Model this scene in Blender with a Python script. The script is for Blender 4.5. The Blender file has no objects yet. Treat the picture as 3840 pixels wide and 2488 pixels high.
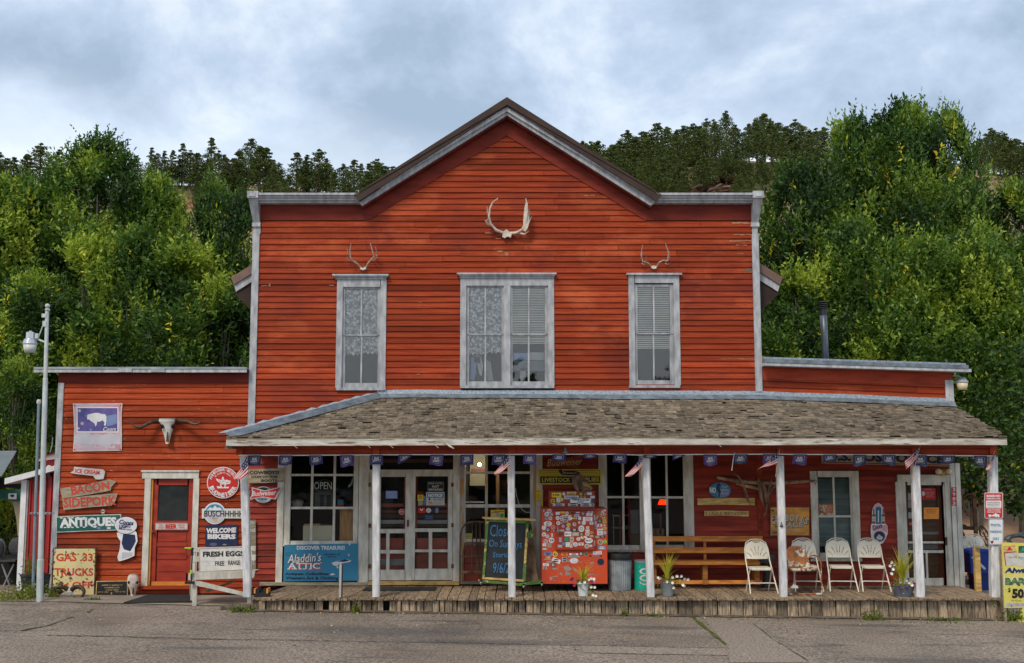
import bpy, math, random
import numpy as np
from mathutils import Vector, Matrix, noise as mnoise
sc = bpy.context.scene
COL = sc.collection
rnd = random.Random(7)
pi = math.pi

# ---------------------------------------------------------------- camera
F_PX, CAM_D, CAM_Z = 4200.0, 22.7, 2.86
TH = math.atan(477 / 4200)
cam = bpy.data.cameras.new('camera'); camo = bpy.data.objects.new('camera', cam); COL.objects.link(camo)
cam.sensor_width = 36; cam.lens = 36 * F_PX / 3840; cam.clip_end = 3000; cam.clip_start = 0.1
camo.location = (0, -CAM_D, CAM_Z); camo.rotation_euler = (pi / 2 + TH, 0, 0)
sc.camera = camo

# ---------------------------------------------------------------- world: overcast sky, light
SUN_EL, SUN_AZ = math.radians(48), math.radians(-28)      # azimuth measured from -Y towards -X
w = bpy.data.worlds.new('World'); sc.world = w; w.use_nodes = True
nt = w.node_tree; nt.nodes.clear()
def N(nt, t, **k):
    n = nt.nodes.new(t)
    for a, b in k.items(): setattr(n, a, b)
    return n
out = N(nt, 'ShaderNodeOutputWorld'); bg = N(nt, 'ShaderNodeBackground'); L = nt.links.new
sky = N(nt, 'ShaderNodeTexSky', sky_type='NISHITA'); sky.sun_disc = False
sky.sun_elevation = SUN_EL; sky.sun_rotation = math.radians(180) + math.radians(28)
sky.dust_density = 2.0; sky.air_density = 1.2
tc = N(nt, 'ShaderNodeTexCoord')
mp = N(nt, 'ShaderNodeMapping'); mp.inputs['Scale'].default_value = (1.0, 1.0, 1.5); mp.inputs['Location'].default_value = (0.55, 0.2, 0.35)
mp.inputs['Rotation'].default_value = (0, 0.25, 0)
L(tc.outputs['Generated'], mp.inputs['Vector'])
n1 = N(nt, 'ShaderNodeTexNoise'); n1.inputs['Scale'].default_value = 4.6; n1.inputs['Detail'].default_value = 9; n1.inputs['Roughness'].default_value = 0.6; n1.inputs['Distortion'].default_value = 0.15
L(mp.outputs[0], n1.inputs['Vector'])
r1 = N(nt, 'ShaderNodeValToRGB'); e = r1.color_ramp.elements
e[0].position = 0.38; e[0].color = (2.9, 3.7, 4.8, 1); e[1].position = 0.60; e[1].color = (5.9, 6.6, 7.5, 1)
e2 = e.new(0.50); e2.color = (4.1, 5.0, 6.3, 1)
L(n1.outputs['Fac'], r1.inputs['Fac'])
# the cloud deck is brighter toward the horizon
sp = N(nt, 'ShaderNodeSeparateXYZ'); L(tc.outputs['Generated'], sp.inputs[0])
n2 = N(nt, 'ShaderNodeTexNoise'); n2.inputs['Scale'].default_value = 3.2; n2.inputs['Detail'].default_value = 3
L(mp.outputs[0], n2.inputs['Vector'])
ad = N(nt, 'ShaderNodeMath', operation='MULTIPLY_ADD'); L(n2.outputs['Fac'], ad.inputs[0]); ad.inputs[1].default_value = 0.16; L(sp.outputs['Z'], ad.inputs[2])
mr = N(nt, 'ShaderNodeMapRange'); L(ad.outputs[0], mr.inputs[0])
mr.inputs['From Min'].default_value = 0.25; mr.inputs['From Max'].default_value = 0.37; mr.inputs['To Min'].default_value = 0.95; mr.inputs['To Max'].default_value = 0.0
mx = N(nt, 'ShaderNodeMix', data_type='RGBA'); L(mr.outputs[0], mx.inputs['Factor']); L(r1.outputs[0], mx.inputs['A']); mx.inputs['B'].default_value = (8.0, 8.7, 9.4, 1)
mx2 = N(nt, 'ShaderNodeMix', data_type='RGBA'); mx2.inputs['Factor'].default_value = 0.88; L(sky.outputs[0], mx2.inputs['A']); L(mx.outputs['Result'], mx2.inputs['B'])
L(mx2.outputs['Result'], bg.inputs['Color']); bg.inputs['Strength'].default_value = 0.1
L(bg.outputs[0], out.inputs['Surface'])
sun = bpy.data.lights.new('sun', 'SUN'); sun.energy = 1.5; sun.angle = math.radians(14); sun.color = (1.0, 0.85, 0.66)
suno = bpy.data.objects.new('sun', sun); COL.objects.link(suno)
sd = Vector((math.sin(SUN_AZ) * math.cos(SUN_EL), -math.cos(SUN_AZ) * math.cos(SUN_EL), math.sin(SUN_EL)))
suno.rotation_euler = sd.to_track_quat('Z', 'Y').to_euler()
sc.view_settings.view_transform = 'Standard'; sc.view_settings.look = 'None'; sc.view_settings.exposure = 0.55; sc.view_settings.gamma = 1
sc.cycles.max_bounces = 6; sc.cycles.transparent_max_bounces = 12; sc.cycles.diffuse_bounces = 3

# ---------------------------------------------------------------- photo pixel -> point on the plane Y
_c, _s = math.cos(TH), math.sin(TH)
def P(x, y, Y=0.0):
    u = (x - 1920) / F_PX; v = (1244 - y) / F_PX
    t = (Y + CAM_D) / (_c - v * _s)
    return Vector((u * t, Y, CAM_Z + (_s + v * _c) * t))
def R(x0, y0, x1, y1, Y=0.0):
    ym = (y0 + y1) / 2
    return P(x0, ym, Y).x, P(x1, ym, Y).x, P((x0 + x1) / 2, y1, Y).z, P((x0 + x1) / 2, y0, Y).z
def gz(X): return 0.07 - 0.0122 * max(-12, min(12, X))
DECK = 0.355

# ---------------------------------------------------------------- materials
M = {}
def mat(name, col, col2=None, scale=4.0, rough=0.65, bump=0.0, stretch=(1, 1, 1), peel=None, peelscale=6.0, peelstretch=None,
        metal=0.0, emit=0.0, detail=5, lo=0.35, hi=0.65, spec=0.35, col3=None, distort=0.0, bscale=None, fade=None):
    m = bpy.data.materials.new(name); m.use_nodes = True; nt = m.node_tree; L = nt.links.new
    b = nt.nodes['Principled BSDF']; b.inputs['Roughness'].default_value = rough; b.inputs['Metallic'].default_value = metal
    b.inputs['Specular IOR Level'].default_value = spec
    tc = N(nt, 'ShaderNodeTexCoord'); mp = N(nt, 'ShaderNodeMapping'); mp.inputs['Scale'].default_value = stretch; L(tc.outputs['Object'], mp.inputs[0])
    if col2 is None: col2 = tuple(c * 0.8 for c in col)
    n = N(nt, 'ShaderNodeTexNoise'); n.inputs['Scale'].default_value = scale; n.inputs['Detail'].default_value = detail; n.inputs['Distortion'].default_value = distort
    L(mp.outputs[0], n.inputs['Vector'])
    r = N(nt, 'ShaderNodeValToRGB'); e = r.color_ramp.elements
    e[0].position = lo; e[0].color = (*col2, 1); e[1].position = hi; e[1].color = (*col, 1)
    if col3: q = e.new((lo + hi) / 2); q.color = (*col3, 1)
    L(n.outputs['Fac'], r.inputs['Fac'])
    cur = r.outputs['Color']
    if fade:
        for fc, fs, fst, f0, f1 in fade:
            mf = N(nt, 'ShaderNodeMapping'); mf.inputs['Scale'].default_value = fst; mf.inputs['Location'].default_value = (fs, 2, 5); L(tc.outputs['Object'], mf.inputs[0])
            nf = N(nt, 'ShaderNodeTexNoise'); nf.inputs['Scale'].default_value = fs; nf.inputs['Detail'].default_value = 7; nf.inputs['Roughness'].default_value = .62; L(mf.outputs[0], nf.inputs['Vector'])
            rf_ = N(nt, 'ShaderNodeMapRange'); rf_.inputs['From Min'].default_value = f0; rf_.inputs['From Max'].default_value = f0 + .16; rf_.inputs['To Max'].default_value = f1; L(nf.outputs['Fac'], rf_.inputs[0])
            xf = N(nt, 'ShaderNodeMix', data_type='RGBA'); L(rf_.outputs[0], xf.inputs['Factor']); L(cur, xf.inputs['A']); xf.inputs['B'].default_value = (*fc, 1); cur = xf.outputs['Result']
    at = N(nt, 'ShaderNodeAttribute', attribute_name='tone')
    mu = N(nt, 'ShaderNodeMix', data_type='RGBA', blend_type='MULTIPLY'); mu.inputs['Factor'].default_value = 1
    L(cur, mu.inputs['A']); L(at.outputs['Color'], mu.inputs['B']); cur = mu.outputs['Result']
    if peel:
        pc, am = peel
        mp2 = N(nt, 'ShaderNodeMapping'); mp2.inputs['Scale'].default_value = peelstretch or stretch; mp2.inputs['Location'].default_value = (3.1, 7.7, 1.3); L(tc.outputs['Object'], mp2.inputs[0])
        n2 = N(nt, 'ShaderNodeTexNoise'); n2.inputs['Scale'].default_value = peelscale; n2.inputs['Detail'].default_value = 8; n2.inputs['Roughness'].default_value = 0.65
        L(mp2.outputs[0], n2.inputs['Vector'])
        r2 = N(nt, 'ShaderNodeMapRange'); r2.inputs['From Min'].default_value = 0.5 + am; r2.inputs['From Max'].default_value = 0.53 + am
        L(n2.outputs['Fac'], r2.inputs[0])
        mx = N(nt, 'ShaderNodeMix', data_type='RGBA'); L(r2.outputs[0], mx.inputs['Factor']); L(cur, mx.inputs['A']); mx.inputs['B'].default_value = (*pc, 1)
        cur = mx.outputs['Result']
    L(cur, b.inputs['Base Color'])
    if emit: L(cur, b.inputs['Emission Color']); b.inputs['Emission Strength'].default_value = emit
    if bump:
        nb = n
        if bscale:
            nb = N(nt, 'ShaderNodeTexNoise'); nb.inputs['Scale'].default_value = bscale; nb.inputs['Detail'].default_value = 6; L(mp.outputs[0], nb.inputs['Vector'])
        bp = N(nt, 'ShaderNodeBump'); bp.inputs['Strength'].default_value = bump; bp.inputs['Distance'].default_value = 0.02
        L(nb.outputs['Fac'], bp.inputs['Height']); L(bp.outputs[0], b.inputs['Normal'])
    M[name] = m; return m
def glassmat(name, refl=1.0, tint=(0.97, 0.98, 0.98)):
    m = bpy.data.materials.new(name); m.use_nodes = True; nt = m.node_tree; nt.nodes.clear(); L = nt.links.new
    o = N(nt, 'ShaderNodeOutputMaterial'); t = N(nt, 'ShaderNodeBsdfTransparent'); t.inputs[0].default_value = (*tint, 1)
    g = N(nt, 'ShaderNodeBsdfGlossy'); g.inputs['Roughness'].default_value = 0.03
    tc = N(nt, 'ShaderNodeTexCoord'); n = N(nt, 'ShaderNodeTexNoise'); n.inputs['Scale'].default_value = 1.7; L(tc.outputs['Object'], n.inputs['Vector'])
    bp = N(nt, 'ShaderNodeBump'); bp.inputs['Strength'].default_value = 0.25; bp.inputs['Distance'].default_value = 0.03; L(n.outputs['Fac'], bp.inputs['Height']); L(bp.outputs[0], g.inputs['Normal'])
    fr = N(nt, 'ShaderNodeFresnel'); fr.inputs['IOR'].default_value = 1.5
    mt = N(nt, 'ShaderNodeMath', operation='MULTIPLY'); mt.inputs[1].default_value = refl; L(fr.outputs[0], mt.inputs[0])
    x = N(nt, 'ShaderNodeMixShader'); L(mt.outputs[0], x.inputs[0]); L(t.outputs[0], x.inputs[1]); L(g.outputs[0], x.inputs[2]); L(x.outputs[0], o.inputs[0])
    M[name] = m
def leafmat(name, cols, trans=0.35):
    m = bpy.data.materials.new(name); m.use_nodes = True; nt = m.node_tree; nt.nodes.clear(); L = nt.links.new
    o = N(nt, 'ShaderNodeOutputMaterial'); d = N(nt, 'ShaderNodeBsdfDiffuse'); t = N(nt, 'ShaderNodeBsdfTranslucent'); g = N(nt, 'ShaderNodeBsdfGlossy'); g.inputs['Roughness'].default_value = 0.5
    at = N(nt, 'ShaderNodeAttribute', attribute_name='tone'); r = N(nt, 'ShaderNodeValToRGB'); e = r.color_ramp.elements
    L(at.outputs['Fac'], r.inputs[0])
    e[0].position = 0; e[0].color = (*cols[0], 1); e[1].position = 1; e[1].color = (*cols[-1], 1)
    for i, c in enumerate(cols[1:-1]): q = e.new((i + 1) / (len(cols) - 1) if len(cols) != 4 else (0.55, 0.93)[i]); q.color = (*c, 1)
    L(r.outputs[0], d.inputs[0]); L(r.outputs[0], t.inputs[0]); g.inputs[0].default_value = (0.6, 0.7, 0.6, 1)
    x = N(nt, 'ShaderNodeMixShader'); x.inputs[0].default_value = trans; L(d.outputs[0], x.inputs[1]); L(t.outputs[0], x.inputs[2])
    y = N(nt, 'ShaderNodeMixShader'); y.inputs[0].default_value = 0.04; L(x.outputs[0], y.inputs[1]); L(g.outputs[0], y.inputs[2]); L(y.outputs[0], o.inputs[0])
    M[name] = m

mat('siding', (0.39, 0.066, 0.021), (0.17, 0.024, 0.012), spec=.12, col3=(0.29, 0.042, 0.015), scale=2.2, stretch=(0.55, 1, 26.0), rough=0.7, detail=9, lo=0.28, hi=0.66, peel=((0.13, 0.022, 0.014), 0.11), peelscale=2.6, peelstretch=(2.2, 1, 30), bump=0.35, bscale=9, distort=0.6, fade=(((0.17, 0.030, 0.020), 0.55, (1, 1, 1.6), .52, .75), ((0.52, 0.115, 0.045), 0.8, (1, 1, 2.0), .55, .65), ((0.50, 0.26, 0.17), 3.0, (1.2, 1, 9), .66, .7)))
mat('siding_raw', (0.45, 0.25, 0.16), (0.34, 0.14, 0.08), scale=9, stretch=(1, 1, 6))
mat('siding_left', (0.42, 0.074, 0.022), (0.17, 0.024, 0.012), spec=.12, col3=(0.31, 0.047, 0.016), scale=2.2, stretch=(0.55, 1, 24.0), rough=0.7, detail=9, lo=0.28, hi=0.66, peel=((0.44, 0.26, 0.18), 0.15), peelscale=3.2, peelstretch=(2.0, 1, 14), bump=0.35, bscale=9, distort=0.6, fade=(((0.17, 0.030, 0.020), 0.55, (1, 1, 1.6), .52, .75), ((0.52, 0.115, 0.045), 0.8, (1, 1, 2.0), .55, .65), ((0.50, 0.26, 0.17), 3.0, (1.2, 1, 9), .63, .8)))
mat('siding_porch', (0.35, 0.048, 0.028), (0.17, 0.022, 0.014), spec=.2, scale=1.4, stretch=(0.8, 1, 7.0), rough=0.6, detail=8, peel=((0.30, 0.10, 0.07), 0.20), peelscale=5, peelstretch=(2, 1, 14), bump=0.3, bscale=9)
mat('red_board', (0.42, 0.062, 0.026), (0.24, 0.032, 0.016), spec=.2, scale=1.5, stretch=(1, 1, 5), rough=0.65, detail=7, peel=((0.28, 0.12, 0.08), 0.24))
mat('frieze', (0.19, 0.028, 0.017), (0.12, 0.018, 0.012), spec=.15, scale=1.5, stretch=(1, 1, 4), rough=0.65, detail=7)
mat('white_trim', (0.46, 0.48, 0.51), (0.27, 0.285, 0.31), scale=3.5, stretch=(3, 1, 1.0), rough=0.7, detail=9, peel=((0.17, 0.15, 0.13), 0.16), peelscale=5, peelstretch=(6, 3, 1.5), bump=0.3, bscale=20)
mat('white_porch', (0.70, 0.69, 0.62), (0.48, 0.46, 0.40), scale=3, stretch=(3, 1, 1.0), rough=0.65, detail=9, peel=((0.22, 0.17, 0.12), 0.17), peelscale=7, peelstretch=(6, 3, 1.5), bump=0.25, bscale=20)
mat('white_post', (0.74, 0.75, 0.77), (0.48, 0.49, 0.51), scale=4, stretch=(5, 5, 1.0), rough=0.7, detail=9, peel=((0.16, 0.14, 0.13), 0.15), peelscale=7, peelstretch=(6, 6, 1.3), bump=0.5, bscale=16)
mat('white_eave', (0.62, 0.61, 0.56), (0.36, 0.33, 0.28), scale=2.5, stretch=(1, 1, 4.0), rough=0.7, detail=9, peel=((0.20, 0.14, 0.09), 0.06), peelscale=2.6, peelstretch=(1.2, 3, 12), bump=0.4, bscale=12)
mat('peeled_orange', (0.46, 0.26, 0.10), (0.40, 0.40, 0.36), scale=3, stretch=(5, 3, 1.2), detail=9, lo=0.46, hi=0.54)
mat('roof_metal', (0.060, 0.038, 0.031), (0.045, 0.028, 0.024), rough=0.6, spec=0.2)
mat('roof_metal_tan', (0.20, 0.12, 0.095), (0.15, 0.09, 0.07), rough=0.45)
mat('galv', (0.24, 0.29, 0.34), (0.13, 0.16, 0.19), scale=7, rough=0.5, metal=0.35, detail=8, bump=0.2)
mat('galv_bright', (0.46, 0.55, 0.63), (0.24, 0.31, 0.38), scale=24, rough=0.5, metal=0.2, detail=8, peel=((0.4, 0.1, 0.04), 0.13), peelscale=9)
mat('flat_roof_trim', (0.42, 0.47, 0.50), (0.22, 0.27, 0.29), scale=2.6, stretch=(1, 1, 6), rough=0.7, detail=8, peel=((0.36, 0.20, 0.10), 0.15), peelscale=3, peelstretch=(2, 1, 6))
mat('shingle', (0.26, 0.215, 0.158), (0.15, 0.122, 0.090), scale=9, stretch=(1, 3, 3), rough=0.9, detail=7, peel=((0.20, 0.18, 0.07), 0.24), peelscale=3, bump=0.7, bscale=30)
mat('deck_wood', (0.40, 0.30, 0.20), (0.16, 0.115, 0.075), scale=5, stretch=(9, 0.9, 3), rough=0.85, detail=8, bump=0.6, peel=((0.09, 0.065, 0.05), 0.14), peelscale=1.6, peelstretch=(2, 2, 2))
mat('skirt_wood', (0.42, 0.33, 0.225), (0.14, 0.105, 0.075), scale=5, stretch=(8, 3, 1.0), rough=0.9, detail=8, bump=0.6, peel=((0.07, 0.055, 0.045), 0.17), peelscale=4, peelstretch=(3, 1, 1))
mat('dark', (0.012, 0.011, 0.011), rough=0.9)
mat('black', (0.02, 0.02, 0.022), rough=0.5)
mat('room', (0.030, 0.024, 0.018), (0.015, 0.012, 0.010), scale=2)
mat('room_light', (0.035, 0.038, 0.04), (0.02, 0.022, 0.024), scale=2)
mat('interior_red', (0.27, 0.052, 0.030), (0.18, 0.034, 0.020), scale=2, rough=0.5)
mat('interior_wood', (0.15, 0.075, 0.035), (0.08, 0.04, 0.02), scale=3, stretch=(1, 1, 6))
mat('oak', (0.55, 0.30, 0.12), (0.36, 0.18, 0.07), scale=3, stretch=(8, 2, 1), detail=7)
mat('cardboard', (0.38, 0.26, 0.15), (0.30, 0.20, 0.11), scale=2)
mat('cream_box', (0.50, 0.47, 0.34), (0.44, 0.41, 0.29), scale=2)
mat('white', (0.78, 0.79, 0.80), (0.66, 0.67, 0.69), scale=5)
mat('offwhite', (0.62, 0.62, 0.60), (0.48, 0.48, 0.46), scale=8)
mat('grey_text', (0.35, 0.36, 0.36), rough=0.7)
mat('chair', (0.80, 0.77, 0.66), (0.66, 0.63, 0.53), scale=3, rough=0.45)
mat('lace', (0.80, 0.85, 0.90), (0.60, 0.67, 0.75), scale=30, rough=0.9)
mat('blind', (0.92, 0.88, 0.74), (0.75, 0.74, 0.64), scale=3, rough=0.6)
mat('blind_teal', (0.40, 0.52, 0.50), (0.30, 0.40, 0.39), scale=3, rough=0.5)
mat('bone', (0.66, 0.61, 0.52), (0.44, 0.38, 0.30), scale=9, rough=0.7, detail=7, bump=0.3)
mat('bone_white', (0.78, 0.77, 0.72), (0.58, 0.56, 0.50), scale=9, rough=0.7, detail=7, bump=0.3)
mat('horn', (0.12, 0.065, 0.03), (0.035, 0.02, 0.012), scale=12, rough=0.4, detail=6)
mat('antler', (0.50, 0.42, 0.34), (0.30, 0.23, 0.18), scale=14, rough=0.7)
mat('old_wood', (0.42, 0.37, 0.27), (0.22, 0.19, 0.14), scale=4, stretch=(1, 2, 8), rough=0.85, detail=8, bump=0.4)
mat('tan_wood', (0.74, 0.52, 0.20), (0.40, 0.25, 0.08), scale=5, stretch=(1, 2, 4), rough=0.8, detail=8)
mat('sign_wood', (0.80, 0.38, 0.07), (0.24, 0.15, 0.07), scale=2.4, stretch=(1, 2, 2.5), rough=0.7, detail=8, lo=0.3, hi=0.6)
mat('bench_wood', (0.78, 0.31, 0.06), (0.42, 0.15, 0.035), scale=3, stretch=(1, 3, 6), rough=0.6, detail=8, bump=0.2)
mat('driftwood', (0.26, 0.17, 0.11), (0.09, 0.055, 0.035), scale=6, rough=0.85, detail=7, bump=0.5)
mat('paint_red', (0.60, 0.03, 0.025), (0.50, 0.022, 0.02))
mat('letter_red', (0.62, 0.07, 0.035), (0.5, 0.05, 0.03), scale=20)
mat('door_red', (0.40, 0.045, 0.020), (0.26, 0.026, 0.014), scale=2, stretch=(1, 1, 4), peel=((0.42, 0.20, 0.15), 0.19), peelscale=6, peelstretch=(2, 1, 8), rough=0.5)
mat('icebox_red', (0.64, 0.085, 0.026), (0.46, 0.055, 0.020), scale=0.9, rough=0.5, bump=0.08)
mat('icebox_dark', (0.36, 0.045, 0.020), (0.29, 0.035, 0.016), rough=0.5)
mat('orange_paint', (0.75, 0.30, 0.05), (0.6, 0.22, 0.04), scale=4)
mat('yellow', (0.80, 0.62, 0.03), (0.70, 0.52, 0.03), scale=3)
mat('pale_yellow', (0.72, 0.64, 0.14), (0.62, 0.55, 0.12), scale=3)
mat('rust_yellow', (0.74, 0.62, 0.26), (0.66, 0.56, 0.34), scale=3, rough=0.7, detail=8, peel=((0.11, 0.04, 0.02), 0.10), peelscale=9)
mat('rust', (0.16, 0.06, 0.025), (0.07, 0.03, 0.018), scale=6, rough=0.85, detail=7)
mat('rust_orange', (0.52, 0.20, 0.06), (0.22, 0.09, 0.04), scale=7, rough=0.75, detail=7, peel=((0.60, 0.60, 0.52), 0.03), peelscale=6)
mat('sign_blue', (0.035, 0.24, 0.40), (0.03, 0.20, 0.34), scale=2, rough=0.5)
mat('navy', (0.022, 0.035, 0.10), (0.015, 0.025, 0.07), scale=3, rough=0.45)
mat('pennant_blue', (0.024, 0.014, 0.12), (0.014, 0.009, 0.06), scale=9, rough=0.4)
mat('pennant_purple', (0.07, 0.024, 0.16), (0.035, 0.014, 0.09), scale=9, rough=0.4)
mat('pennant_navy', (0.018, 0.020, 0.085), (0.012, 0.014, 0.055), scale=9, rough=0.4)
mat('green_sign', (0.012, 0.13, 0.10), (0.010, 0.10, 0.08), scale=3, rough=0.5)
mat('flag_red', (0.50, 0.012, 0.02)); mat('flag_white', (0.72, 0.70, 0.70)); mat('flag_blue', (0.02, 0.03, 0.13))
mat('board_green', (0.085, 0.20, 0.045), (0.06, 0.14, 0.035), scale=5, peel=((0.55, 0.40, 0.20), 0.07), peelscale=6, peelstretch=(2, 2, 2))
mat('chalkboard', (0.030, 0.034, 0.036), (0.018, 0.021, 0.023), scale=6, rough=0.8)
mat('chalk_blue', (0.06, 0.26, 0.55), (0.04, 0.18, 0.42), scale=40)
mat('kool_green', (0.01, 0.38, 0.28), (0.01, 0.32, 0.24), scale=3, rough=0.5)
mat('lime', (0.35, 0.75, 0.03), rough=0.4)
mat('tin', (0.40, 0.46, 0.50), (0.24, 0.28, 0.31), scale=6, rough=0.45, metal=0.15, detail=6, bump=0.1)
mat('pipe_metal', (0.17, 0.20, 0.23), (0.08, 0.10, 0.12), scale=2, stretch=(4, 4, 0.7), rough=0.4, metal=0.5)
mat('steel', (0.5, 0.52, 0.54), rough=0.3, metal=0.8)
mat('pole_white', (0.56, 0.62, 0.62), (0.42, 0.47, 0.47), scale=4, stretch=(3, 3, 1), peel=((0.28, 0.10, 0.05), 0.20), peelscale=4, rough=0.5)
mat('conduit', (0.20, 0.27, 0.30), (0.15, 0.21, 0.24), rough=0.5)
mat('lamp_glass', (0.56, 0.60, 0.58), (0.48, 0.50, 0.48), rough=0.3)
mat('lamp_cream', (0.70, 0.62, 0.40), (0.62, 0.54, 0.36), rough=0.3)
mat('shed_red', (0.42, 0.030, 0.030), (0.30, 0.02, 0.02), scale=2, stretch=(1, 1, .3), rough=0.45)
mat('corrugated', (0.55, 0.62, 0.64), (0.42, 0.48, 0.50), rough=0.4, metal=0.3)
mat('canopy_green', (0.01, 0.10, 0.065), (0.008, 0.06, 0.04), rough=0.7)
mat('mat_rubber', (0.030, 0.032, 0.034), (0.018, 0.018, 0.02), scale=12, rough=0.85)
mat('bin_blue', (0.012, 0.05, 0.32), (0.01, 0.035, 0.22), rough=0.4)
mat('cone', (0.62, 0.62, 0.14), (0.50, 0.50, 0.12), rough=0.5)
mat('pot_white', (0.62, 0.68, 0.68), (0.52, 0.57, 0.58), rough=0.5)
mat('pot_grey', (0.26, 0.30, 0.31), (0.18, 0.21, 0.22), scale=7, rough=0.5, metal=0.3)
mat('pot_blue', (0.11, 0.13, 0.17), (0.08, 0.09, 0.12), rough=0.5)
mat('tub_black', (0.025, 0.03, 0.038), rough=0.5)
mat('petal_white', (0.85, 0.84, 0.80)); mat('petal_purple', (0.16, 0.015, 0.16)); mat('petal_red', (0.40, 0.01, 0.10))
mat('bark', (0.16, 0.14, 0.12), (0.08, 0.07, 0.06), scale=6, stretch=(2, 2, .5), rough=0.9, bump=0.5)
mat('pine_bark', (0.14, 0.085, 0.06), (0.08, 0.05, 0.035), scale=3, rough=0.9)
mat('hill', (0.30, 0.21, 0.10), (0.13, 0.12, 0.05), scale=0.09, rough=0.95, detail=9, col3=(0.22, 0.17, 0.075), peel=((0.30, 0.14, 0.075), 0.05), peelscale=0.05)
mat('dirt', (0.58, 0.38, 0.26), (0.42, 0.27, 0.18), scale=0.9, rough=0.95, detail=9, bump=0.5)
mat('dry_grass', (0.36, 0.27, 0.09), (0.18, 0.15, 0.05), scale=5, rough=0.95, detail=9)
mat('rock', (0.30, 0.19, 0.135), (0.12, 0.08, 0.06), scale=0.35, stretch=(1, 1, 3), rough=0.95, detail=10, bump=1.0)
mat('concrete', (0.34, 0.29, 0.235), (0.22, 0.185, 0.15), scale=2, rough=0.9, detail=9, bump=0.3)
mat('wicker', (0.085, 0.09, 0.095), (0.03, 0.03, 0.035), scale=40, rough=0.7)
mat('bulb', (1.0, 0.93, 0.75), emit=14.0); mat('red_lamp', (1.0, 0.02, 0.0), emit=2.2)
mat('grime_dirt', (0.20, 0.155, 0.115), (0.07, 0.06, 0.045), scale=5, rough=0.95)
glassmat('glass_upper', 1.5); glassmat('glass_store', 0.4); glassmat('glass_door', 0.3)
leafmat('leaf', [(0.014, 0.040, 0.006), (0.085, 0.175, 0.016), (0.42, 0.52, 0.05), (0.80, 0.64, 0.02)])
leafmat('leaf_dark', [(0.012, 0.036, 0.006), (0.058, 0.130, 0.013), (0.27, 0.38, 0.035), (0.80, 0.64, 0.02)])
leafmat('needle', [(0.026, 0.046, 0.014), (0.085, 0.120, 0.030), (0.20, 0.235, 0.055)], 0.25)
leafmat('grassleaf', [(0.05, 0.09, 0.01), (0.14, 0.20, 0.02), (0.40, 0.36, 0.08)], 0.3)
leafmat('spike', [(0.16, 0.20, 0.01), (0.45, 0.45, 0.03), (0.62, 0.52, 0.06)], 0.3)

# ---------------------------------------------------------------- mesh builder
_tcache = {}
def textmesh(s, bold=0.0, shear=0.0, align='CENTER'):
    k = (s, bold, shear, align)
    if k in _tcache: return _tcache[k]
    cu = bpy.data.curves.new('t', 'FONT'); cu.body = s; cu.resolution_u = 2; cu.offset = bold; cu.shear = shear; cu.align_x = align
    o = bpy.data.objects.new('t', cu); me = bpy.data.meshes.new_from_object(o)
    v = [(a.co.x, a.co.y) for a in me.vertices]; f = [tuple(p.vertices) for p in me.polygons]
    bpy.data.objects.remove(o); bpy.data.curves.remove(cu); bpy.data.meshes.remove(me)
    xs = [a[0] for a in v] or [0, 1]; ys = [a[1] for a in v] or [0, 1]
    x0, x1, y0, y1 = min(xs), max(xs), min(ys), max(ys); dx = max(1e-6, x1 - x0); dy = max(1e-6, y1 - y0)
    v = [((a - x0) / dx - 0.5, (b - y0) / dy - 0.5) for a, b in v]
    _tcache[k] = (v, f, dx / dy); return _tcache[k]
ORG = {}
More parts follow.
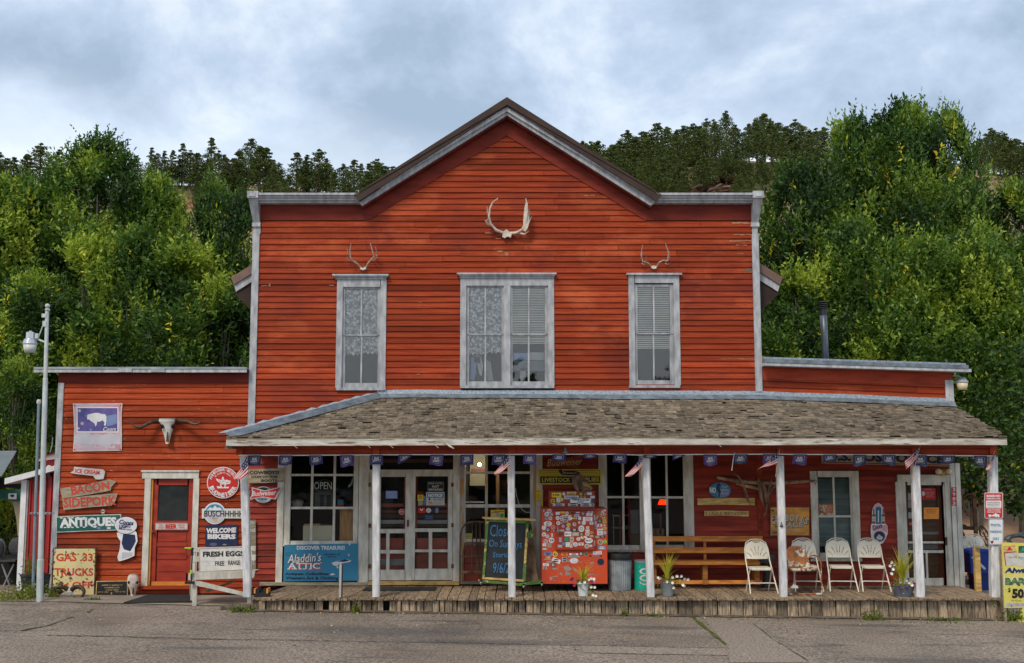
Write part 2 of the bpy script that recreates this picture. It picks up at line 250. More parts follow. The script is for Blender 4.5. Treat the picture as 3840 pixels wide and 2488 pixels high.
class MB:
    def __init__(s): s.V = []; s.F = []; s.m = []; s.t = []; s.layer = 0
    def add(s, V, F, mt, tone=1.0):
        b = len(s.V); s.V += [tuple(v) for v in V]
        for f in F: s.F.append(tuple(i + b for i in f)); s.m.append(mt); s.t.append(tone)
        return s
    def box(s, x0, x1, y0, y1, z0, z1, mt, tone=1.0):
        V = [(x, y, z) for z in (z0, z1) for y in (y0, y1) for x in (x0, x1)]
        return s.add(V, [(0, 2, 3, 1), (4, 5, 7, 6), (0, 1, 5, 4), (2, 6, 7, 3), (0, 4, 6, 2), (1, 3, 7, 5)], mt, tone)
    def rb(s, x0, y0, x1, y1, yf, yb, mt, Y=0.0, tone=1.0):      # px rectangle measured on plane Y, front at yf, back at yb
        a, b, c, d = R(x0, y0, x1, y1, Y); return s.box(a, b, yf, yb, c, d, mt, tone)
    def beam(s, p0, p1, w, h, mt, tone=1.0, up=(0, 0, 1)):
        p0 = Vector(p0); p1 = Vector(p1); d = (p1 - p0).normalized(); u = Vector(up)
        if abs(d.dot(u)) > 0.95: u = Vector((0, 1, 0))
        a = d.cross(u).normalized() * w / 2; b = a.normalized().cross(d).normalized() * h / 2
        V = [p + i * a + j * b for p in (p0, p1) for i, j in ((-1, -1), (1, -1), (1, 1), (-1, 1))]
        return s.add(V, [(0, 1, 2, 3), (7, 6, 5, 4), (0, 4, 5, 1), (1, 5, 6, 2), (2, 6, 7, 3), (3, 7, 4, 0)], mt, tone)
    def tube(s, pts, rad, mt, n=8, tone=1.0, cap=True):
        pts = [Vector(p) for p in pts]; k = len(pts)
        if not hasattr(rad, '__len__'): rad = [rad] * k
        V = []; F = []
        ref = Vector((0.13, 0.97, 0.21)).normalized()
        for i, p in enumerate(pts):
            d = (pts[min(i + 1, k - 1)] - pts[max(i - 1, 0)]).normalized()
            a = d.cross(ref)
            if a.length < 0.05: a = d.cross(Vector((1, 0, 0)))
            a.normalize(); b = d.cross(a)
            V += [p + rad[i] * (math.cos(2 * pi * j / n) * a + math.sin(2 * pi * j / n) * b) for j in range(n)]
        for i in range(k - 1):
            for j in range(n): F.append((i * n + j, i * n + (j + 1) % n, (i + 1) * n + (j + 1) % n, (i + 1) * n + j))
        if cap: F += [tuple(range(n - 1, -1, -1)), tuple(range((k - 1) * n, k * n))]
        return s.add(V, F, mt, tone)
    def lathe(s, prof, c, mt, n=20, sx=1, sy=1, tone=1.0, flute=0):
        V = []; F = []; k = len(prof)
        for r, z in prof:
            for j in range(n):
                a = 2 * pi * j / n; q = r * (1 - flute * (j % 2)); V.append((c[0] + q * sx * math.cos(a), c[1] + q * sy * math.sin(a), c[2] + z))
        for i in range(k - 1):
            for j in range(n): F.append((i * n + j, i * n + (j + 1) % n, (i + 1) * n + (j + 1) % n, (i + 1) * n + j))
        F += [tuple(range(n - 1, -1, -1)), tuple(range((k - 1) * n, k * n))]
        return s.add(V, F, mt, tone)
    def ball(s, c, r, mt, n=10, tone=1.0):
        if not hasattr(r, '__len__'): r = (r, r, r)
        V = [(c[0], c[1], c[2] - r[2])]; F = []; k = n // 2
        for i in range(1, k):
            a = -pi / 2 + pi * i / k
            V += [(c[0] + r[0] * math.cos(a) * math.cos(2 * pi * j / n), c[1] + r[1] * math.cos(a) * math.sin(2 * pi * j / n), c[2] + r[2] * math.sin(a)) for j in range(n)]
        V.append((c[0], c[1], c[2] + r[2])); T = len(V) - 1
        for j in range(n):
            F.append((0, 1 + (j + 1) % n, 1 + j)); F.append((T, 1 + (k - 2) * n + j, 1 + (k - 2) * n + (j + 1) % n))
            for i in range(k - 2): F.append((1 + i * n + j, 1 + i * n + (j + 1) % n, 1 + (i + 1) * n + (j + 1) % n, 1 + (i + 1) * n + j))
        return s.add(V, F, mt, tone)
    def prism(s, pts, y0, y1, mt, tone=1.0):                    # pts = [(X,Z)], front at y0 (toward camera), back at y1
        A = sum(pts[i][0] * pts[(i + 1) % len(pts)][1] - pts[(i + 1) % len(pts)][0] * pts[i][1] for i in range(len(pts)))
        if A < 0: pts = pts[::-1]
        n = len(pts); V = [(a, y0, b) for a, b in pts] + [(a, y1, b) for a, b in pts]
        F = [tuple(range(n)), tuple(range(2 * n - 1, n - 1, -1))] + [(i, i + n, (i + 1) % n + n, (i + 1) % n) for i in range(n)]
        return s.add(V, F, mt, tone)
    def poly(s, px, mt, Y, th=0.012, tone=1.0, ref=None):         # px polygon on plane ref (default Y), front at Y
        q = [P(x, y, Y if ref is None else ref) for x, y in px]
        return s.prism([(a.x, a.z) for a in q], Y, Y + th, mt, tone)
    def rect(s, x0, y0, x1, y1, mt, Y, th=0.002, tone=1.0): return s.poly([(x0, y0), (x1, y0), (x1, y1), (x0, y1)], mt, Y, th, tone)
    def ell(s, cx, cy, rx, ry, mt, Y, th=0.002, n=28, rot=0, tone=1.0, a0=0, a1=2 * pi):
        q = []
        for i in range(n):
            a = a0 + (a1 - a0) * i / (n if abs(a1 - a0 - 2 * pi) < 1e-6 else n - 1); u, v = rx * math.cos(a), ry * math.sin(a)
            q.append((cx + u * math.cos(rot) + v * math.sin(rot), cy + u * math.sin(rot) - v * math.cos(rot)))
        return s.poly(q, mt, Y, th, tone)
    def frame(s, x0, y0, x1, y1, w, mt, Y, th=0.002):
        s.rect(x0, y0, x1, y0 + w, mt, Y, th); s.rect(x0, y1 - w, x1, y1, mt, Y, th); s.rect(x0, y0 + w, x0 + w, y1 - w, mt, Y, th); s.rect(x1 - w, y0 + w, x1, y1 - w, mt, Y, th)
        return s
    def line(s, pts, w, mt, Y, th=0.002):
        for a, b in zip(pts[:-1], pts[1:]):
            d = math.hypot(b[0] - a[0], b[1] - a[1]) or 1; nx, ny = -(b[1] - a[1]) / d * w / 2, (b[0] - a[0]) / d * w / 2
            s.poly([(a[0] + nx, a[1] + ny), (b[0] + nx, b[1] + ny), (b[0] - nx, b[1] - ny), (a[0] - nx, a[1] - ny)], mt, Y, th)
        return s
    def text(s, t, cx, cy, w, h, mt, Y, bold=0.0, shear=0.0, rot=0.0, align='CENTER', slant=0):
        v, f, _ = textmesh(t, bold, shear, align); c, q = math.cos(rot), math.sin(rot)
        V = []
        for a, b in v:
            x, y = a * w, b * h; y += slant * x
            V.append(P(cx + x * c - y * q, cy - (x * q + y * c), Y))
        return s.add(V, f, mt)
    def arctext(s, t, cx, cy, r, h, w, a0, a1, mt, Y, bold=0.0, inward=False):   # angles in degrees, 90 = top
        n = len(t)
        for i, ch in enumerate(t):
            if ch == ' ': continue
            a = math.radians(a0 + (a1 - a0) * (i / (n - 1)))
            rot = a - pi / 2 if not inward else a + pi / 2
            ww = w * (0.35 if ch in "I.,-'" else (1.25 if ch in 'MW' else 1)); hh = h * (0.25 if ch in '.-' else 1)
            s.text(ch, cx + r * math.cos(a), cy - r * math.sin(a), ww, hh, mt, Y, bold, 0, rot)
        return s
    def build(s, name, parent=None, label=None, cat=None, group=None, kind=None, origin=None, smooth=False):
        if parent is not None: o3 = ORG[parent.name] if origin is None else Vector(origin)
        elif origin is not None: o3 = Vector(origin)
        else:
            a = np.array(s.V); o3 = Vector(((a[:, 0].min() + a[:, 0].max()) / 2, (a[:, 1].min() + a[:, 1].max()) / 2, a[:, 2].min()))
        me = bpy.data.meshes.new(name)
        me.from_pydata([(v[0] - o3[0], v[1] - o3[1], v[2] - o3[2]) for v in s.V], [], s.F)
        names = list(dict.fromkeys(s.m)); ix = {n: i for i, n in enumerate(names)}
        for n in names: me.materials.append(M[n])
        me.polygons.foreach_set('material_index', [ix[n] for n in s.m])
        at = me.attributes.new('tone', 'FLOAT', 'FACE'); at.data.foreach_set('value', s.t)
        if smooth: me.polygons.foreach_set('use_smooth', [True] * len(s.F))
        me.update()
        return put(me, name, parent, o3, label, cat, group, kind)
def put(me, name, parent, o3, label=None, cat=None, group=None, kind=None):
    o = bpy.data.objects.new(name, me); COL.objects.link(o)
    if parent is not None: o.parent = parent; o.location = Vector(o3) - ORG[parent.name]
    else: o.location = o3
    ORG[o.name] = Vector(o3); tag(o, label, cat, group, kind); return o
def tag(o, label=None, cat=None, group=None, kind=None):
    for k, v in (('label', label), ('category', cat), ('group', group), ('kind', kind)):
        if v: o[k] = v
    return o
def thing(name, label, cat, loc=(0, 0, 0), group=None):
    o = bpy.data.objects.new(name, None); COL.objects.link(o); o.location = loc; o.empty_display_size = 0.1
    ORG[o.name] = Vector(loc); return tag(o, label, cat, group)
def dup(root, loc, rz=0.0, label=None, group=None, scale=None):
    def cp(o, par):
        c = o.copy(); COL.objects.link(c)
        if par: c.parent = par
        for ch in o.children: cp(ch, c)
        return c
    r = cp(root, None); r.location = loc; r.rotation_euler = (0, 0, rz)
    if scale: r.scale = scale
    if label: r['label'] = label
    if group: r['group'] = group
    return r
# ================================================================ the setting: terrain, lot, sky is the world
def ground_sheet():
    nx, ny = 90, 60; V = []; F = []
    xs = np.linspace(-60, 60, nx); ys = np.concatenate([np.linspace(-60, -26, 6), np.linspace(-24, 7.5, ny - 6)])
    for y in ys:
        for x in xs: V.append((x, y, gz(x) + 0.006 * mnoise.noise((x * .6, y * .6, 0))))
    for j in range(ny - 1):
        for i in range(nx - 1): F.append((j * nx + i, j * nx + i + 1, (j + 1) * nx + i + 1, (j + 1) * nx + i))
    return V, F
def asphalt():
    m = bpy.data.materials.new('asphalt'); m.use_nodes = True; nt = m.node_tree; L = nt.links.new; b = nt.nodes['Principled BSDF']
    b.inputs['Roughness'].default_value = 0.85; b.inputs['Specular IOR Level'].default_value = 0.3
    tc = N(nt, 'ShaderNodeTexCoord')
    def noise(sc_, det=6, rough=.6, stretch=(1, 1, 1), dist=0):
        mp = N(nt, 'ShaderNodeMapping'); mp.inputs['Scale'].default_value = stretch; L(tc.outputs['Object'], mp.inputs[0])
        n = N(nt, 'ShaderNodeTexNoise'); n.inputs['Scale'].default_value = sc_; n.inputs['Detail'].default_value = det; n.inputs['Roughness'].default_value = rough; n.inputs['Distortion'].default_value = dist; L(mp.outputs[0], n.inputs['Vector']); return n
    def mix(f, a, bb, bt='MIX'):
        x = N(nt, 'ShaderNodeMix', data_type='RGBA', blend_type=bt)
        for k, v in (('Factor', f), ('A', a), ('B', bb)):
            if hasattr(v, 'links'): L(v, x.inputs[k])
            else: x.inputs[k].default_value = v if k == 'Factor' else (*v, 1)
        return x.outputs['Result']
    def rng(v, a, b2, c=0, d=1):
        x = N(nt, 'ShaderNodeMapRange'); L(v, x.inputs[0]); x.inputs[1].default_value = a; x.inputs[2].default_value = b2; x.inputs[3].default_value = c; x.inputs[4].default_value = d; return x.outputs[0]
    big = noise(0.35, 6); base = mix(rng(big.outputs['Fac'], .35, .65), (0.155, 0.127, 0.102), (0.27, 0.222, 0.178))
    sp = noise(26, 4, .75); spk = rng(sp.outputs['Fac'], .38, .62, .35, 1.8); c = mix(1.0, base, spk, 'MULTIPLY')
    v = N(nt, 'ShaderNodeTexVoronoi'); v.inputs['Scale'].default_value = 26; L(tc.outputs['Object'], v.inputs['Vector'])
    c = mix(rng(v.outputs['Distance'], .10, .20, 0.75, 0), c, (0.42, 0.38, 0.35))
    st = noise(1.1, 8, .6, (0.35, 1.6, 1), 1.0); c = mix(rng(st.outputs['Fac'], .56, .68, 0, .6), c, (0.07, 0.06, 0.055))
    gr = noise(0.8, 6, .6, (0.5, 1.2, 1)); c = mix(rng(gr.outputs['Fac'], .55, .70, 0, .5), c, (0.27, 0.19, 0.12))
    # oil stains with a shape of their own
    for (x, y, rx, ry) in ((-2.3, -4.3, 1.9, .75), (-0.5, -5.2, 1.8, .35), (5.9, -6.35, 1.7, .30), (-4.5, -6.0, .9, .14), (6.2, -2.9, 1.0, .2), (-1.5, -3.0, .7, .12), (2.3, -3.5, 1.2, .25)):
        mp = N(nt, 'ShaderNodeMapping'); mp.vector_type = 'POINT'; mp.inputs['Location'].default_value = (-x / rx, -y / ry, 0); mp.inputs['Scale'].default_value = (1 / rx, 1 / ry, 0)
        L(tc.outputs['Object'], mp.inputs[0]); nn = noise(1.6, 5)
        sub = N(nt, 'ShaderNodeMixRGB'); sub.blend_type = 'ADD'; sub.inputs[0].default_value = 1.2; L(mp.outputs[0], sub.inputs[1]); L(nn.outputs['Color'], sub.inputs[2])
        s2 = N(nt, 'ShaderNodeVectorMath', operation='SUBTRACT'); L(sub.outputs[0], s2.inputs[0]); s2.inputs[1].default_value = (.6, .6, .6)
        ln = N(nt, 'ShaderNodeVectorMath', operation='LENGTH'); ms = N(nt, 'ShaderNodeVectorMath', operation='MULTIPLY'); ms.inputs[1].default_value = (1, 1, 0); L(s2.outputs[0], ms.inputs[0]); L(ms.outputs[0], ln.inputs[0])
        c = mix(rng(ln.outputs['Value'], .45, 1.15, .55, 0), c, (0.055, 0.052, 0.055))
    L(c, b.inputs['Base Color'])
    bp = N(nt, 'ShaderNodeBump'); bp.inputs['Strength'].default_value = .8; bp.inputs['Distance'].default_value = .015; L(sp.outputs['Fac'], bp.inputs['Height']); L(bp.outputs[0], b.inputs['Normal'])
    M['asphalt'] = m
asphalt()
g = MB(); V, F = ground_sheet(); g.add(V, F, 'asphalt'); g.build('parking_lot', kind='structure', origin=(0, 0, 0))
# concrete apron against the left part of the store
g = MB(); V = []; F = []; nn = 40
for i in range(nn + 1):
    x = -11 + i * (6.35 / nn); zz = gz(x) + 0.012
    V += [(x, -1.15 - 0.10 * mnoise.noise((x * 1.2, 0, 3)) - 0.28 * max(0, min(1, (x + 8.5) / 2.5)), zz), (x, 0.3, zz + 0.02)]
for i in range(nn): F.append((2 * i, 2 * i + 2, 2 * i + 3, 2 * i + 1))
g.add(V, F, 'concrete'); g.build('apron', kind='structure', origin=(0, 0, 0))

def hz(X, Y):
    r = 41.0 - 4.5 * math.exp(-((X + 8) / 14) ** 2) + 3.5 * max(0.0, min(1.0, (X + 2) / 18)) + 1.0 * mnoise.noise((X * .05, 5, 1)) - max(0, X - 50) * .06
    t = max(0.0, (Y - 6) / 126)
    z = r * (t ** 0.92) if t < 1 else r - (t - 1) * 25
    return z + (gz(X) - 0.02) + 0.8 * min(1, t * 8) * mnoise.noise((X * .12, Y * .12, 0)) + 2.0 * min(1, t * 2) * mnoise.noise((X * .03, Y * .03, 4))
g = MB(); V = []; F = []; nx, ny = 150, 100
xs = np.linspace(-130, 130, nx); ys = 6 + (np.linspace(0, 1, ny) ** 1.5) * 164
for y in ys:
    for x in xs: V.append((x, y, hz(x, y)))
for j in range(ny - 1):
    for i in range(nx - 1): F.append((j * nx + i, j * nx + i + 1, (j + 1) * nx + i + 1, (j + 1) * nx + i))
g.add(V, F, 'hill')
for k in range(len(g.F)):
    fx, fy, _ = g.V[g.F[k][0]]
    if fx > 6 and fy < 45: g.m[k] = 'dirt' if (fy < 16 + fx * .25 + 4 * mnoise.noise((fx * .2, fy * .2, 0))) else 'dry_grass'
    elif fx < -6 and fy < 26: g.m[k] = 'dry_grass'
g.build('hillside', kind='structure', origin=(0, 0, 0), smooth=True)

# ================================================================ the store
ST = thing('store_building', 'red clapboard general store with gabled false front, two low wings and shingled porch', 'building', (0, 0, 0))
def clap(b, xl, xr, z0, z1, Y, mt, holes=(), sp=0.1205, out=0.030, tones=(.78, 1.16), slope=0.0, seed=1, zc=0.0):
    """overlapping boards: xl/xr are numbers or functions of z; holes = (x0,x1,z0,z1)"""
    q = random.Random(seed); rows = int(math.ceil((z1 - z0) / sp))
    fl = xl if callable(xl) else (lambda z: xl); fr = xr if callable(xr) else (lambda z: xr)
    for r in range(rows):
        za = z0 + r * sp + q.uniform(-.003, .003); zb = min(za + sp * 1.06, z1 + .01); zm = za + sp * .5
        segs = [(fl(zm), fr(zm))]
        for (a, c, d, e) in holes:
            if d - .02 < zm < e + .0:
                ns = []
                for (s, t) in segs:
                    if c <= s or a >= t: ns.append((s, t))
                    else:
                        if s < a: ns.append((s, a))
                        if t > c: ns.append((c, t))
                segs = ns
        base = q.uniform(*tones)
        for (s, t) in segs:
            if t - s < .02: continue
            x = s; first = True
            while x < t - 1e-4:
                ln = q.uniform(1.6, 4.6); x2 = min(t, x + ln)
                if t - x2 < .5: x2 = t
                tone = base * q.uniform(.82, 1.16) * (.72 if q.random() < .05 else 1); m2 = mt
                n = max(1, int((x2 - x) / .45)); V = []
                dz = q.uniform(-.004, .004)
                for i in range(n + 1):
                    X = x + (x2 - x) * i / n; wz = .0045 * mnoise.noise((X * 1.3, za * 9, 2)) + dz; wy = .004 * mnoise.noise((X * .9, za * 7, 8))
                    k = slope * (X - (fl(zm)))
                    V += [(X, Y - out + wy, za + wz + k), (X, Y - .004 + wy, zb + k), (X, Y + .004, za + wz + k)]
                F = []
                for i in range(n):
                    a = 3 * i; F += [(a, a + 3, a + 4, a + 1), (a + 2, a + 5, a + 3, a)]
                F += [(0, 1, 2), (3 * n, 3 * n + 2, 3 * n + 1)]
                b.add(V, F, m2, tone); x = x2 + .006
    return b
def hole(x0, y0, x1, y1):
    a, b, c, d = R(x0, y0, x1, y1); return (a + .03, b - .03, c + .03, d - .03)
XL, XR = -5.33, 5.07                     # outer faces of the two storey part
ZC0, ZC1 = P(1100, 828).z, P(1100, 770).z
H_UP = [hole(1262, 1040, 1448, 1465), hole(1726, 1035, 2078, 1457), hole(2358, 1035, 2549, 1456)]
SL = 0.638                               # slope of the gable
AP = P(1899, 510)
def gx(side):
    def f(z):
        lim = (XR - .10) if side > 0 else (XL + .10)
        if z < ZC0: return lim
        d = max(0.0, (AP.z - z) / SL)
        return AP.x + side * min(d + .14, abs(lim - AP.x))
    return f
wl = MB()
ZB = P(1900, 1462).z
clap(wl, gx(-1), gx(1), ZB - .02, AP.z, 0, 'siding', H_UP, seed=3)
# the piece above the sloping left end of the porch roof
def lx(z):
    return XL + .1
def rx_(z):
    t = (P(880, 1632).z - z) / (P(880, 1632).z - ZB); A = P(880, 1632).x; B = P(1420, 1480).x
    return A + (B - A) * max(0, min(1, t)) + .25
clap(wl, lx, rx_, P(950, 1640).z, ZB - .02, 0, 'siding', seed=4)
def bare(b, l, mt, Y=-.028, tone=1.0):
    for x0, y0, x1, y1 in l:
        q = random.Random(int(x0 + y0)); n = 9; t = [(x0 + (x1 - x0) * i / n, y0 + q.uniform(0, .45) * (y1 - y0)) for i in range(n + 1)] + [(x1 - (x1 - x0) * i / n, y1 - q.uniform(0, .45) * (y1 - y0)) for i in range(n + 1)]
        b.poly(t, mt, Y, .003, tone * q.uniform(.8, 1.1))
bare(wl, [(2796, 1006, 2820, 1024)], 'old_wood', -.03, .55)
bare(wl, [(1818, 872, 1850, 877), (1858, 893, 1880, 898), (1866, 940, 1884, 948), (1892, 944, 1906, 962), (2190, 731, 2206, 737), (2210, 731, 2230, 736), (2745, 833, 2815, 842), (2750, 878, 2818, 884), (2735, 900, 2818, 908), (2760, 918, 2800, 922), (2765, 950, 2790, 954), (1008, 1062, 1014, 1078), (1235, 1068, 1252, 1074), (980, 1070, 1002, 1075), (2700, 1345, 2826, 1349), (1565, 1130, 1580, 1136), (1562, 1402, 1576, 1408)], 'siding_raw')
wl.build('front_wall', ST)
wb = MB(); wb.prism([(XL + .03, 3.0), (XR - .03, 3.0), (XR - .03, ZC1 + .1), (P(2430, 780).x, ZC1 + .1), (AP.x, AP.z + .35), (P(1370, 780).x, ZC1 + .1), (XL + .03, ZC1 + .1)], .004, .02, 'dark')
# backing with window openings: made of strips instead of one plate
wb = MB()
def backing(b, x0, x1, z0, z1, holes, y0, y1, mt):
    zs = sorted({z0, z1, *[min(max(h[2], z0), z1) for h in holes], *[min(max(h[3], z0), z1) for h in holes]})
    for a, c in zip(zs[:-1], zs[1:]):
        if c - a < .005: continue
        zm = (a + c) / 2; segs = [(x0, x1)]
        for h in holes:
            if h[2] < zm < h[3]:
                ns = []
                for s, t in segs:
                    if h[1] <= s or h[0] >= t: ns.append((s, t)); continue
                    if s < h[0]: ns.append((s, h[0]))
                    if t > h[1]: ns.append((h[1], t))
                segs = ns
        for s, t in segs: b.box(s, t, y0, y1, a, c, mt)
H_LOW = [hole(1075, 1690, 1340, 2045), hole(1372, 1690, 1720, 2185), hole(1738, 1690, 1998, 2035), hole(2262, 1690, 2590, 2060), hole(3050, 1775, 3214, 2095), hole(3372, 1790, 3560, 2195), hole(550, 1780, 735, 2195)]
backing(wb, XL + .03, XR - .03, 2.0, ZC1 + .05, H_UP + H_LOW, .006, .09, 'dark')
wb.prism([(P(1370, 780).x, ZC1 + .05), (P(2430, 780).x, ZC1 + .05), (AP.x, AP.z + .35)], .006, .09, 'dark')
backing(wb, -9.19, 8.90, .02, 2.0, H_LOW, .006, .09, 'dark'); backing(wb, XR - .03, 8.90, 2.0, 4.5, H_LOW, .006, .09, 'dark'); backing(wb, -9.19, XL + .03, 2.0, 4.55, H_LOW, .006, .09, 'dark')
wb.build('wall_sheathing', ST)
# side and back walls of the body, main roof
bd = MB()
bd.box(XL + .05, XL + .15, .1, 12, 0, 6.6, 'siding'); bd.box(XR - .15, XR - .05, .1, 12, 0, 6.6, 'siding'); bd.box(XL + .15, XR - .15, 11.9, 12, 0, 6.6, 'siding')
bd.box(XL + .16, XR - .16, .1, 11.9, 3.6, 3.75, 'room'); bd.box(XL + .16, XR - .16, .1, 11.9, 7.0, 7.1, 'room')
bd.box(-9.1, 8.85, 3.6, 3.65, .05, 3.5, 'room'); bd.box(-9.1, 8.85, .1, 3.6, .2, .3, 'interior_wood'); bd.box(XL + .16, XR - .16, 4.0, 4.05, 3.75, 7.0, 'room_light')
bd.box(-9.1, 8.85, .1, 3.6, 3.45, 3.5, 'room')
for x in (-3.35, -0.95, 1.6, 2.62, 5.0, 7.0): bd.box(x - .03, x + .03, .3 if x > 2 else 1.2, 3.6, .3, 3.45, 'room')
bd.box(-9.15, -9.05, .1, 6, 0, 4.5, 'siding_left'); bd.box(8.8, 8.88, .1, 8, 0, 4.6, 'siding_porch'); bd.box(-9.1, 8.85, 6.0, 6.1, 0, 4.4, 'siding_left')
bd.build('side_walls', ST)
rf = MB(); AX = P(1901, 371, -.35); az = AX.z
xe = 5.70
for s in (-1, 1):
    X1 = AX.x + s * xe; z1 = az - SL * xe
    # main roof behind the parapet: sheet metal with white rake under
    a, c = (AX.x, az), (X1, z1)
    rf.prism([(a[0], a[1]), (c[0], c[1]), (c[0] - s * .06, c[1] - .15), (a[0], a[1] - .16)], .16, 12.4, 'roof_metal_tan')
    rf.prism([(X1 - s * .06, z1 - .153), (X1 - s * .10, z1 - .29), (AX.x, az - .30), (AX.x, az - .163)], .20, .25, 'white_trim')
    rf.prism([(X1 - s * .08, z1 - .22), (XL + .1 if s < 0 else XR - .1, az - SL * 5.2 - .22), (XL + .1 if s < 0 else XR - .1, z1 - .85), (X1 - s * .08, z1 - .34)], .24, 12.2, 'roof_metal', .7)
    for k in range(1, 24):
        xx = .25 * k; y0 = .15
        rf.beam((AX.x + s * xx, .16, az - SL * xx + .012), (AX.x + s * xx, 12.4, az - SL * xx + .012), .02, .025, 'roof_metal')
rf.build('main_roof', ST, smooth=False)
# gable rake of the false front
rk2 = MB()
GL = [P(1329, 737, -.35), P(1356, 772, -.35)]
for s, bx, wx in ((-1, P(1329, 737, -.35), P(1356, 768, -.3)), (1, P(2478, 737, -.35), P(2441, 768, -.3))):
    t = .155
    rk2.prism([(AX.x, AX.z), (bx.x, bx.z), (bx.x + (-s) * .10, bx.z - .10), (AX.x, AX.z - t)], -.38, .30, 'roof_metal')
    rk2.prism([(AX.x, AX.z - t + .012), (bx.x - s * .0, bx.z + .012 - .0), (bx.x, bx.z + .03), (AX.x, AX.z + .02)], -.40, -.383, 'roof_metal')
rk2.build('gable_roof_edge', ST)
rk3 = MB()
for s, wx0, wx1 in ((-1, P(1338, 745, -.3), P(1356, 770, -.3)), (1, P(2470, 745, -.3), P(2441, 770, -.3))):
    a0 = P(1901, 402, -.32); a1 = P(1901, 430, -.32); am = P(1901, 418, -.32)
    w0 = P(1330 if s < 0 else 2477, 742, -.32); w1 = P(1357 if s < 0 else 2440, 770, -.32); wm = Vector(((w0.x + w1.x) / 2, 0, (w0.z + w1.z) / 2))
    rk3.prism([(a0.x, a0.z), (w0.x, w0.z), (wm.x, wm.z), (am.x, am.z)], -.33, -.05, 'white_trim')
    rk3.prism([(am.x, am.z), (wm.x, wm.z), (w1.x, w1.z), (a1.x, a1.z)], -.28, -.05, 'white_trim', .9)
    rk3.prism([(a1.x, a1.z), (w1.x, w1.z), (w1.x, w1.z - .035), (a1.x, a1.z - .04)], -.22, -.05, 'frieze', .8)
rk3.build('gable_rake_moulding', ST)
for x0, x1 in ((972, 1358), (2440, 2824)):
    cn = MB()
    cn.rb(x0, 738, x1, 746, -.34, .02, 'white_trim'); cn.rb(x0, 746, x1, 754, -.29, .02, 'white_trim', tone=.92); cn.rb(x0, 754, x1, 762, -.25, .02, 'white_trim', tone=1.04); cn.rb(x0, 762, x1, 770, -.20, .02, 'white_trim', tone=.9)
    cn.build('cornice', ST)
# smooth frieze boards
fz = MB()
for s in (-1, 1):
    xo = P(1381 if s < 0 else 2422, 830).x; x2 = P(1357 if s < 0 else 2441, 785).x
    top = P(1901, 432); fz.prism([(AP.x, AP.z + .0), (xo, ZC0 - .01), (x2 - s * 0, P(1357, 775).z), (top.x, top.z)], -.040, .005, 'frieze', 1.15)
    lim = XL + .1 if s < 0 else XR - .1
    fz.prism([(lim, ZC0), (xo + s * .003, ZC0), (x2 + s * .003, P(1357, 768).z), (lim, P(1357, 768).z)], -.034, .005, 'frieze')
fz.build('frieze_board', ST)
# corner boards with brackets
for s, xo in ((-1, XL), (1, XR)):
    cb = MB(); x0, x1 = (xo, xo + .14) if s < 0 else (xo - .14, xo)
    zb = P(960, 1618).z if s < 0 else P(2850, 1470).z
    cb.box(x0, x1, -.05, .06, zb, P(960, 880).z, 'white_trim'); cb.box(x0 + .01, x1 + .015 * -s, -.04, .06, P(960, 880).z, P(960, 842).z, 'white_trim', .95)
    cb.box(x0 - .015, x1 + .015, -.075, .06, P(960, 853).z, P(960, 838).z, 'white_trim', 1.1)
    z0, z1 = P(960, 838).z, P(960, 757).z
    i, o = (x1, x0) if s < 0 else (x0, x1)
    V = [(x0, -.05, z0), (x1, -.05, z0), (x0 + s * .0 + (-.05 if s < 0 else 0), -.30, z1), (x1 + (0.05 if s > 0 else 0), -.30, z1), (x0, .06, z0), (x1, .06, z0), (x0 - (.05 if s < 0 else 0), .06, z1), (x1 + (.05 if s > 0 else 0), .06, z1)]
    cb.add(V, [(0, 1, 3, 2), (4, 6, 7, 5), (0, 2, 6, 4), (1, 5, 7, 3), (2, 3, 7, 6), (0, 4, 5, 1)], 'white_trim', .95)
    cb.box(x0 - (.06 if s < 0 else .02), x1 + (.06 if s > 0 else .02), -.37, .08, z1, P(960, 732).z, 'white_trim')
    cb.box(x0 - (.02 if s < 0 else -.03), x1 + (.02 if s > 0 else -.03), -.385, -.37, z1 + .03, P(960, 738).z - .02, 'white_trim', 1.15)
    cb.build('corner_board', ST)

# ---------------------------------------------------------------- windows
def lace(b, x0, x1, z0, z1, Y, mt, scallop=False, seed=0):
    n = 24; V = []; F = []; q = random.Random(seed)
    for i in range(n + 1):
        X = x0 + (x1 - x0) * i / n; yy = Y + .012 * math.sin(i * 1.7 + seed); zz = z0 + (.05 * abs(math.sin(i * pi / 6 + seed)) if scallop else 0)
        V += [(X, yy, zz), (X, yy, z1)]
    for i in range(n): F.append((2 * i, 2 * i + 2, 2 * i + 3, 2 * i + 1))
    return b.add(V, F, mt)
def lacemat():
    m = bpy.data.materials.new('lace_open'); m.use_nodes = True; nt = m.node_tree; L = nt.links.new; b = nt.nodes['Principled BSDF']; b.inputs['Base Color'].default_value = (.96, .97, .98, 1); b.inputs['Roughness'].default_value = .9
    tc = N(nt, 'ShaderNodeTexCoord'); v = N(nt, 'ShaderNodeTexVoronoi'); v.inputs['Scale'].default_value = 16; L(tc.outputs['Object'], v.inputs[0])
    v2 = N(nt, 'ShaderNodeTexNoise'); v2.inputs['Scale'].default_value = 45; L(tc.outputs['Object'], v2.inputs[0])
    a = N(nt, 'ShaderNodeMath', operation='MULTIPLY_ADD'); L(v.outputs[0], a.inputs[0]); a.inputs[1].default_value = -.9; L(v2.outputs[0], a.inputs[2])
    r = N(nt, 'ShaderNodeMapRange'); L(a.outputs[0], r.inputs[0]); r.inputs[1].default_value = -.15; r.inputs[2].default_value = .35; r.inputs[3].default_value = .30; r.inputs[4].default_value = 1.0
    L(r.outputs[0], b.inputs['Alpha']); M['lace_open'] = m
lacemat()
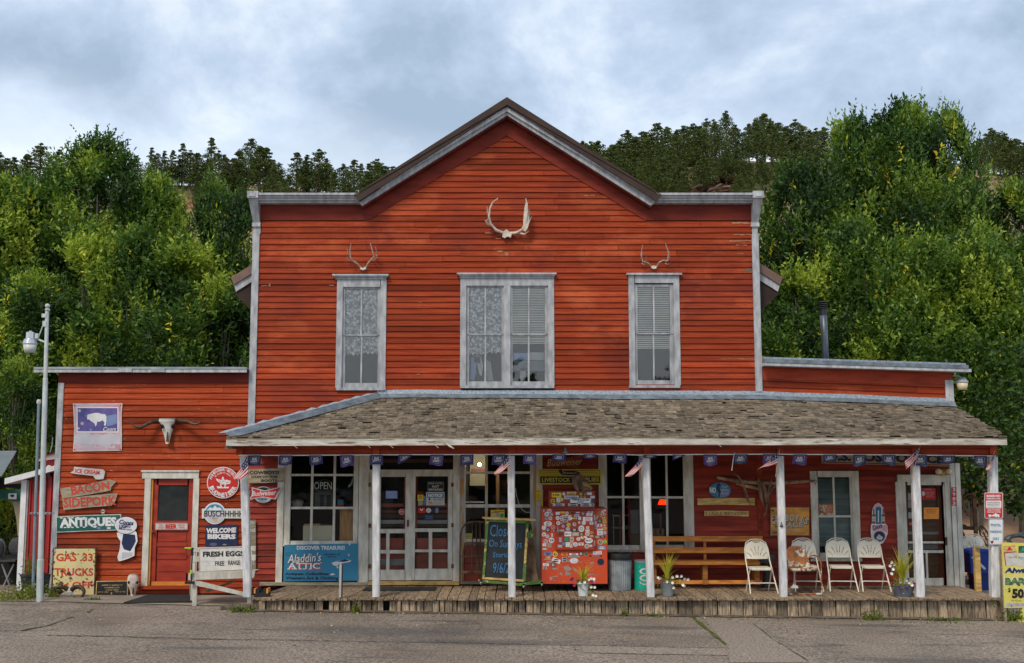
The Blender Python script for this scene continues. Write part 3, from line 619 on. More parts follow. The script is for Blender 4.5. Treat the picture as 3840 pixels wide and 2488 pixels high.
def upper_window(x0, x1, y0, y1, cap, glasses, kinds, thin=False):
    root = MB(); root.rb(x0, y0, x0 + 22 * (1), y1 - 10, -.045, .03, 'white_trim'); root.rb(x1 - 22, y0, x1, y1 - 10, -.045, .03, 'white_trim')
    root.rb(x0 + 22, y0, x1 - 22, y0 + 28, -.042, .03, 'white_trim'); root.rb(x0, y1 - 10, x1 + 0, y1, -.075, .03, 'white_trim', tone=.92)
    for (ga, gb) in zip(glasses[:-1], glasses[1:]): root.rb(ga[1] + 8, y0 + 28, gb[0] - 8, y1 - 10, -.040, .03, 'white_trim')
    if thin: root.rb(cap[0], cap[1], cap[2], cap[1] + 7, -.10, .01, 'white_trim', tone=1.1)
    else:
        root.rb(cap[0], cap[1], cap[2], cap[1] + 6, -.13, .01, 'white_trim', tone=1.1); root.rb(cap[0] + 5, cap[1] + 6, cap[2] - 5, cap[1] + 11, -.10, .01, 'white_trim'); root.rb(cap[0] + 10, cap[1] + 11, cap[2] - 10, y0, -.07, .01, 'white_trim', tone=.94)
    fr = root.build('window', ST)
    for gi, (g0, g1, a0, a1, b0, b1) in enumerate(glasses):
        s = MB(); gl = MB(); cu = MB(); mid = (g0 + g1) / 2
        lo, hi = max(x0 + 22, g0 - 9), min(x1 - 22, g1 + 9)
        for (t0, t1, yf) in ((a0, a1, -.005), (b0, b1, .01)):
            e1 = t1 + 3 if t0 == a0 else y1 - 10
            s.rb(x0 + 20 if gi == 0 else lo, t0 - 9, g0, e1, yf, yf + .03, 'white_trim', tone=.88); s.rb(g1, t0 - 9, x1 - 20 if gi == len(glasses) - 1 else hi, e1, yf, yf + .03, 'white_trim', tone=.88)
            s.rb(g0, t0 - 9 if t0 == a0 else t0 - 5, g1, t0, yf, yf + .03, 'white_trim', tone=.9); s.rb(g0, t1, g1, (t1 + 5 if t0 == a0 else y1 - 10), yf, yf + .03, 'white_trim', tone=.95)
            s.rb(mid - 3, t0, mid + 3, t1, yf, yf + .02, 'white_trim')
            gl.rb(g0, t0, g1, t1, yf + .021, yf + .024, 'glass_upper')
        xa, xb, za, zb = R(g0 - 6, a0 - 4, g1 + 6, b1 + 4)
        zmid = P(1900, b0).z; k = kinds[gi]
        if k == 'lace':
            lace(cu, xa, xb, zmid - .02, zb, .055, 'lace_open', seed=gi + 1); lace(cu, xa, xa + (xb - xa) * .47, zmid - .40, zmid, .055, 'lace_open', True, gi + 2); lace(cu, xa + (xb - xa) * .5, xb, zmid - .37, zmid, .055, 'lace_open', True, gi + 5)
        else:
            n = 34; stop = {'blind1': .60, 'blind2': .66}[k]
            for i in range(n):
                z = zb - (zb - za) * stop * (i + .5) / n * 1.0
                cu.box(xa, xb, .048, .056, z - .014, z + .008, 'blind', rnd.uniform(.85, 1.05))
        sa = s.build('sash', fr); gl.build('pane', fr); cu.build('curtain' if k == 'lace' else 'blind', fr)
    return fr
upper_window(1262, 1448, 1050, 1465, (1250, 1032, 1459), [(1294, 1416, 1085, 1255, 1263, 1437)], ['lace'])
upper_window(1726, 2078, 1045, 1457, (1714, 1027, 2086), [(1759, 1881, 1079, 1252, 1261, 1431), (1922, 2043, 1079, 1252, 1261, 1431)], ['lace', 'blind1'])
upper_window(2358, 2549, 1035, 1456, (2348, 1027, 2555), [(2391, 2512, 1076, 1249, 1257, 1427)], ['blind2'], True)

# ---------------------------------------------------------------- left wing
lw = MB(); Lx = -9.19
clap(lw, Lx + .12, XL - .0, P(300, 2225).z, P(300, 1437).z, 0.0, 'siding_left', [hole(545, 1775, 738, 2200)], seed=11, tones=(.74, 1.18))
lw.build('left_wing_wall', ST)
lt = MB(); z0, z1 = P(300, 1437).z, P(300, 1395).z
lt.box(Lx, XL - .01, -.035, .0, z0, z1 + .06, 'frieze'); lt.build('left_wing_frieze', ST)
lt = MB(); a = P(145, 1375); b_ = P(940, 1368); zb0 = P(145, 1394).z; n = 14
V = []; F = []
lt.box(a.x, XL - .01, -.24, 6.1, zb0 + .035, zb0 + .075, 'flat_roof_trim', .9); lt.box(a.x, XL - .01, -.225, -.185, zb0 - .035, zb0 + .035, 'white_trim', 1.12)
lt.box(P(460, 1380).x, P(510, 1380).x, -.245, -.226, zb0 - .03, zb0 + .05, 'white_trim', 1.1); lt.box(P(580, 1380).x, P(632, 1380).x, -.245, -.226, zb0 - .03, zb0 + .05, 'flat_roof_trim', 1.1)
lt.build('left_wing_roof_edge', ST)
MB().box(Lx, Lx + .115, -.045, .03, gz(-9) + .0, z0, 'white_trim').build('corner_board', ST)
# the outside door
dr = MB()
dr.rb(539, 1795, 562, 2203, -.05, .02, 'white_porch'); dr.rb(722, 1795, 744, 2185, -.05, .02, 'white_porch'); dr.rb(536, 1769, 748, 1795, -.055, .02, 'white_porch'); dr.rb(533, 1764, 751, 1770, -.08, .02, 'white_porch')
dr.rb(563, 1796, 569, 2195, -.02, .06, 'orange_paint'); dr.rb(569, 2182, 722, 2196, -.03, .06, 'orange_paint', tone=.9); dr.rb(535, 2197, 745, 2208, -.13, .02, 'siding_left'); dr.rb(530, 2208, 745, 2228, -.02, .02, 'siding_porch')
fr = dr.build('door_frame', ST)
dl = MB(); yd = .02
for (x0, y0, x1, y1) in ((569, 1796, 587, 2182), (702, 1796, 722, 2182), (587, 1796, 702, 1820), (587, 1954, 702, 1992), (587, 2037, 702, 2050), (587, 2083, 702, 2098), (587, 2150, 702, 2182)): dl.rb(x0, y0, x1, y1, yd, yd + .04, 'door_red')
dl.rb(587, 1992, 702, 2182, yd + .015, yd + .045, 'door_red', tone=.85)
for yy in (1998, 2056, 2104): dl.rb(592, yy, 697, {1998: 2031, 2056: 2077, 2104: 2144}[yy], yd + .004, yd + .02, 'door_red', tone=1.05)
dl.rb(587, 1820, 702, 1954, yd + .025, yd + .03, 'chalkboard', tone=1.4)
dd = dl.build('door', ST)
MB().rb(587, 1820, 702, 1954, yd + .012, yd + .015, 'glass_store').build('pane', dd)
MB().ball(P(573, 1995, -.03), .028, 'horn').build('handle', dd)

# ---------------------------------------------------------------- right wing
rw = MB(); sl = -(P(2900, 1370).z - P(3600, 1392).z) / (P(3600, 1392).x - P(2900, 1370).x)
X0, X1 = XR + .02, P(3545, 1450).x
clap(rw, X0, X1, P(2860, 1475).z, P(2860, 1375).z - .20, 0, 'siding', slope=sl * 1.2, seed=21, tones=(.9, 1.15), sp=.128)
za = P(2860, 1375).z; rw.add([(X0, -.02, za - .24), (X1 + .14, -.02, za - .24 + sl * (X1 + .14 - X0) - .06), (X1 + .14, -.02, za + sl * 4), (X0, -.02, za + .05)], [(0, 1, 2, 3)], 'red_board')
rw.build('right_wing_wall', ST)
rt = MB(); Zr = lambda X: za + sl * (X - X0)
xa, xb = XR + .0, P(3643, 1385, -.3).x
def wedge(b, x0, x1, y0, y1, dz0, dz1, mt, tone=1):
    V = [(x0, y0, Zr(x0) + dz0), (x1, y0, Zr(x1) + dz0), (x1, y0, Zr(x1) + dz1), (x0, y0, Zr(x0) + dz1), (x0, y1, Zr(x0) + dz0), (x1, y1, Zr(x1) + dz0), (x1, y1, Zr(x1) + dz1), (x0, y1, Zr(x0) + dz1)]
    b.add(V, [(0, 1, 2, 3), (4, 7, 6, 5), (3, 2, 6, 7), (0, 4, 5, 1), (0, 3, 7, 4), (1, 5, 6, 2)], mt, tone)
wedge(rt, xa, xb, -.30, .02, -.005, .055, 'white_trim', 1.15); wedge(rt, xa, xb - .06, -.315, 8, .056, .13, 'galv', .9); wedge(rt, xa, xb - .1, -.28, .5, .131, .17, 'galv_bright', .75)
rt.build('right_wing_roof_edge', ST)
MB().box(P(3543, 1460).x, P(3573, 1460).x, -.045, .03, P(3560, 1505).z, P(3560, 1427).z, 'white_trim', 1.15).build('corner_board', ST)

# ---------------------------------------------------------------- porch roof
EY, TY = -2.32, -.03
eA, eB = P(848, 1645, EY), P(3772, 1641, EY); tA, tB = P(1423, 1492, TY), P(3580, 1524, TY)
def rp(X, t):            # point on the roof surface
    s = (X - eA.x) / (eB.x - eA.x); ze = eA.z + (eB.z - eA.z) * s
    xm = P(2856, 1494).x
    zt = P(1423, 1492, TY).z if X < 0 else P(1423, 1492, TY).z + (P(2856, 1496, TY).z - P(1423, 1492, TY).z) * min(1, X / xm)
    if X > xm: zt = P(2856, 1496, TY).z + (P(3580, 1524, TY).z - P(2856, 1496, TY).z) * (X - xm) / (tB.x - xm)
    z = ze + (zt - ze) * t - .05 * math.sin(pi * t) * (1 if X > 2 else .5) * (1 + .6 * math.sin(X * .8)) + .012 * mnoise.noise((X * .8, t * 3, 1))
    return Vector((X, EY + (TY - EY) * t, z))
def xlim(t): return eA.x + (tA.x - eA.x) * t, eB.x + (tB.x - eB.x) * t + .13 * math.sin(pi * min(1, t * 1.05)) * 1.0
pr = MB()
V = []; F = []; nx = 60; ny = 8
for j in range(ny + 1):
    t = j / ny; a, b = xlim(t)
    for i in range(nx + 1): V.append(rp(a + (b - a) * i / nx, t) - Vector((0, 0, .012)))
for j in range(ny):
    for i in range(nx): k = j * (nx + 1) + i; F.append((k, k + 1, k + nx + 2, k + nx + 1))
pr.add(V, F, 'shingle', .5)
pr.add([V[0], V[ny * (nx + 1)], (eA.x, 0, eA.z)], [(0, 1, 2)], 'shingle', .8)
pr.build('porch_roof_deck', ST)
sh = MB(); q = random.Random(5); NC = 21
for c in range(NC):
    t0 = c / NC; a, b = xlim(t0); x = a - q.uniform(0, .1)
    while x < b - .03:
        wd = q.choice((.07, .09, .11, .13, .15, .17, .2)); x1 = min(x + wd, b + q.uniform(-.01, .03)); xs_ = max(x, a)
        if x1 - xs_ > .02:
            dt = q.uniform(-.010, .010) * (1 + (q.random() < .08) * 2); tb = t0 + dt; tt = t0 + 1.35 / NC; lift = .026 + q.uniform(0, .014) + (q.random() < .07) * .022
            tl = q.uniform(-.006, .006)
            p0 = rp(xs_, tb) + Vector((0, 0, lift)); p1 = rp(x1 - .006, tb + tl) + Vector((0, 0, lift + q.uniform(-.006, .006))); p2 = rp(x1 - .006, tt) + Vector((0, 0, .004)); p3 = rp(xs_, tt) + Vector((0, 0, .004))
            dn = Vector((0, .004, -.026)); tone = q.uniform(.60, 1.35) * (1.3 if q.random() < .06 else 1)
            sh.add([p0, p1, p2, p3, p0 + dn, p1 + dn], [(0, 1, 2, 3), (4, 5, 1, 0), (4, 0, 3), (1, 5, 2)], 'shingle', tone)
        x = x1 + (0 if x1 > b else .0)
sh.build('porch_shingles', ST)
# metal hip strip and wall flashing
fl = MB()
h0, h1 = rp(eA.x, 0), rp(tA.x, 1); k0 = Vector((0, 0, .05)); n = 26
Va = []; Fa = []; Vb = []; Fb = []
for i in range(n + 1):
    t = i / n; p = h0.lerp(h1, t); d = Vector((.20, 0, 0)); wv = .02 * mnoise.noise((t * 20, 3, 3))
    Va += [p + d * (.9 if i else .3) + Vector((0, 0, .035)), p + k0 + Vector((-.03, .0, .055))]
    Vb += [p + k0 + Vector((-.03, .0, .057)), p + Vector((-.16, .06, .10 + wv + .02 * (i % 2)))]
for i in range(n): Fa.append((2 * i, 2 * i + 2, 2 * i + 3, 2 * i + 1)); Fb.append((2 * i, 2 * i + 2, 2 * i + 3, 2 * i + 1))
fl.add(Va, Fa, 'galv', .8); fl.add(Vb, Fb, 'galv_bright', .95)
V = []; F = []; n = 90; xa = tA.x - .05
for i in range(n + 1):
    X = xa + (tB.x + .0 - xa) * i / n; p = rp(X, 1.0); jag = .010 * mnoise.noise((X * 5, 1, 0))
    V += [(X, -.16, rp(X, .94).z + .045), (X, -.045, p.z + .075), (X, -.03, p.z + .155 + jag)]
for i in range(n): F += [(3 * i, 3 * i + 3, 3 * i + 4, 3 * i + 1), (3 * i + 1, 3 * i + 4, 3 * i + 5, 3 * i + 2)]
fl.add(V, F, 'galv')
for k in range(1, len(fl.F)):
    if k >= len(Fa) + len(Fb) and (k - len(Fa) - len(Fb)) % 2 == 1: fl.m[k] = 'galv_bright'; fl.t[k] = .8
fl.build('roof_flashing', ST)
# fascia, sagging slightly
def strip(b, pts, y0, y1, mt, tone=1.0):          # pts = [(x_px, ytop, ybot)] measured at plane y0
    V = []; F = []
    for x, a, c in pts:
        p, r = P(x, a, y0), P(x, c, y0); V += [(p.x, y0, r.z), (p.x, y0, p.z), (p.x, y1, r.z), (p.x, y1, p.z)]
    n = len(pts)
    for i in range(n - 1): k = 4 * i; F += [(k, k + 4, k + 5, k + 1), (k + 2, k + 3, k + 7, k + 6), (k + 1, k + 5, k + 7, k + 3), (k, k + 2, k + 6, k + 4)]
    F += [(0, 1, 3, 2), (4 * n - 4, 4 * n - 2, 4 * n - 1, 4 * n - 3)]
    return b.add(V, F, mt, tone)
fa = MB(); pts = [(848, 1650, 1673), (1000, 1650, 1673), (1300, 1648, 1672), (1700, 1646, 1670), (2100, 1645, 1669), (2500, 1646, 1668), (2700, 1648, 1668), (2900, 1650, 1670), (3100, 1646, 1667), (3400, 1646, 1668), (3776, 1649, 1669)]
strip(fa, pts, -2.36, -2.31, 'white_eave'); strip(fa, [(x, a - 5, a) for x, a, c in pts], -2.345, -2.30, 'old_wood', .7)
for x, y in ((1385, 1672), (1640, 1672), (1110, 1673), (1470, 1672), (2700, 1668)): fa.beam(P(x - 8, y - 2, -2.37), P(x + 5, y + 9, -2.38), .008, .008, 'white_eave')
fa.poly([(1668, 1655), (1690, 1672), (1703, 1681), (1700, 1684), (1682, 1674), (1662, 1657)], 'white_eave', -2.40, .02, 1.3)
fa.build('porch_fascia', ST)
bm = MB(); BY = -1.93
pts = [(886, 1673, 1706), (1400, 1671, 1706), (2000, 1670, 1703), (2430, 1670, 1704), (2900, 1671, 1704), (3400, 1669, 1704), (3738, 1668, 1709)]
strip(bm, pts, BY + .02, BY + .14, 'red_board'); strip(bm, [(x, a, a + 13) for x, a, c in pts], BY - .03, BY + .02, 'red_board', .9); strip(bm, [(x, a + 13, a + 15) for x, a, c in pts], BY - .015, BY + .02, 'red_board', .55); strip(bm, [(x, c - 3, c) for x, a, c in pts], BY + .0, BY + .02, 'red_board', .8)
for x in (900, 1412, 1918, 2425, 2925, 3430, 3722): bm.rb(x - 12, 1672, x + 12, 1705, BY - .035, BY + .02, 'red_board', BY, 1.05)
bm.box(P(3700, 1690, BY).x, P(3738, 1690, BY).x, BY + .14, 0, P(3738, 1709, BY).z - .02, P(3738, 1668, BY).z, 'white_porch', .8)
bm.box(P(886, 1690, BY).x, P(910, 1690, BY).x, BY + .14, -.03, P(886, 1706, BY).z, P(886, 1673, BY).z, 'red_board', .8)
bm.build('porch_beam', ST)
ce = MB(); zc = P(1920, 1670, BY).z
ce.add([(eA.x + .1, -2.3, zc + .005), (eB.x - .05, -2.3, zc + .005), (8.9, -.02, zc - .12), (XL + .4, -.02, zc - .12)], [(3, 2, 1, 0)], 'white_porch', .55)
ce.box(-5.2, -5.08, -2.3, -1.9, zc - .07, zc + .0, 'old_wood', .5)
ce.build('porch_ceiling', ST)
for (xt, yt, xb, yb, w) in ((916, 1712, 929, 2238, 28), (1412, 1712, 1411, 2226, 27), (1917, 1710, 1920, 2226, 26.5), (2420, 1712, 2440, 2229, 27), (2924, 1711, 2938, 2228, 26), (3431, 1726, 3449, 2233, 29), (3721, 1715, 3731, 2234, 31)):
    PY = -1.86; a, b = P(xt, yt, PY), P(xb, yb, PY); wm = w / F_PX * (PY + CAM_D); b.z = DECK + .004; pm = MB(); n = 12
    c_ = wm * .14; pr_ = [(-wm / 2 + c_, -wm / 2), (wm / 2 - c_, -wm / 2), (wm / 2, -wm / 2 + c_), (wm / 2, wm / 2 - c_), (wm / 2 - c_, wm / 2), (-wm / 2 + c_, wm / 2), (-wm / 2, wm / 2 - c_), (-wm / 2, -wm / 2 + c_)]
    V = []; F = []
    for i in range(n + 1):
        t = i / n; p = b.lerp(a, t); k = 1 + .035 * mnoise.noise((t * 4, xt, 1)) + (.07 if t < .25 and xt > 3400 else 0)
        ox = .006 * mnoise.noise((t * 3, xt, 9))
        V += [(p.x + ox + u * k, p.y + v * k, p.z) for u, v in pr_]
    for i in range(n):
        for j in range(8): F.append((i * 8 + j, i * 8 + (j + 1) % 8, (i + 1) * 8 + (j + 1) % 8, (i + 1) * 8 + j))
    F += [tuple(range(7, -1, -1)), tuple(range(n * 8, n * 8 + 8))]
    pm.add(V, F, 'white_post', rnd.uniform(.93, 1.05)); pm.build('porch_post', ST)
# ---------------------------------------------------------------- deck
dk = MB(); q = random.Random(9); FY = -2.0; x = P(941, 2240, FY).x; xe_ = P(3752, 2240, FY).x; XD0 = x
while x < xe_:
    wd = q.uniform(.13, .21); lean = .30 * max(-.0, min(1, (-1.5 - x) / 3)) + (-.35 if x > 6.5 else 0) * 0 + q.uniform(-.02, .02)
    fy = FY - q.uniform(-.03, .035); x1 = min(x + wd, xe_); g_ = .007; dz = q.uniform(-.006, .004); yb = 0.0
    n = 5; V = []; F = []
    for i in range(n + 1):
        y = fy + (yb - fy) * i / n; o = lean * (i / n)
        e_ = (.006 * q.uniform(-1, 1))
        V += [(x + o + g_, y, DECK + dz + e_ * .5), (x1 + o - g_, y, DECK + dz - e_ * .5), (x + o + g_, y, DECK - .045), (x1 + o - g_, y, DECK - .045)]
    for i in range(n): k = 4 * i; F += [(k, k + 1, k + 5, k + 4), (k, k + 4, k + 6, k + 2), (k + 1, k + 3, k + 7, k + 5)]
    F += [(2, 3, 1, 0)]
    dk.add(V, F, 'deck_wood', q.uniform(.75, 1.15))
    # broken, frayed board end
    for j in range(q.randint(1, 3)):
        u = q.uniform(x + .02, x1 - .02); dk.box(u - .03, u + .02, fy - q.uniform(.005, .03), fy, DECK - .05 + q.uniform(0, .012), DECK - .012 + dz, 'deck_wood', q.uniform(.35, .9))
    x = x1
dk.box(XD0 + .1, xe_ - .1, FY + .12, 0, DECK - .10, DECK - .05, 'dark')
dk.rb(978, 2183, 1385, 2194, -.12, -.005, 'old_wood', tone=1.0); dk.rb(1385, 2178, 1722, 2192, -.14, -.005, 'tan_wood', tone=.75); dk.rb(1722, 2180, 2000, 2190, -.08, -.005, 'old_wood', tone=.7)
dk.build('porch_deck', ST)
sk = MB(); x = XD0 - .02
while x < xe_ + .05:
    s = (x - XD0) / (xe_ - XD0); wd = q.uniform(.07, .16) if s < .45 else q.uniform(.16, .26); x1 = x + wd; zb = gz(x) - .03 + q.uniform(-.0, .02) * (s < .6); zt = DECK - .052 - q.uniform(0, .012)
    gap = (s < .6 and wd < .11 and q.random() < .08) or abs(x - P(3577, 2270, FY).x) < .06
    yy = FY + .10 + q.uniform(-.015, .015) - (.05 if s < .35 and q.random() < .4 else 0); sk_ = q.uniform(-.008, .008)
    if not gap:
        V = [(x + .009, yy, zb), (x1 - .009, yy, zb), (x1 - .009 + sk_, yy, zt), (x + .009 + sk_, yy, zt)]; V += [(a, b + .05, c) for a, b, c in V]
        sk.add(V, [(0, 1, 2, 3), (3, 2, 6, 7), (0, 3, 7, 4), (1, 5, 6, 2)], 'skirt_wood', q.choice((.5, .7, .85, 1.0, 1.1, 1.25, 1.4)))
    x = x1
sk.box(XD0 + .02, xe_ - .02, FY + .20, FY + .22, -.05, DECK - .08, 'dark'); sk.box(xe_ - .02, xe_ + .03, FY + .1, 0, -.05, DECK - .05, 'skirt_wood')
sk.build('porch_skirt', ST)
# stair-side step edge at the left
st = MB(); st.box(XD0 - .55, XD0 - .03, -1.97, -1.75, gz(-5), gz(-5) + .07, 'grime_dirt'); st.build('curb_stone', ST)
# ---------------------------------------------------------------- store front under the porch
pw = MB(); zt_ = P(1900, 1690).z - .0; zb_ = DECK - .02
ho = [hole(1040, 1600, 1365, 2210), hole(1348, 1600, 2032, 2210), hole(2245, 1600, 2599, 2055), hole(3040, 1768, 3224, 2103), hole(3362, 1783, 3605, 2210), hole(2838, 1600, 2859, 2030)]
clap(pw, XL + .0, P(3566, 1950).x, zb_, 3.35, 0, 'siding_porch', ho, seed=31, tones=(.82, 1.2))
pw.rb(2838, 1690, 2859, 2018, -.03, 0, 'red_board', tone=.8)
pw.build('store_front_wall', ST)
def casing(rects, mt='white_porch', name='window_frame', root=None):
    b = MB()
    for r in rects: b.rb(r[0], r[1], r[2], r[3], r[4] if len(r) > 4 else -.05, r[5] if len(r) > 5 else .03, r[6] if len(r) > 6 else mt, tone=r[7] if len(r) > 7 else 1.0)
    return b.build(name, root or ST)
# window beside the attic sign: 3 x 3 panes
w1 = casing([(1040, 1690, 1064, 2192, -.06), (1066, 1690, 1090, 2046, -.03), (1326, 1690, 1344, 2046, -.03), (1090, 2029, 1326, 2042, -.035), (1064, 2040, 1345, 2185, -.01, .03, 'red_board'), (1060, 2042, 1345, 2048, -.06)], name='window')
casing([(1165, 1690, 1174, 2029, .0, .02), (1249, 1690, 1258, 2029, .0, .02), (1090, 1778, 1326, 1786, -.01, .02), (1090, 1901, 1326, 1910, -.01, .02)], name='muntin', root=w1)
MB().rb(1090, 1690, 1326, 2029, .022, .025, 'glass_store').build('pane', w1)
# double screen doors
casing([(1346, 1690, 1384, 2190, -.07), (1384, 1762, 1705, 1776, -.05), (1699, 1690, 1724, 2186, -.07), (1724, 1690, 1740, 2186, -.05, .03, 'peeled_orange'), (1384, 1690, 1705, 1762, .06, .08, 'dark'), (1384, 1722, 1705, 1736, .04, .06, 'interior_wood', .5), (1384, 1776, 1390, 2178, -.03), (1360, 1776, 1372, 2186, -.075)], name='door_frame')
def leaf(xa, xb, gx0, gx1, gy0, gy1, rows, cols, top, bot):
    r = [(xa, top, gx0, bot), (gx1, top, xb, bot), (gx0, top, gx1, gy0), (gx0, gy1, gx1, rows[0][0]), (gx0, rows[0][1], gx1, rows[1][0]), (gx0, rows[1][1], gx1, bot), (cols[0][1], rows[0][0], cols[1][0], rows[0][1]), (cols[0][1], rows[1][0], cols[1][0], rows[1][1])]
    d = casing([(a, b, c, e, -.035, .0) for a, b, c, e in r], name='screen_door')
    m = MB(); m.rb(gx0, gy0, gx1, gy1, -.018, -.016, 'glass_door'); m.rb(gx0, rows[0][0], gx1, rows[1][1], -.018, -.016, 'glass_door'); m.build('screen', d)
    for y in ((top + 35), (gy1 - 20), bot - 60): h = MB(); h.rb(xa - 5 if xa < 1500 else xb - 4, y, xa + 4 if xa < 1500 else xb + 5, y + 15, -.08, -.035, 'rust', tone=1.3); h.build('hinge', d)
    return d
dl1 = leaf(1388, 1526, 1427, 1520, 1789, 1984, ((2000, 2063), (2076, 2137)), ((1394, 1449), (1461, 1515)), 1776, 2176)
dl2 = leaf(1546, 1697, 1557, 1680, 1787, 1982, ((1995, 2061), (2071, 2133)), ((1557, 1608), (1621, 1679)), 1776, 2175)
casing([(1394, 1789, 1427, 1984, -.033, 0)], name='door_stile', root=dl1)
casing([(1526, 1776, 1546, 2176, -.045)], name='center_post')
MB().rb(1528, 1950, 1534, 1975, -.10, -.045, 'rust').build('handle', dl1)
idr = MB()
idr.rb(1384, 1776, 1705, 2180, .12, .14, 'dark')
for (a, b) in ((1390, 1526), (1550, 1690)):
    idr.rb(a, 1776, a + 12, 2180, .09, .12, 'interior_red'); idr.rb(b - 14, 1776, b, 2180, .09, .12, 'interior_red')
    idr.rb(a, 1890, b, 1903, .09, .12, 'interior_red'); idr.rb(a, 2020, b, 2180, .09, .12, 'interior_red', tone=1.3)
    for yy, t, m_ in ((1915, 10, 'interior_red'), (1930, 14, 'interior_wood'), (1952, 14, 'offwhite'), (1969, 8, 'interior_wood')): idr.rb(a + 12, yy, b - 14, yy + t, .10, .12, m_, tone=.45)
    idr.rb(a + 12, 1995, b - 14, 2015, .1, .12, 'dark', tone=1)
    idr.rb(a + 8, 2085, b - 6, 2112, .07, .09, 'interior_red', tone=1.0)
idr.rb(1395, 2098, 1520, 2122, .06, .07, 'offwhite', tone=.35)
idr.build('inner_doors', ST)
# window behind the chalkboard
w2 = casing([(1738, 1690, 1746, 2036, -.03), (1988, 1690, 2000, 2180, -.03), (2000, 1690, 2011, 2180, -.045, .03, 'peeled_orange'), (2011, 1690, 2034, 2185, -.06), (1746, 2022, 1988, 2032, -.04), (1740, 2032, 1990, 2182, .0, .03, 'interior_red', 1.2), (1740, 2032, 1990, 2046, -.01, .0, 'peeled_orange', .6), (1740, 2110, 1990, 2116, -.01, .0, 'interior_red', .6)], name='window')
casing([(1819, 1690, 1829, 2022, .0, .02, 'peeled_orange', 1.2), (1904, 1690, 1914, 2022, .0, .02), (1746, 1769, 1988, 1778, -.01, .02), (1746, 1892, 1988, 1904, -.01, .02)], name='muntin', root=w2)
MB().rb(1746, 1690, 1988, 2022, .022, .025, 'glass_store').build('pane', w2)
# twin windows behind the ice box and bin
w3 = casing([(2245, 1690, 2276, 2066, -.05), (2398, 1690, 2441, 2066, -.05), (2563, 1690, 2600, 2056, -.05), (2276, 2045, 2398, 2062, -.03), (2441, 2044, 2563, 2058, -.03), (2240, 2062, 2445, 2070, -.09, .03, 'peeled_orange'), (2415, 1690, 2421, 2066, -.055, .03, 'white_porch', .7)], name='window')
casing([(2333, 1690, 2341, 2045, .0, .02), (2497, 1690, 2505, 2045, .0, .02), (2276, 1861, 2398, 1869, -.015, .02), (2441, 1862, 2563, 1870, -.015, .02)], name='muntin', root=w3)
g_ = MB(); g_.rb(2276, 1690, 2398, 2045, .022, .025, 'glass_store'); g_.rb(2441, 1690, 2563, 2045, .022, .025, 'glass_store'); g_.build('pane', w3)
# window with blinds
w4 = casing([(3040, 1767, 3064, 2096, -.05), (3196, 1767, 3222, 2096, -.05), (3064, 1767, 3196, 1790, -.048), (3036, 2096, 3228, 2104, -.10), (3064, 1790, 3069, 2096, -.02), (3190, 1790, 3196, 2096, -.02), (3069, 2074, 3190, 2096, -.02)], name='window')
casing([(3126, 1790, 3133, 2074, .0, .02), (3064, 1933, 3196, 1941, -.012, .02)], name='muntin', root=w4)
MB().rb(3069, 1795, 3190, 2073, .022, .025, 'glass_store').build('pane', w4)
bl = MB(); xa, xb, z0, z1 = R(3068, 1795, 3191, 2050)
for i in range(58): z = z0 + (z1 - z0) * (i + .5) / 58; bl.add([(xa, .05, z - .009), (xb, .05, z - .009), (xb, .07, z + .004), (xa, .07, z + .004)], [(0, 1, 2, 3)], 'blind_teal', rnd.uniform(.8, 1.1))
bl.build('blind', w4)
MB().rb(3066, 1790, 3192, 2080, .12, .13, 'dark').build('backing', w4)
# post office door
casing([(3362, 1808, 3386, 2190, -.05), (3362, 1781, 3566, 1808, -.055), (3548, 1808, 3566, 2196, -.05), (3567, 1738, 3604, 2203, -.07, .05, 'white_porch', 1.1), (3584, 1738, 3586, 2203, -.073, -.07, 'grey_text', .5)], name='door_frame')
d4 = casing([(a, b, c, e, -.03, .0) for a, b, c, e in ((3388, 1808, 3401, 2196), (3536, 1808, 3548, 2196), (3401, 1808, 3536, 1820), (3401, 2031, 3536, 2038), (3401, 2064, 3536, 2074), (3401, 2168, 3536, 2196), (3471, 2074, 3478, 2168), (3536, 1808, 3541, 2196))], name='screen_door')
MB().rb(3401, 1820, 3536, 2168, -.012, -.010, 'glass_door').build('screen', d4)
MB().rb(3542, 2015, 3548, 2045, -.07, -.03, 'rust').build('handle', d4)
ib = MB(); ib.rb(3395, 1812, 3545, 2190, .1, .12, 'interior_wood', tone=.8); ib.rb(3395, 1812, 3410, 2190, .07, .1, 'interior_red'); ib.rb(3524, 1812, 3545, 2190, .07, .1, 'interior_red', tone=.8); ib.rb(3410, 1995, 3524, 2006, .06, .1, 'offwhite', tone=.4); ib.rb(3410, 2040, 3524, 2062, .07, .1, 'offwhite', tone=.25); ib.build('inner_door', ST)
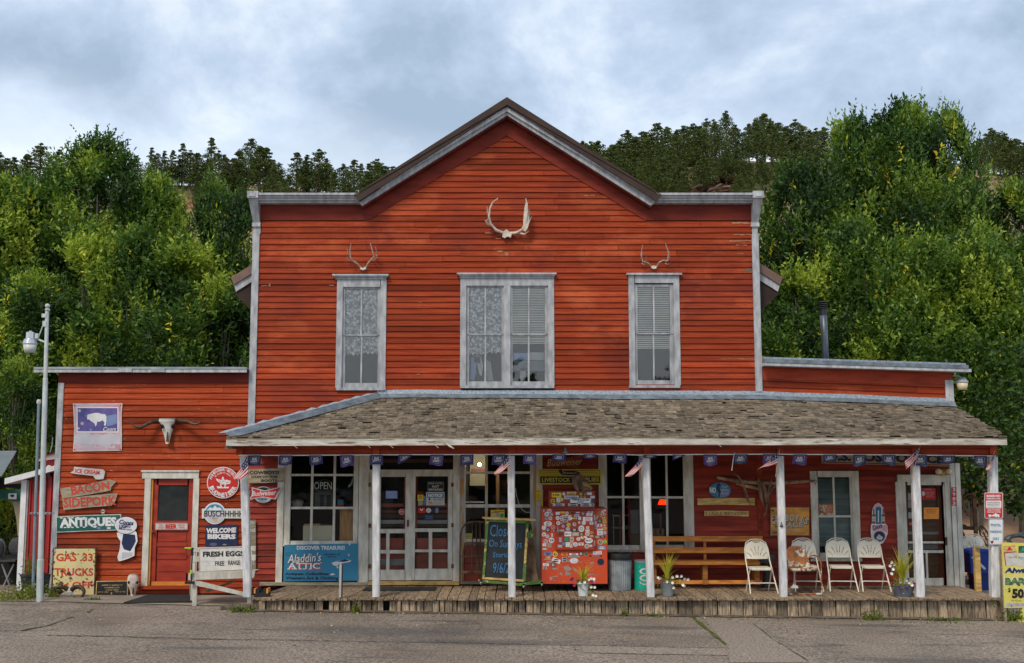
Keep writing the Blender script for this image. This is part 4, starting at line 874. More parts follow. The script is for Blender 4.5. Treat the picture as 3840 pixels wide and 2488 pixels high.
# ================================================================ things seen through the panes
def bx(name, rects, label, cat, group=None):
    b = MB()
    for r in rects: b.rb(r[0], r[1], r[2], r[3], r[4], r[5], r[6], Y=r[4], tone=r[7] if len(r) > 7 else 1)
    return b.build(name, label=label, cat=cat, group=group)
bx('storage_box', [(1136, 1972, 1246, 2036, .25, .6, 'cream_box', 1.3), (1140, 1966, 1200, 1972, .3, .5, 'cardboard', 1.4)], 'cream cardboard box standing behind the lower panes beside the double doors', 'box')
bx('oak_cabinet', [(1274, 1908, 1322, 2036, .2, .6, 'oak', 1.0)], 'tall oak coloured wooden panel behind the lower right pane over the blue sign', 'cabinet')
b = MB(); b.lathe([(.10, 0), (.13, .10), (.07, .13)], P(1115, 1900, .3), 'bone_white', 8, tone=.5); b.build('mineral_lump', label='white lump of rock on the shelf behind the top left panes', cat='rock')
b = MB(); b.rb(1260, 1876, 1281, 1898, .2, .3, 'sign_blue'); b.rb(1260, 1893, 1281, 1898, .19, .2, 'paint_red'); b.build('small_box', label='small blue and red packet behind the middle right pane of the left shop window', cat='box')
b = MB(); c = P(1290, 1840, .4)
b.ball(c, (.16, .12, .10), 'navy', 10, .6); b.tube([c + Vector((.05, 0, .02)), c + Vector((.16, 0, .15)), c + Vector((.2, 0, .34))], [.05, .03, .01], 'steel', 6, .35); b.tube([c + Vector((-.2, 0, .05)), c + Vector((0, -.1, -.05)), c + Vector((.15, 0, .1))], [.012, .02, .01], 'steel', 5, .5); b.build('saddle', label='black leather saddle gleaming behind the upper right pane', cat='saddle')
b = MB(); cy = 1823
b.ell(1213, cy, 38, 24, 'tin', .10, .004, tone=.25); b.ell(1213, cy, 36, 22, 'dark', .094, .003); b.text('OPEN', 1211, cy - 1, 66, 27, 'offwhite', .090, .0); b.rect(1180, 1848, 1245, 1900, 'tin', .10, .004, .18)
for i in range(7):
    b.rect(1199, 1858 + i * 6, 1215, 1862.5 + i * 6, 'dark', .097); b.rect(1225, 1858 + i * 6, 1241, 1862.5 + i * 6, 'dark', .097)
b.build('open_sign', label='dim oval OPEN sign with hours board hanging inside the left shop window', cat='sign')
for (n_, r, l, c) in (
    ('display_rack', [(2300, 1934, 2322, 1937, .5, .8, 'white', .5), (2300, 1980, 2372, 1983, .5, .8, 'white', .4), (2300, 1930, 2303, 2040, .5, .53, 'white', .4), (2345, 1933, 2372, 1936, .5, .8, 'white', .4)], 'white wire shelf rack seen in the window above the trash can', 'rack'),
    ('hand_truck', [(2356, 1869, 2361, 2038, .4, .43, 'paint_red', .55), (2323, 1930, 2328, 2042, .45, .48, 'paint_red', .4), (2340, 1900, 2360, 1904, .4, .43, 'paint_red', .5)], 'red metal hand truck standing behind the glass over the trash can', 'hand truck'),
    ('white_panel', [(2364, 1913, 2396, 2010, .5, .55, 'white', .38)], 'plain whitish panel leaning inside the window right of the ice box', 'panel'),
    ('paper_sack', [(2362, 2005, 2398, 2044, .35, .5, 'cardboard', .45)], 'brown paper sack at the foot of the window behind the bin', 'bag'),
    ('carton', [(2447, 1984, 2490, 2010, .3, .6, 'cardboard', .55), (2458, 1986, 2461, 2008, .295, .3, 'dark'), (2473, 1986, 2480, 2004, .295, .3, 'dark')], 'brown carton behind the window pane over the bench end', 'box'),
    ('small_cabinet', [(2445, 1930, 2480, 1968, .8, 1.1, 'room_light', 1.0), (2474, 1928, 2481, 1980, .78, .8, 'interior_wood', 1.5)], 'small dark cabinet inside the right shop window, above the carton', 'cabinet'),
    ('green_bag', [(2342, 1972, 2358, 1986, .4, .5, 'kool_green', .35)], 'green bag lying on the wire shelf inside the window', 'bag')):
    bx(n_, r, l, c)
b = MB(); b.lathe([(.10, 0), (.06, .10)], P(2485, 1893, .8), 'red_lamp', 12); b.build('red_lamp', label='glowing red lamp shade inside the right shop window', cat='lamp')
b = MB(); b.ball(P(1798, 1743, .7), .035, 'bulb', 10); bo = b.build('light_bulb', label='lit round bulb on the ceiling inside the window behind the chalkboard', cat='lamp')
pl_ = bpy.data.lights.new('bulb_light', 'POINT'); pl_.energy = 14; pl_.color = (1, .85, .6); pl_.shadow_soft_size = .06; po = bpy.data.objects.new('bulb_light', pl_); COL.objects.link(po); po.location = P(1798, 1743, .62)
bx('wall_panel', [(1762, 1690, 1822, 1822, 1.2, 1.22, 'cream_box', .55), (1770, 1758, 1822, 1770, 1.15, 1.18, 'interior_red', 1)], 'pale yellowish wall board lit by the bulb inside the window', 'panel')
bx('inner_post', [(1860, 1780, 1872, 2020, 1.0, 1.1, 'oak', .35), (1872, 1800, 1900, 1850, 1.2, 1.3, 'interior_wood', .8)], 'yellowish wooden post inside the shop behind the chalkboard', 'post')
bx('strip_light', [(1746, 1882, 1815, 1886, .6, .64, 'white', 1.2)], 'long white strip across the inside of the window beside the doors', 'lamp')

# ================================================================ signs
def sign(name, label, cat='sign', Y=-.05, parent=None, group=None):
    class S: pass
    s = S(); s.b = MB(); s.Y = Y; s.k = 0
    def L(dy=1): s.k += dy; return s.Y - .0022 * s.k
    s.L = L
    s.done = lambda lab=label: s.b.build(name, label=lab, cat=cat, group=group)
    return s
# faded banner with bison
s = sign('banner', ''); b = s.b; Y0 = -.045
V = []; F = []; n = 12; q = random.Random(3)
b.poly([(273, 1514), (459, 1513), (456, 1560), (457, 1640), (456, 1691), (274, 1694), (278, 1620), (276, 1560)], 'offwhite', Y0, .004)
mat('banner_pink', (0.52, 0.22, 0.28), (0.60, 0.45, 0.50), scale=3, detail=8); mat('banner_blue', (0.075, 0.075, 0.24), (0.16, 0.12, 0.36), scale=5, detail=8); mat('banner_grey', (0.55, 0.55, 0.60), (0.46, 0.45, 0.52), scale=4, detail=7); mat('banner_lblue', (0.20, 0.26, 0.48), (0.16, 0.22, 0.42), scale=4)
b.poly([(278, 1518), (454, 1517), (451, 1630), (452, 1688), (278, 1690), (281, 1600)], 'banner_pink', Y0 - .002)
b.rect(287, 1527, 444, 1623, 'white', Y0 - .004); b.rect(291, 1531, 440, 1618, 'banner_blue', Y0 - .006)
b.poly([(400, 1560), (438, 1553), (439, 1588), (418, 1596), (400, 1600)], 'banner_lblue', Y0 - .007)
def star(b, cx, cy, r, mt, Y, r2=None):
    b.poly([(cx + (r if i % 2 == 0 else (r2 or r * .42)) * math.sin(pi * i / 5), cy - (r if i % 2 == 0 else (r2 or r * .42)) * math.cos(pi * i / 5)) for i in range(10)], mt, Y, .002)
for x, y, r in ((298, 1541, 8), (308, 1589, 9), (323, 1560, 6), (340, 1612, 9), (295, 1607, 6)): star(b, x, y, r, 'banner_lblue' if x > 315 else 'banner_grey', Y0 - .008)
b.poly([(328, 1556), (340, 1553), (356, 1549), (368, 1549), (380, 1553), (394, 1554), (399, 1562), (399, 1580), (396, 1597), (390, 1596), (392, 1584), (384, 1577), (374, 1582), (364, 1582), (363, 1592), (358, 1600), (355, 1590), (348, 1584), (340, 1580), (333, 1572), (330, 1576), (326, 1570)], 'white', Y0 - .010)
b.text('Coors', 411, 1610, 48, 17, 'white', Y0 - .012, .01, .3)
b.poly([(279, 1632), (300, 1625), (330, 1622), (345, 1633), (360, 1628), (385, 1633), (410, 1624), (430, 1630), (452, 1634), (451, 1668), (430, 1666), (400, 1669), (360, 1665), (320, 1670), (290, 1662), (279, 1668)], 'banner_grey', Y0 - .004)
b.text('STRONG', 362, 1673, 138, 20, 'banner_grey', Y0 - .006, .035)
for x, y in ((280, 1521), (452, 1520), (279, 1687), (451, 1686)): b.ell(x, y, 2.4, 2.4, 'rust', Y0 - .008)
s.done('faded pink and purple banner with a white bison on left wing wall')
# boards left
def board(name, pts, mt, label, texts, Y=-.07, th=.022, tmt='letter_red', bold=.03):
    b = MB(); b.poly(pts, mt, Y, th)
    for t in texts:
        s_, cx, cy, w_, h_, r_ = t[:6]; b.text(s_, cx, cy, w_, h_, t[6] if len(t) > 6 else tmt, Y - .003, bold, 0, r_)
    return b.build(name, label=label, cat='sign')
board('ice_cream_board', [(263, 1772), (275, 1767), (278, 1751), (330, 1757), (385, 1761), (394, 1770), (390, 1786), (388, 1797), (372, 1799), (358, 1798), (349, 1785), (300, 1780), (272, 1776)], 'offwhite', 'small chipped whitish board painted ICE CREAM in red letters above the bacon board', [('ICE CREAM', 328, 1770, 92, 16, -.08)], bold=.035)
board('bacon_board', [(225, 1833), (330, 1816), (409, 1799), (421, 1803), (435, 1804), (433, 1810), (418, 1826), (414, 1841), (330, 1856), (233, 1870)], 'old_wood', 'grey plank painted BACON in red, tilted up to the right, broken at its right end', [('BACON', 338, 1830, 144, 34, .14)], bold=.03)
board('sidepork_board', [(233, 1871), (300, 1863), (400, 1853), (441, 1851), (438, 1862), (432, 1880), (418, 1897), (330, 1904), (238, 1914)], 'old_wood', 'grey plank painted SIDEPORK in red, hanging just below the bacon plank', [('SIDEPORK', 337, 1882, 198, 36, .05)], bold=.025, Y=-.075)
b = MB(); b.ell(386, 1919, 9, 9, 'orange_paint', -.05); b.ell(386, 1919, 6, 6, 'white', -.053); b.rect(375, 1915, 398, 1921, 'black', -.056); b.text('CYCLES', 386, 1918, 19, 4, 'white', -.059) ; b.build('round_emblem', label='tiny orange and black shield emblem above the antiques sign', cat='sign')
# ANTIQUES
b = MB(); Y = -.06; c_ = [(210, 1938), (330, 1932), (454, 1929), (454, 1989), (330, 1993), (210, 1998)]
b.poly(c_, 'offwhite', Y, .01); b.poly([(213, 1941), (330, 1935), (451, 1932), (451, 1986), (330, 1990), (213, 1995)], 'green_sign', Y - .002)
b.text('ANTIQUES', 331, 1961, 212, 40, 'white', Y - .005, .055, 0, .017)
for i, ch in enumerate('ANTIQUES'):                              # slab serifs top and foot
    x = 237 + i * 27.2 + (-3 if ch == 'I' else 0)
    for dx in ((-7, 7) if ch in 'AN' else (0,)):
        for yy in (1943 - i * .5, 1979 - i * .5):
            if ch in 'ANTI' and not (ch in 'A' and yy < 1950 and dx > 0): b.rect(x + dx - 5, yy - 2, x + dx + 5, yy + 2, 'white', Y - .006)
b.ell(370, 1981, 8, 4, 'banner_lblue', Y - .006); b.ell(408, 1981, 8, 4, 'offwhite', Y - .006)
b.build('antiques_sign', label='long green sign with white western letters ANTIQUES', cat='sign')
# oval beer sign on a cut-out plate (the cartoon figure is left out)
b = MB(); Y = -.09
b.poly([(455, 1985), (500, 1985), (512, 1998), (516, 2030), (505, 2055), (504, 2085), (480, 2096), (452, 2105), (444, 2104), (440, 2090), (449, 2060), (452, 2030), (441, 2015), (438, 2000)], 'white', Y + .008, .008)
b.poly([(462, 2003), (506, 2006), (509, 2030), (498, 2052), (488, 2068), (464, 2060), (456, 2038)], 'navy', Y + .005)
b.poly([(458, 2072), (496, 2072), (495, 2084), (478, 2090), (456, 2096)], 'banner_grey', Y + .004)
b.ell(472, 1971, 43, 33, 'black', Y, .01); b.ell(472, 1971, 41.5, 31.5, 'white', Y - .002); b.ell(472, 1971, 39, 29, 'banner_grey', Y - .004, tone=1.3)
b.text('Coors', 474, 1960, 54, 17, 'navy', Y - .007, .04, .2, -.12); b.text('LIGHT', 470, 1974, 48, 15, 'navy', Y - .007, .05, .2, .05); b.text('BREEDERS CHOICE!', 470, 1986, 50, 5, 'black', Y - .007, .02, .2, -.1)
b.build('oval_beer_sign', label='white oval Coors Light sign with a cut-out plate below, overlapping the green sign', cat='sign')
# GAS sign
b = MB(); Y = -.14
b.poly([(199, 2054), (362, 2053), (356, 2238), (190, 2240)], 'rust', Y, .03, .8); b.poly([(203, 2059), (357, 2058), (351, 2232), (197, 2234)], 'rust_yellow', Y - .003)
b.text('GAS .33', 279, 2091, 138, 30, 'letter_red', Y - .006, .03); b.text('TRUCKS', 277, 2146, 146, 30, 'letter_red', Y - .006, .03); b.text('4\u00a2 OFF', 281, 2198, 132, 32, 'letter_red', Y - .006, .03)
q = random.Random(12)
for i in range(46):
    e_ = q.random(); x, y = (q.choice((200, 354)) + q.uniform(-4, 5), q.uniform(2062, 2230)) if e_ < .45 else (q.uniform(205, 350), q.uniform(2062, 2230))
    if e_ > .45 and q.random() < .5: y = q.uniform(2150, 2230)
    r = q.uniform(1, 4.2); b.ell(x, y, r, r * q.uniform(.6, 1.3), 'rust', Y - .008, n=7, rot=q.uniform(0, 3))
for x, y, r in ((258, 2153, 9), (228, 2192, 12), (215, 2215, 14), (232, 2142, 7), (205, 2225, 9), (222, 2205, 11)): b.ell(x, y, r, r * .7, 'rust', Y - .009, n=9, rot=x)
for x in (204, 354): b.ell(x, 2059, 3, 3, 'steel', Y - .012)
b.build('gas_price_sign', label='rusty yellow metal sign reading GAS .33 TRUCKS OFF leaning on left wing', cat='sign')
# plaque
b = MB(); Y = -.20
b.poly([(361, 2180), (479, 2178), (479, 2236), (358, 2239)], 'tan_wood', Y, .03, .9); b.poly([(364, 2183), (476, 2181), (476, 2233), (361, 2236)], 'black', Y - .003)
for t_, y, w_, h_ in (('JAMES C GARRETT', 2196, 78, 6.5), ('US MARINE CORPS', 2204.5, 58, 4.5), ('WORLD WAR II', 2213, 48, 4.5)): b.text(t_, 420, y, w_, h_, 'tan_wood', Y - .006, .01)
b.text('SEP 5 1923', 386, 2221, 40, 4.2, 'tan_wood', Y - .006); b.text('MAR 12 1992', 451, 2220, 40, 4.2, 'tan_wood', Y - .006); b.rect(417, 2221, 419, 2231, 'tan_wood', Y - .006); b.rect(414, 2224, 422, 2226, 'tan_wood', Y - .008)
b.build('memorial_plaque', label='black bronze memorial plaque with gold lettering leaning at the foot of the wall', cat='plaque')
# beer strip on door
b = MB(); Y = -.02; b.rect(582, 1962, 704, 1988, 'offwhite', Y, .008); b.frame(583, 1963, 703, 1987, 1.5, 'paint_red', Y - .002)
b.text('BEER', 642, 1975, 43, 17, 'paint_red', Y - .003, .05); b.text('ICE\nCOLD', 603, 1975, 24, 15, 'paint_red', Y - .003, .02); b.text('SOLD\nHERE', 681, 1975, 25, 15, 'paint_red', Y - .003, .02)
b.build('beer_sign', label='narrow white sign ICE COLD BEER SOLD HERE across the red door', cat='sign')
# round eagle sign
b = MB(); Y = -.06; cx, cy = 836, 1811
b.ell(cx, cy, 60, 59, 'white', Y, .012, 48); b.ell(cx, cy, 57, 56, 'paint_red', Y - .002, n=48)
b.arctext('ANHEUSER-BUSCH', cx, cy, 49, 10, 8.5, 160, 22, 'white', Y - .005, .03); b.arctext('ST. LOUIS, MO. U.S.A.', cx, cy, 37, 6, 4.6, 140, 40, 'white', Y - .005, .02)
b.arctext('BUDWEISER', cx, cy, 46, 17, 12.5, 205, 335, 'white', Y - .005, .05, inward=True)
b.text('A', cx, cy - 12, 18, 22, 'white', Y - .005, .03)
b.poly([(cx - 27, cy - 16), (cx - 8, cy - 10), (cx, cy - 3), (cx + 12, cy - 12), (cx + 30, cy - 6), (cx + 26, cy + 4), (cx + 12, cy + 6), (cx + 9, cy + 16), (cx + 24, cy + 15), (cx + 20, cy + 21), (cx - 20, cy + 21), (cx - 24, cy + 13), (cx - 10, cy + 14), (cx - 10, cy + 2), (cx - 22, cy - 6)], 'white', Y - .004)
b.poly([(cx - 6, cy + 6), (cx + 6, cy + 6), (cx + 5, cy + 14), (cx, cy + 18), (cx - 5, cy + 14)], 'paint_red', Y - .006)
b.line([(cx - 18, cy - 10), (cx - 9, cy - 2)], 1.5, 'paint_red', Y - .006); b.line([(cx + 24, cy - 3), (cx + 10, cy)], 1.5, 'paint_red', Y - .006)
b.build('round_beer_sign', label='round red sign with a white eagle and the name round its rim', cat='sign')
b = MB(); Y = -.065; cx, cy = 805, 1926
b.rect(757, 1908, 925, 1945, 'white', Y, .01); b.ell(cx, cy, 41, 41, 'white', Y - .001, .01, 40); b.rect(759, 1910, 924, 1943, 'offwhite', Y - .0035, tone=1.15); b.ell(cx, cy, 37, 37, 'banner_grey', Y - .0045, n=40, tone=1.1)
b.ell(cx, cy - 2, 34, 32, 'sign_blue', Y - .006, n=24, a0=.15, a1=pi - .15, tone=1.1); b.poly([(775, 1915), (788, 1903), (797, 1907), (806, 1896), (815, 1906), (823, 1903), (836, 1915)], 'white', Y - .008)
b.text('BUSCHHHHHH', 848, 1927, 164, 23, 'black', Y - .010, .015); b.text('BEER', 805, 1943, 22, 5, 'grey_text', Y - .010); b.ell(806, 1951, 7, 5, 'tan_wood', Y - .010)
b.build('long_beer_sign', label='white BUSCHHHH sign with a round blue mountain badge', cat='sign')
b = MB(); Y = -.05; b.poly([(770, 1970), (891, 1968), (890, 2049), (769, 2051)], 'navy', Y, .004); b.text('WELCOME', 830, 1990, 112, 20, 'white', Y - .003, .06, .1, .03); b.text('BIKERS', 831, 2013, 106, 19, 'white', Y - .003, .06)
b.ell(800, 2042, 14, 6, 'banner_lblue', Y - .002, tone=.5); b.ell(842, 2043, 8, 3, 'banner_grey', Y - .002, tone=.5); b.build('bikers_banner', label='dark navy poster WELCOME BIKERS under the mountain beer sign', cat='sign')
# cowboys board, sturgis, hidden board
b = MB(); Y = -.08; b.poly([(933, 1760), (1000, 1758), (1065, 1756), (1064, 1782), (1064, 1808), (1000, 1812), (934, 1813)], 'old_wood', Y, .02, 1.1)
b.text('COWBOYS!', 991, 1773, 112, 14, 'black', Y - .003, .04); b.text('SCRAPE SHIT FROM', 991, 1789, 98, 9, 'black', Y - .003, .03); b.text('BOOTS', 1010, 1803, 60, 10, 'black', Y - .003, .04); b.build('boots_board', label='weathered board COWBOYS! SCRAPE ... FROM BOOTS beside the corner post', cat='sign')
b = MB(); Y = -.09; b.ell(987, 1856, 36, 31, 'tin', Y + .01, .01, 32); b.ell(987, 1856, 33, 28, 'black', Y + .007, n=32); b.ell(987, 1871, 29, 14, 'tin', Y + .005, tone=1.3)
b.poly([(943, 1828), (992, 1840), (1062, 1824), (1047, 1850), (1034, 1874), (985, 1866), (936, 1874), (946, 1850)], 'tin', Y, .008, 1.5); b.poly([(947, 1832), (992, 1844), (1052, 1829), (1039, 1850), (1029, 1870), (985, 1862), (940, 1870), (950, 1850)], 'paint_red', Y - .003)
b.text('Budweiser', 990, 1850, 92, 19, 'white', Y - .006, .01, .3, .06); b.text('STURGIS', 984, 1872, 34, 8, 'black', Y - .006, .02); b.text('1938 - 2014', 984, 1880, 20, 4, 'black', Y - .006)
b.build('bowtie_beer_sign', label='red bow tie Budweiser Sturgis sign right of the corner post', cat='sign')
b = MB(); Y = -.08; b.rect(912, 1950, 959, 2136, 'old_wood', Y, .02, .8); b.text('ER', 947, 1962, 17, 13, 'offwhite', Y - .003, .02); b.text('NS', 948, 1989, 19, 14, 'offwhite', Y - .003, .02); b.text('TS', 948, 2110, 13, 16, 'offwhite', Y - .003, .02); b.build('plank_sign', label='upright grey plank with white letters ER and NS, half hidden by corner post', cat='sign')
# attic sign
b = MB(); Y = -.09; b.poly([(1067, 2044), (1343, 2039), (1343, 2178), (1062, 2181)], 'sign_blue', Y, .018)
b.text('DISCOVER TREASURE!', 1203, 2055, 180, 15, 'white', Y - .003, .03); b.text("Aladdin's", 1143, 2096, 130, 34, 'rust', Y - .003, .03, .25, .06); b.text("Aladdin's", 1141, 2093, 128, 33, 'white', Y - .005, .012, .25, .06)
b.text('ATTIC', 1142, 2127, 122, 25, 'letter_red', Y - .003, .04); b.text('ATTIC', 1140, 2123, 120, 23, 'white', Y - .005, .02)
for x in (1082, 1098, 1109, 1127, 1140, 1163): b.rect(x - 5, 2133, x + 5, 2136, 'white', Y - .006)
b.text("'upstairs of\nstore'", 1246, 2083, 62, 16, 'navy', Y - .003, .03, .2); b.text('Antiques- Collectibles', 1151, 2154, 164, 13, 'navy', Y - .003, .045); b.text('Western Art & Clothing', 1170, 2170, 198, 15, 'navy', Y - .003, .045)
b.poly([(1243, 2112), (1262, 2105), (1300, 2098), (1318, 2104), (1312, 2108), (1290, 2112), (1272, 2116), (1262, 2124), (1250, 2120)], 'white', Y - .003); b.poly([(1260, 2107), (1296, 2098), (1312, 2103), (1290, 2108)], 'navy', Y - .005); b.ell(1266, 2128, 3, 5, 'white', Y - .003)
b.poly([(1235, 2158), (1247, 2150), (1258, 2156)], 'white', Y - .003); star(b, 1308, 2082, 5, 'white', Y - .003, 1.5); star(b, 1204, 2111, 4, 'white', Y - .003, 1.5); star(b, 1311, 2042, 5, 'white', Y - .003, 2)
b.frame(1072, 2074, 1095, 2085, 1, 'navy', Y - .003)
b.build('attic_sign', label="big blue sign DISCOVER TREASURE! Aladdin's ATTIC below the left shop window", cat='sign')
# small door stickers
b = MB(); b.rect(1447, 1842, 1490, 1870, 'banner_lblue', -.025, .001, 1.4); b.build('paper_note', label='blank lilac paper taped inside the left screen door', cat='notice')
b = MB(); b.ell(1506, 1920, 11, 11, 'white', -.025, n=8, rot=pi / 8); b.ell(1506, 1920, 9.5, 9.5, 'paint_red', -.027, n=8, rot=pi / 8); b.text('STOP', 1506, 1920, 13, 4, 'white', -.029, .03); b.build('stop_sticker', label='small red octagon sticker low on the left screen door', cat='sticker')
b = MB(); b.rect(1604, 1808, 1664, 1847, 'black', -.025, .001); b.frame(1604, 1808, 1664, 1847, 1, 'grey_text', -.027); b.text('THANK YOU FOR', 1633, 1814, 52, 6, 'offwhite', -.027); b.text('NOT\nSMOKING', 1633, 1831, 52, 20, 'offwhite', -.027, .02); b.build('no_smoking_sign', label='dark sign THANK YOU FOR NOT SMOKING at the top of the right screen door', cat='sign')
b = MB(); b.rect(1598, 1847, 1667, 1896, 'offwhite', -.027, .001); b.rect(1601, 1850, 1664, 1868, 'sign_blue', -.029); b.text('NOTICE', 1632, 1859, 56, 12, 'white', -.031, .04, .2); b.text('NO PETS', 1642, 1874, 34, 7, 'black', -.029, .02)
b.ell(1613, 1887, 6, 6, 'paint_red', -.029); b.ell(1613, 1887, 4.3, 4.3, 'offwhite', -.031); b.line([(1608, 1883), (1618, 1891)], 1.5, 'paint_red', -.033); b.ell(1611, 1873, 3.5, 4.5, 'black', -.029, n=9)
b.text('SERVICE ANIMALS\nSPECIFICALLY TRAINED\nTO AID A PERSON WITH A\nDISABILITY ARE WELCOME', 1642, 1887, 42, 13, 'grey_text', -.029); b.build('notice_sign', label='white and blue NOTICE NO PETS sign on the right screen door', cat='sign')
b = MB(); b.rect(1566, 1856, 1587, 1879, 'yellow', -.025, .001); b.text('2008\nWE I.D.', 1576, 1865, 17, 13, 'black', -.027, .02); b.rect(1566, 1844, 1587, 1855, 'frieze', -.025, .001); b.rect(1568, 1880, 1585, 1896, 'offwhite', -.025, .001, .6); b.build('age_sticker', label='yellow 2008 age check sticker left of the NOTICE sign', cat='sticker')
b = MB(); b.rect(1568, 1905, 1594, 1925, 'paint_red', -.025, .001); b.text('V', 1581, 1913, 14, 9, 'white', -.027, .05); b.ell(1607, 1915, 10.5, 10, 'offwhite', -.025, n=8); b.ell(1625, 1914, 6, 7, 'navy', -.025); b.rect(1633, 1906, 1644, 1924, 'banner_lblue', -.025); b.rect(1587, 1860, 1597, 1895, 'banner_lblue', -.025, .001, .7); b.build('sticker_row', label='row of small red, white and blue stickers across the right screen door', cat='sticker')
b = MB(); b.rect(1592, 1931, 1626, 1952, 'navy', -.025, .001, 1.3); b.text('OPEN DAILY\nCOME ON IN', 1609, 1941, 26, 12, 'banner_lblue', -.027); b.build('blue_notice', label='small dark blue notice below the row of door stickers', cat='notice')
b = MB(); b.poly([(1840, 1913), (1892, 1913), (1892, 1944), (1840, 1944)], 'yellow', -.02, .004); b.text('Welcome!', 1866, 1918, 30, 7, 'letter_red', -.024, .02, .2, .05); b.line([(1841, 1925), (1891, 1918)], 1.4, 'black', -.024); b.rect(1842, 1927, 1853, 1943, 'offwhite', -.024); b.rect(1861, 1923, 1873, 1937, 'banner_grey', -.024, .002, .7); b.poly([(1878, 1926), (1890, 1928), (1885, 1944), (1874, 1942)], 'kool_green', -.024); b.build('yellow_sign', label='yellow price sign in the window above the chalkboard', cat='sign')
b = MB(); b.rect(1746, 2001, 1770, 2021, 'pale_yellow', .018, .001, .8); b.text('The\nCustomer', 1758, 2010, 18, 10, 'black', .015); b.build('yellow_note', label='pale yellow note in the lower left pane behind the wooden headboard', cat='notice')
b = MB(); b.rect(2010, 1838, 2036, 1904, 'yellow', -.075, .008); b.rect(2013, 1876, 2028, 1902, 'banner_pink', -.079); b.rect(2013, 1884, 2027, 1901, 'offwhite', -.081); b.rect(2029, 1840, 2034, 1874, 'offwhite', -.079, .002, .9); b.text('Flavor', 2019, 1843, 14, 5, 'letter_red', -.079, .02); b.text('it is\nso good', 2018, 1858, 12, 9, 'black', -.079); b.build('thermometer_sign', label='yellow upright thermometer sign on the casing left of the ice box', cat='sign')
# livestock sign
b = MB(); Y = -.08; b.rect(2019, 1760, 2256, 1818, 'yellow', Y, .012, .8); b.frame(2025, 1765, 2250, 1812, 1.6, 'black', Y - .003); b.rect(2027, 1787, 2249, 1811, 'black', Y - .003)
b.text('LIVESTOCK', 2086, 1800, 106, 15, 'yellow', Y - .006, .015); b.text('SUPPLIES', 2200, 1799, 92, 15, 'yellow', Y - .006, .015); b.ell(2138, 1775, 38, 9, 'black', Y - .006); b.text('FRANKLIN', 2138, 1775, 54, 6, 'tan_wood', Y - .009, .01); b.frame(2035, 1773, 2240, 1783, 1, 'black', Y - .004); b.ell(2102, 1767, 7, 6, 'black', Y - .006)
b.build('livestock_sign', label='yellow and black FRANKLIN LIVESTOCK SUPPLIES sign over the ice box', cat='sign')
b = MB(); Y = -.12; b.poly([(2052, 1750), (2070, 1712), (2120, 1718), (2186, 1708), (2178, 1736), (2168, 1757), (2120, 1749), (2052, 1757)], 'interior_red', Y, .02); b.text('Budweiser', 2118, 1733, 134, 26, 'tan_wood', Y - .004, .0, .3, .05); b.build('neon_bowtie_sign', label='dark red bow tie sign with pale script under the porch beam', cat='sign')
# NO PEEIN sign, bench boards, cowboys place
b = MB(); Y = -.06; b.ell(2700, 1839, 42, 29.5, 'navy', Y, .008, 36); b.ell(2700, 1839, 41, 28.5, 'sign_blue', Y - .002, n=36, tone=1.0); b.ell(2712, 1850, 25, 15, 'banner_lblue', Y - .003, n=24)
b.text('NO', 2673, 1839, 23, 22, 'white', Y - .006, .05, 0, -.03); b.text("Peein'\nOff The\nPorch!", 2718, 1838, 32, 34, 'offwhite', Y - .006, .01)
b.poly([(2688, 1816), (2694, 1813), (2701, 1815), (2703, 1822), (2698, 1826), (2700, 1836), (2704, 1846), (2699, 1853), (2700, 1862), (2693, 1864), (2695, 1852), (2690, 1842), (2686, 1832), (2688, 1825)], 'navy', Y - .005)
b.build('porch_joke_sign', label="blue oval sign NO Peein' Off The Porch! on the porch wall", cat='sign')
b = MB(); b.poly([(2616, 1870), (2720, 1868), (2830, 1869), (2831, 1896), (2720, 1894), (2616, 1895)], 'tan_wood', -.07, .03); b.build('yellowed_plank', label='blank yellowed plank nailed below the blue oval sign', cat='plank')
b = MB(); b.poly([(2641, 1917), (2720, 1915), (2809, 1918), (2808, 1938), (2720, 1935), (2641, 1936)], 'tan_wood', -.07, .02, 1.0); b.text('LIARS BENCH', 2722, 1927, 148, 12, 'driftwood', -.073, .0); b.build('bench_plank', label='plank with dim letters LIARS BENCH above the orange bench', cat='sign')
b = MB(); Y = -.08; b.rect(2888, 1902, 3036, 2011, 'driftwood', Y + .004, .02, .8); b.rect(2890, 1904, 3034, 2008, 'sign_wood', Y, .015)
for x, y, rx_a, ry_a in ((2902, 1945, 7, 10), (2898, 1915, 8, 5), (2905, 1998, 10, 6), (2910, 1975, 7, 4), (3022, 1950, 6, 10)): b.ell(x, y, rx_a, ry_a, 'driftwood', Y - .0015, n=9, tone=1.1)
b.arctext("COWBOY'S", 2962, 2105, 160, 26, 15, 113, 67, 'black', Y - .003, .05); b.arctext("COWBOY'S", 2961, 2103, 160, 25, 14, 113, 67, 'offwhite', Y - .006, .03)
b.text('PLACE', 2966, 1970, 94, 19, 'black', Y - .003, .04); b.text('PLACE', 2965, 1969, 92, 18, 'offwhite', Y - .006, .02); b.text('COME ON IN', 2970, 1988, 60, 7, 'offwhite', Y - .006, .01); b.build('cowboys_place_sign', label="varnished orange wood sign COWBOY'S PLACE behind the porch post", cat='sign')
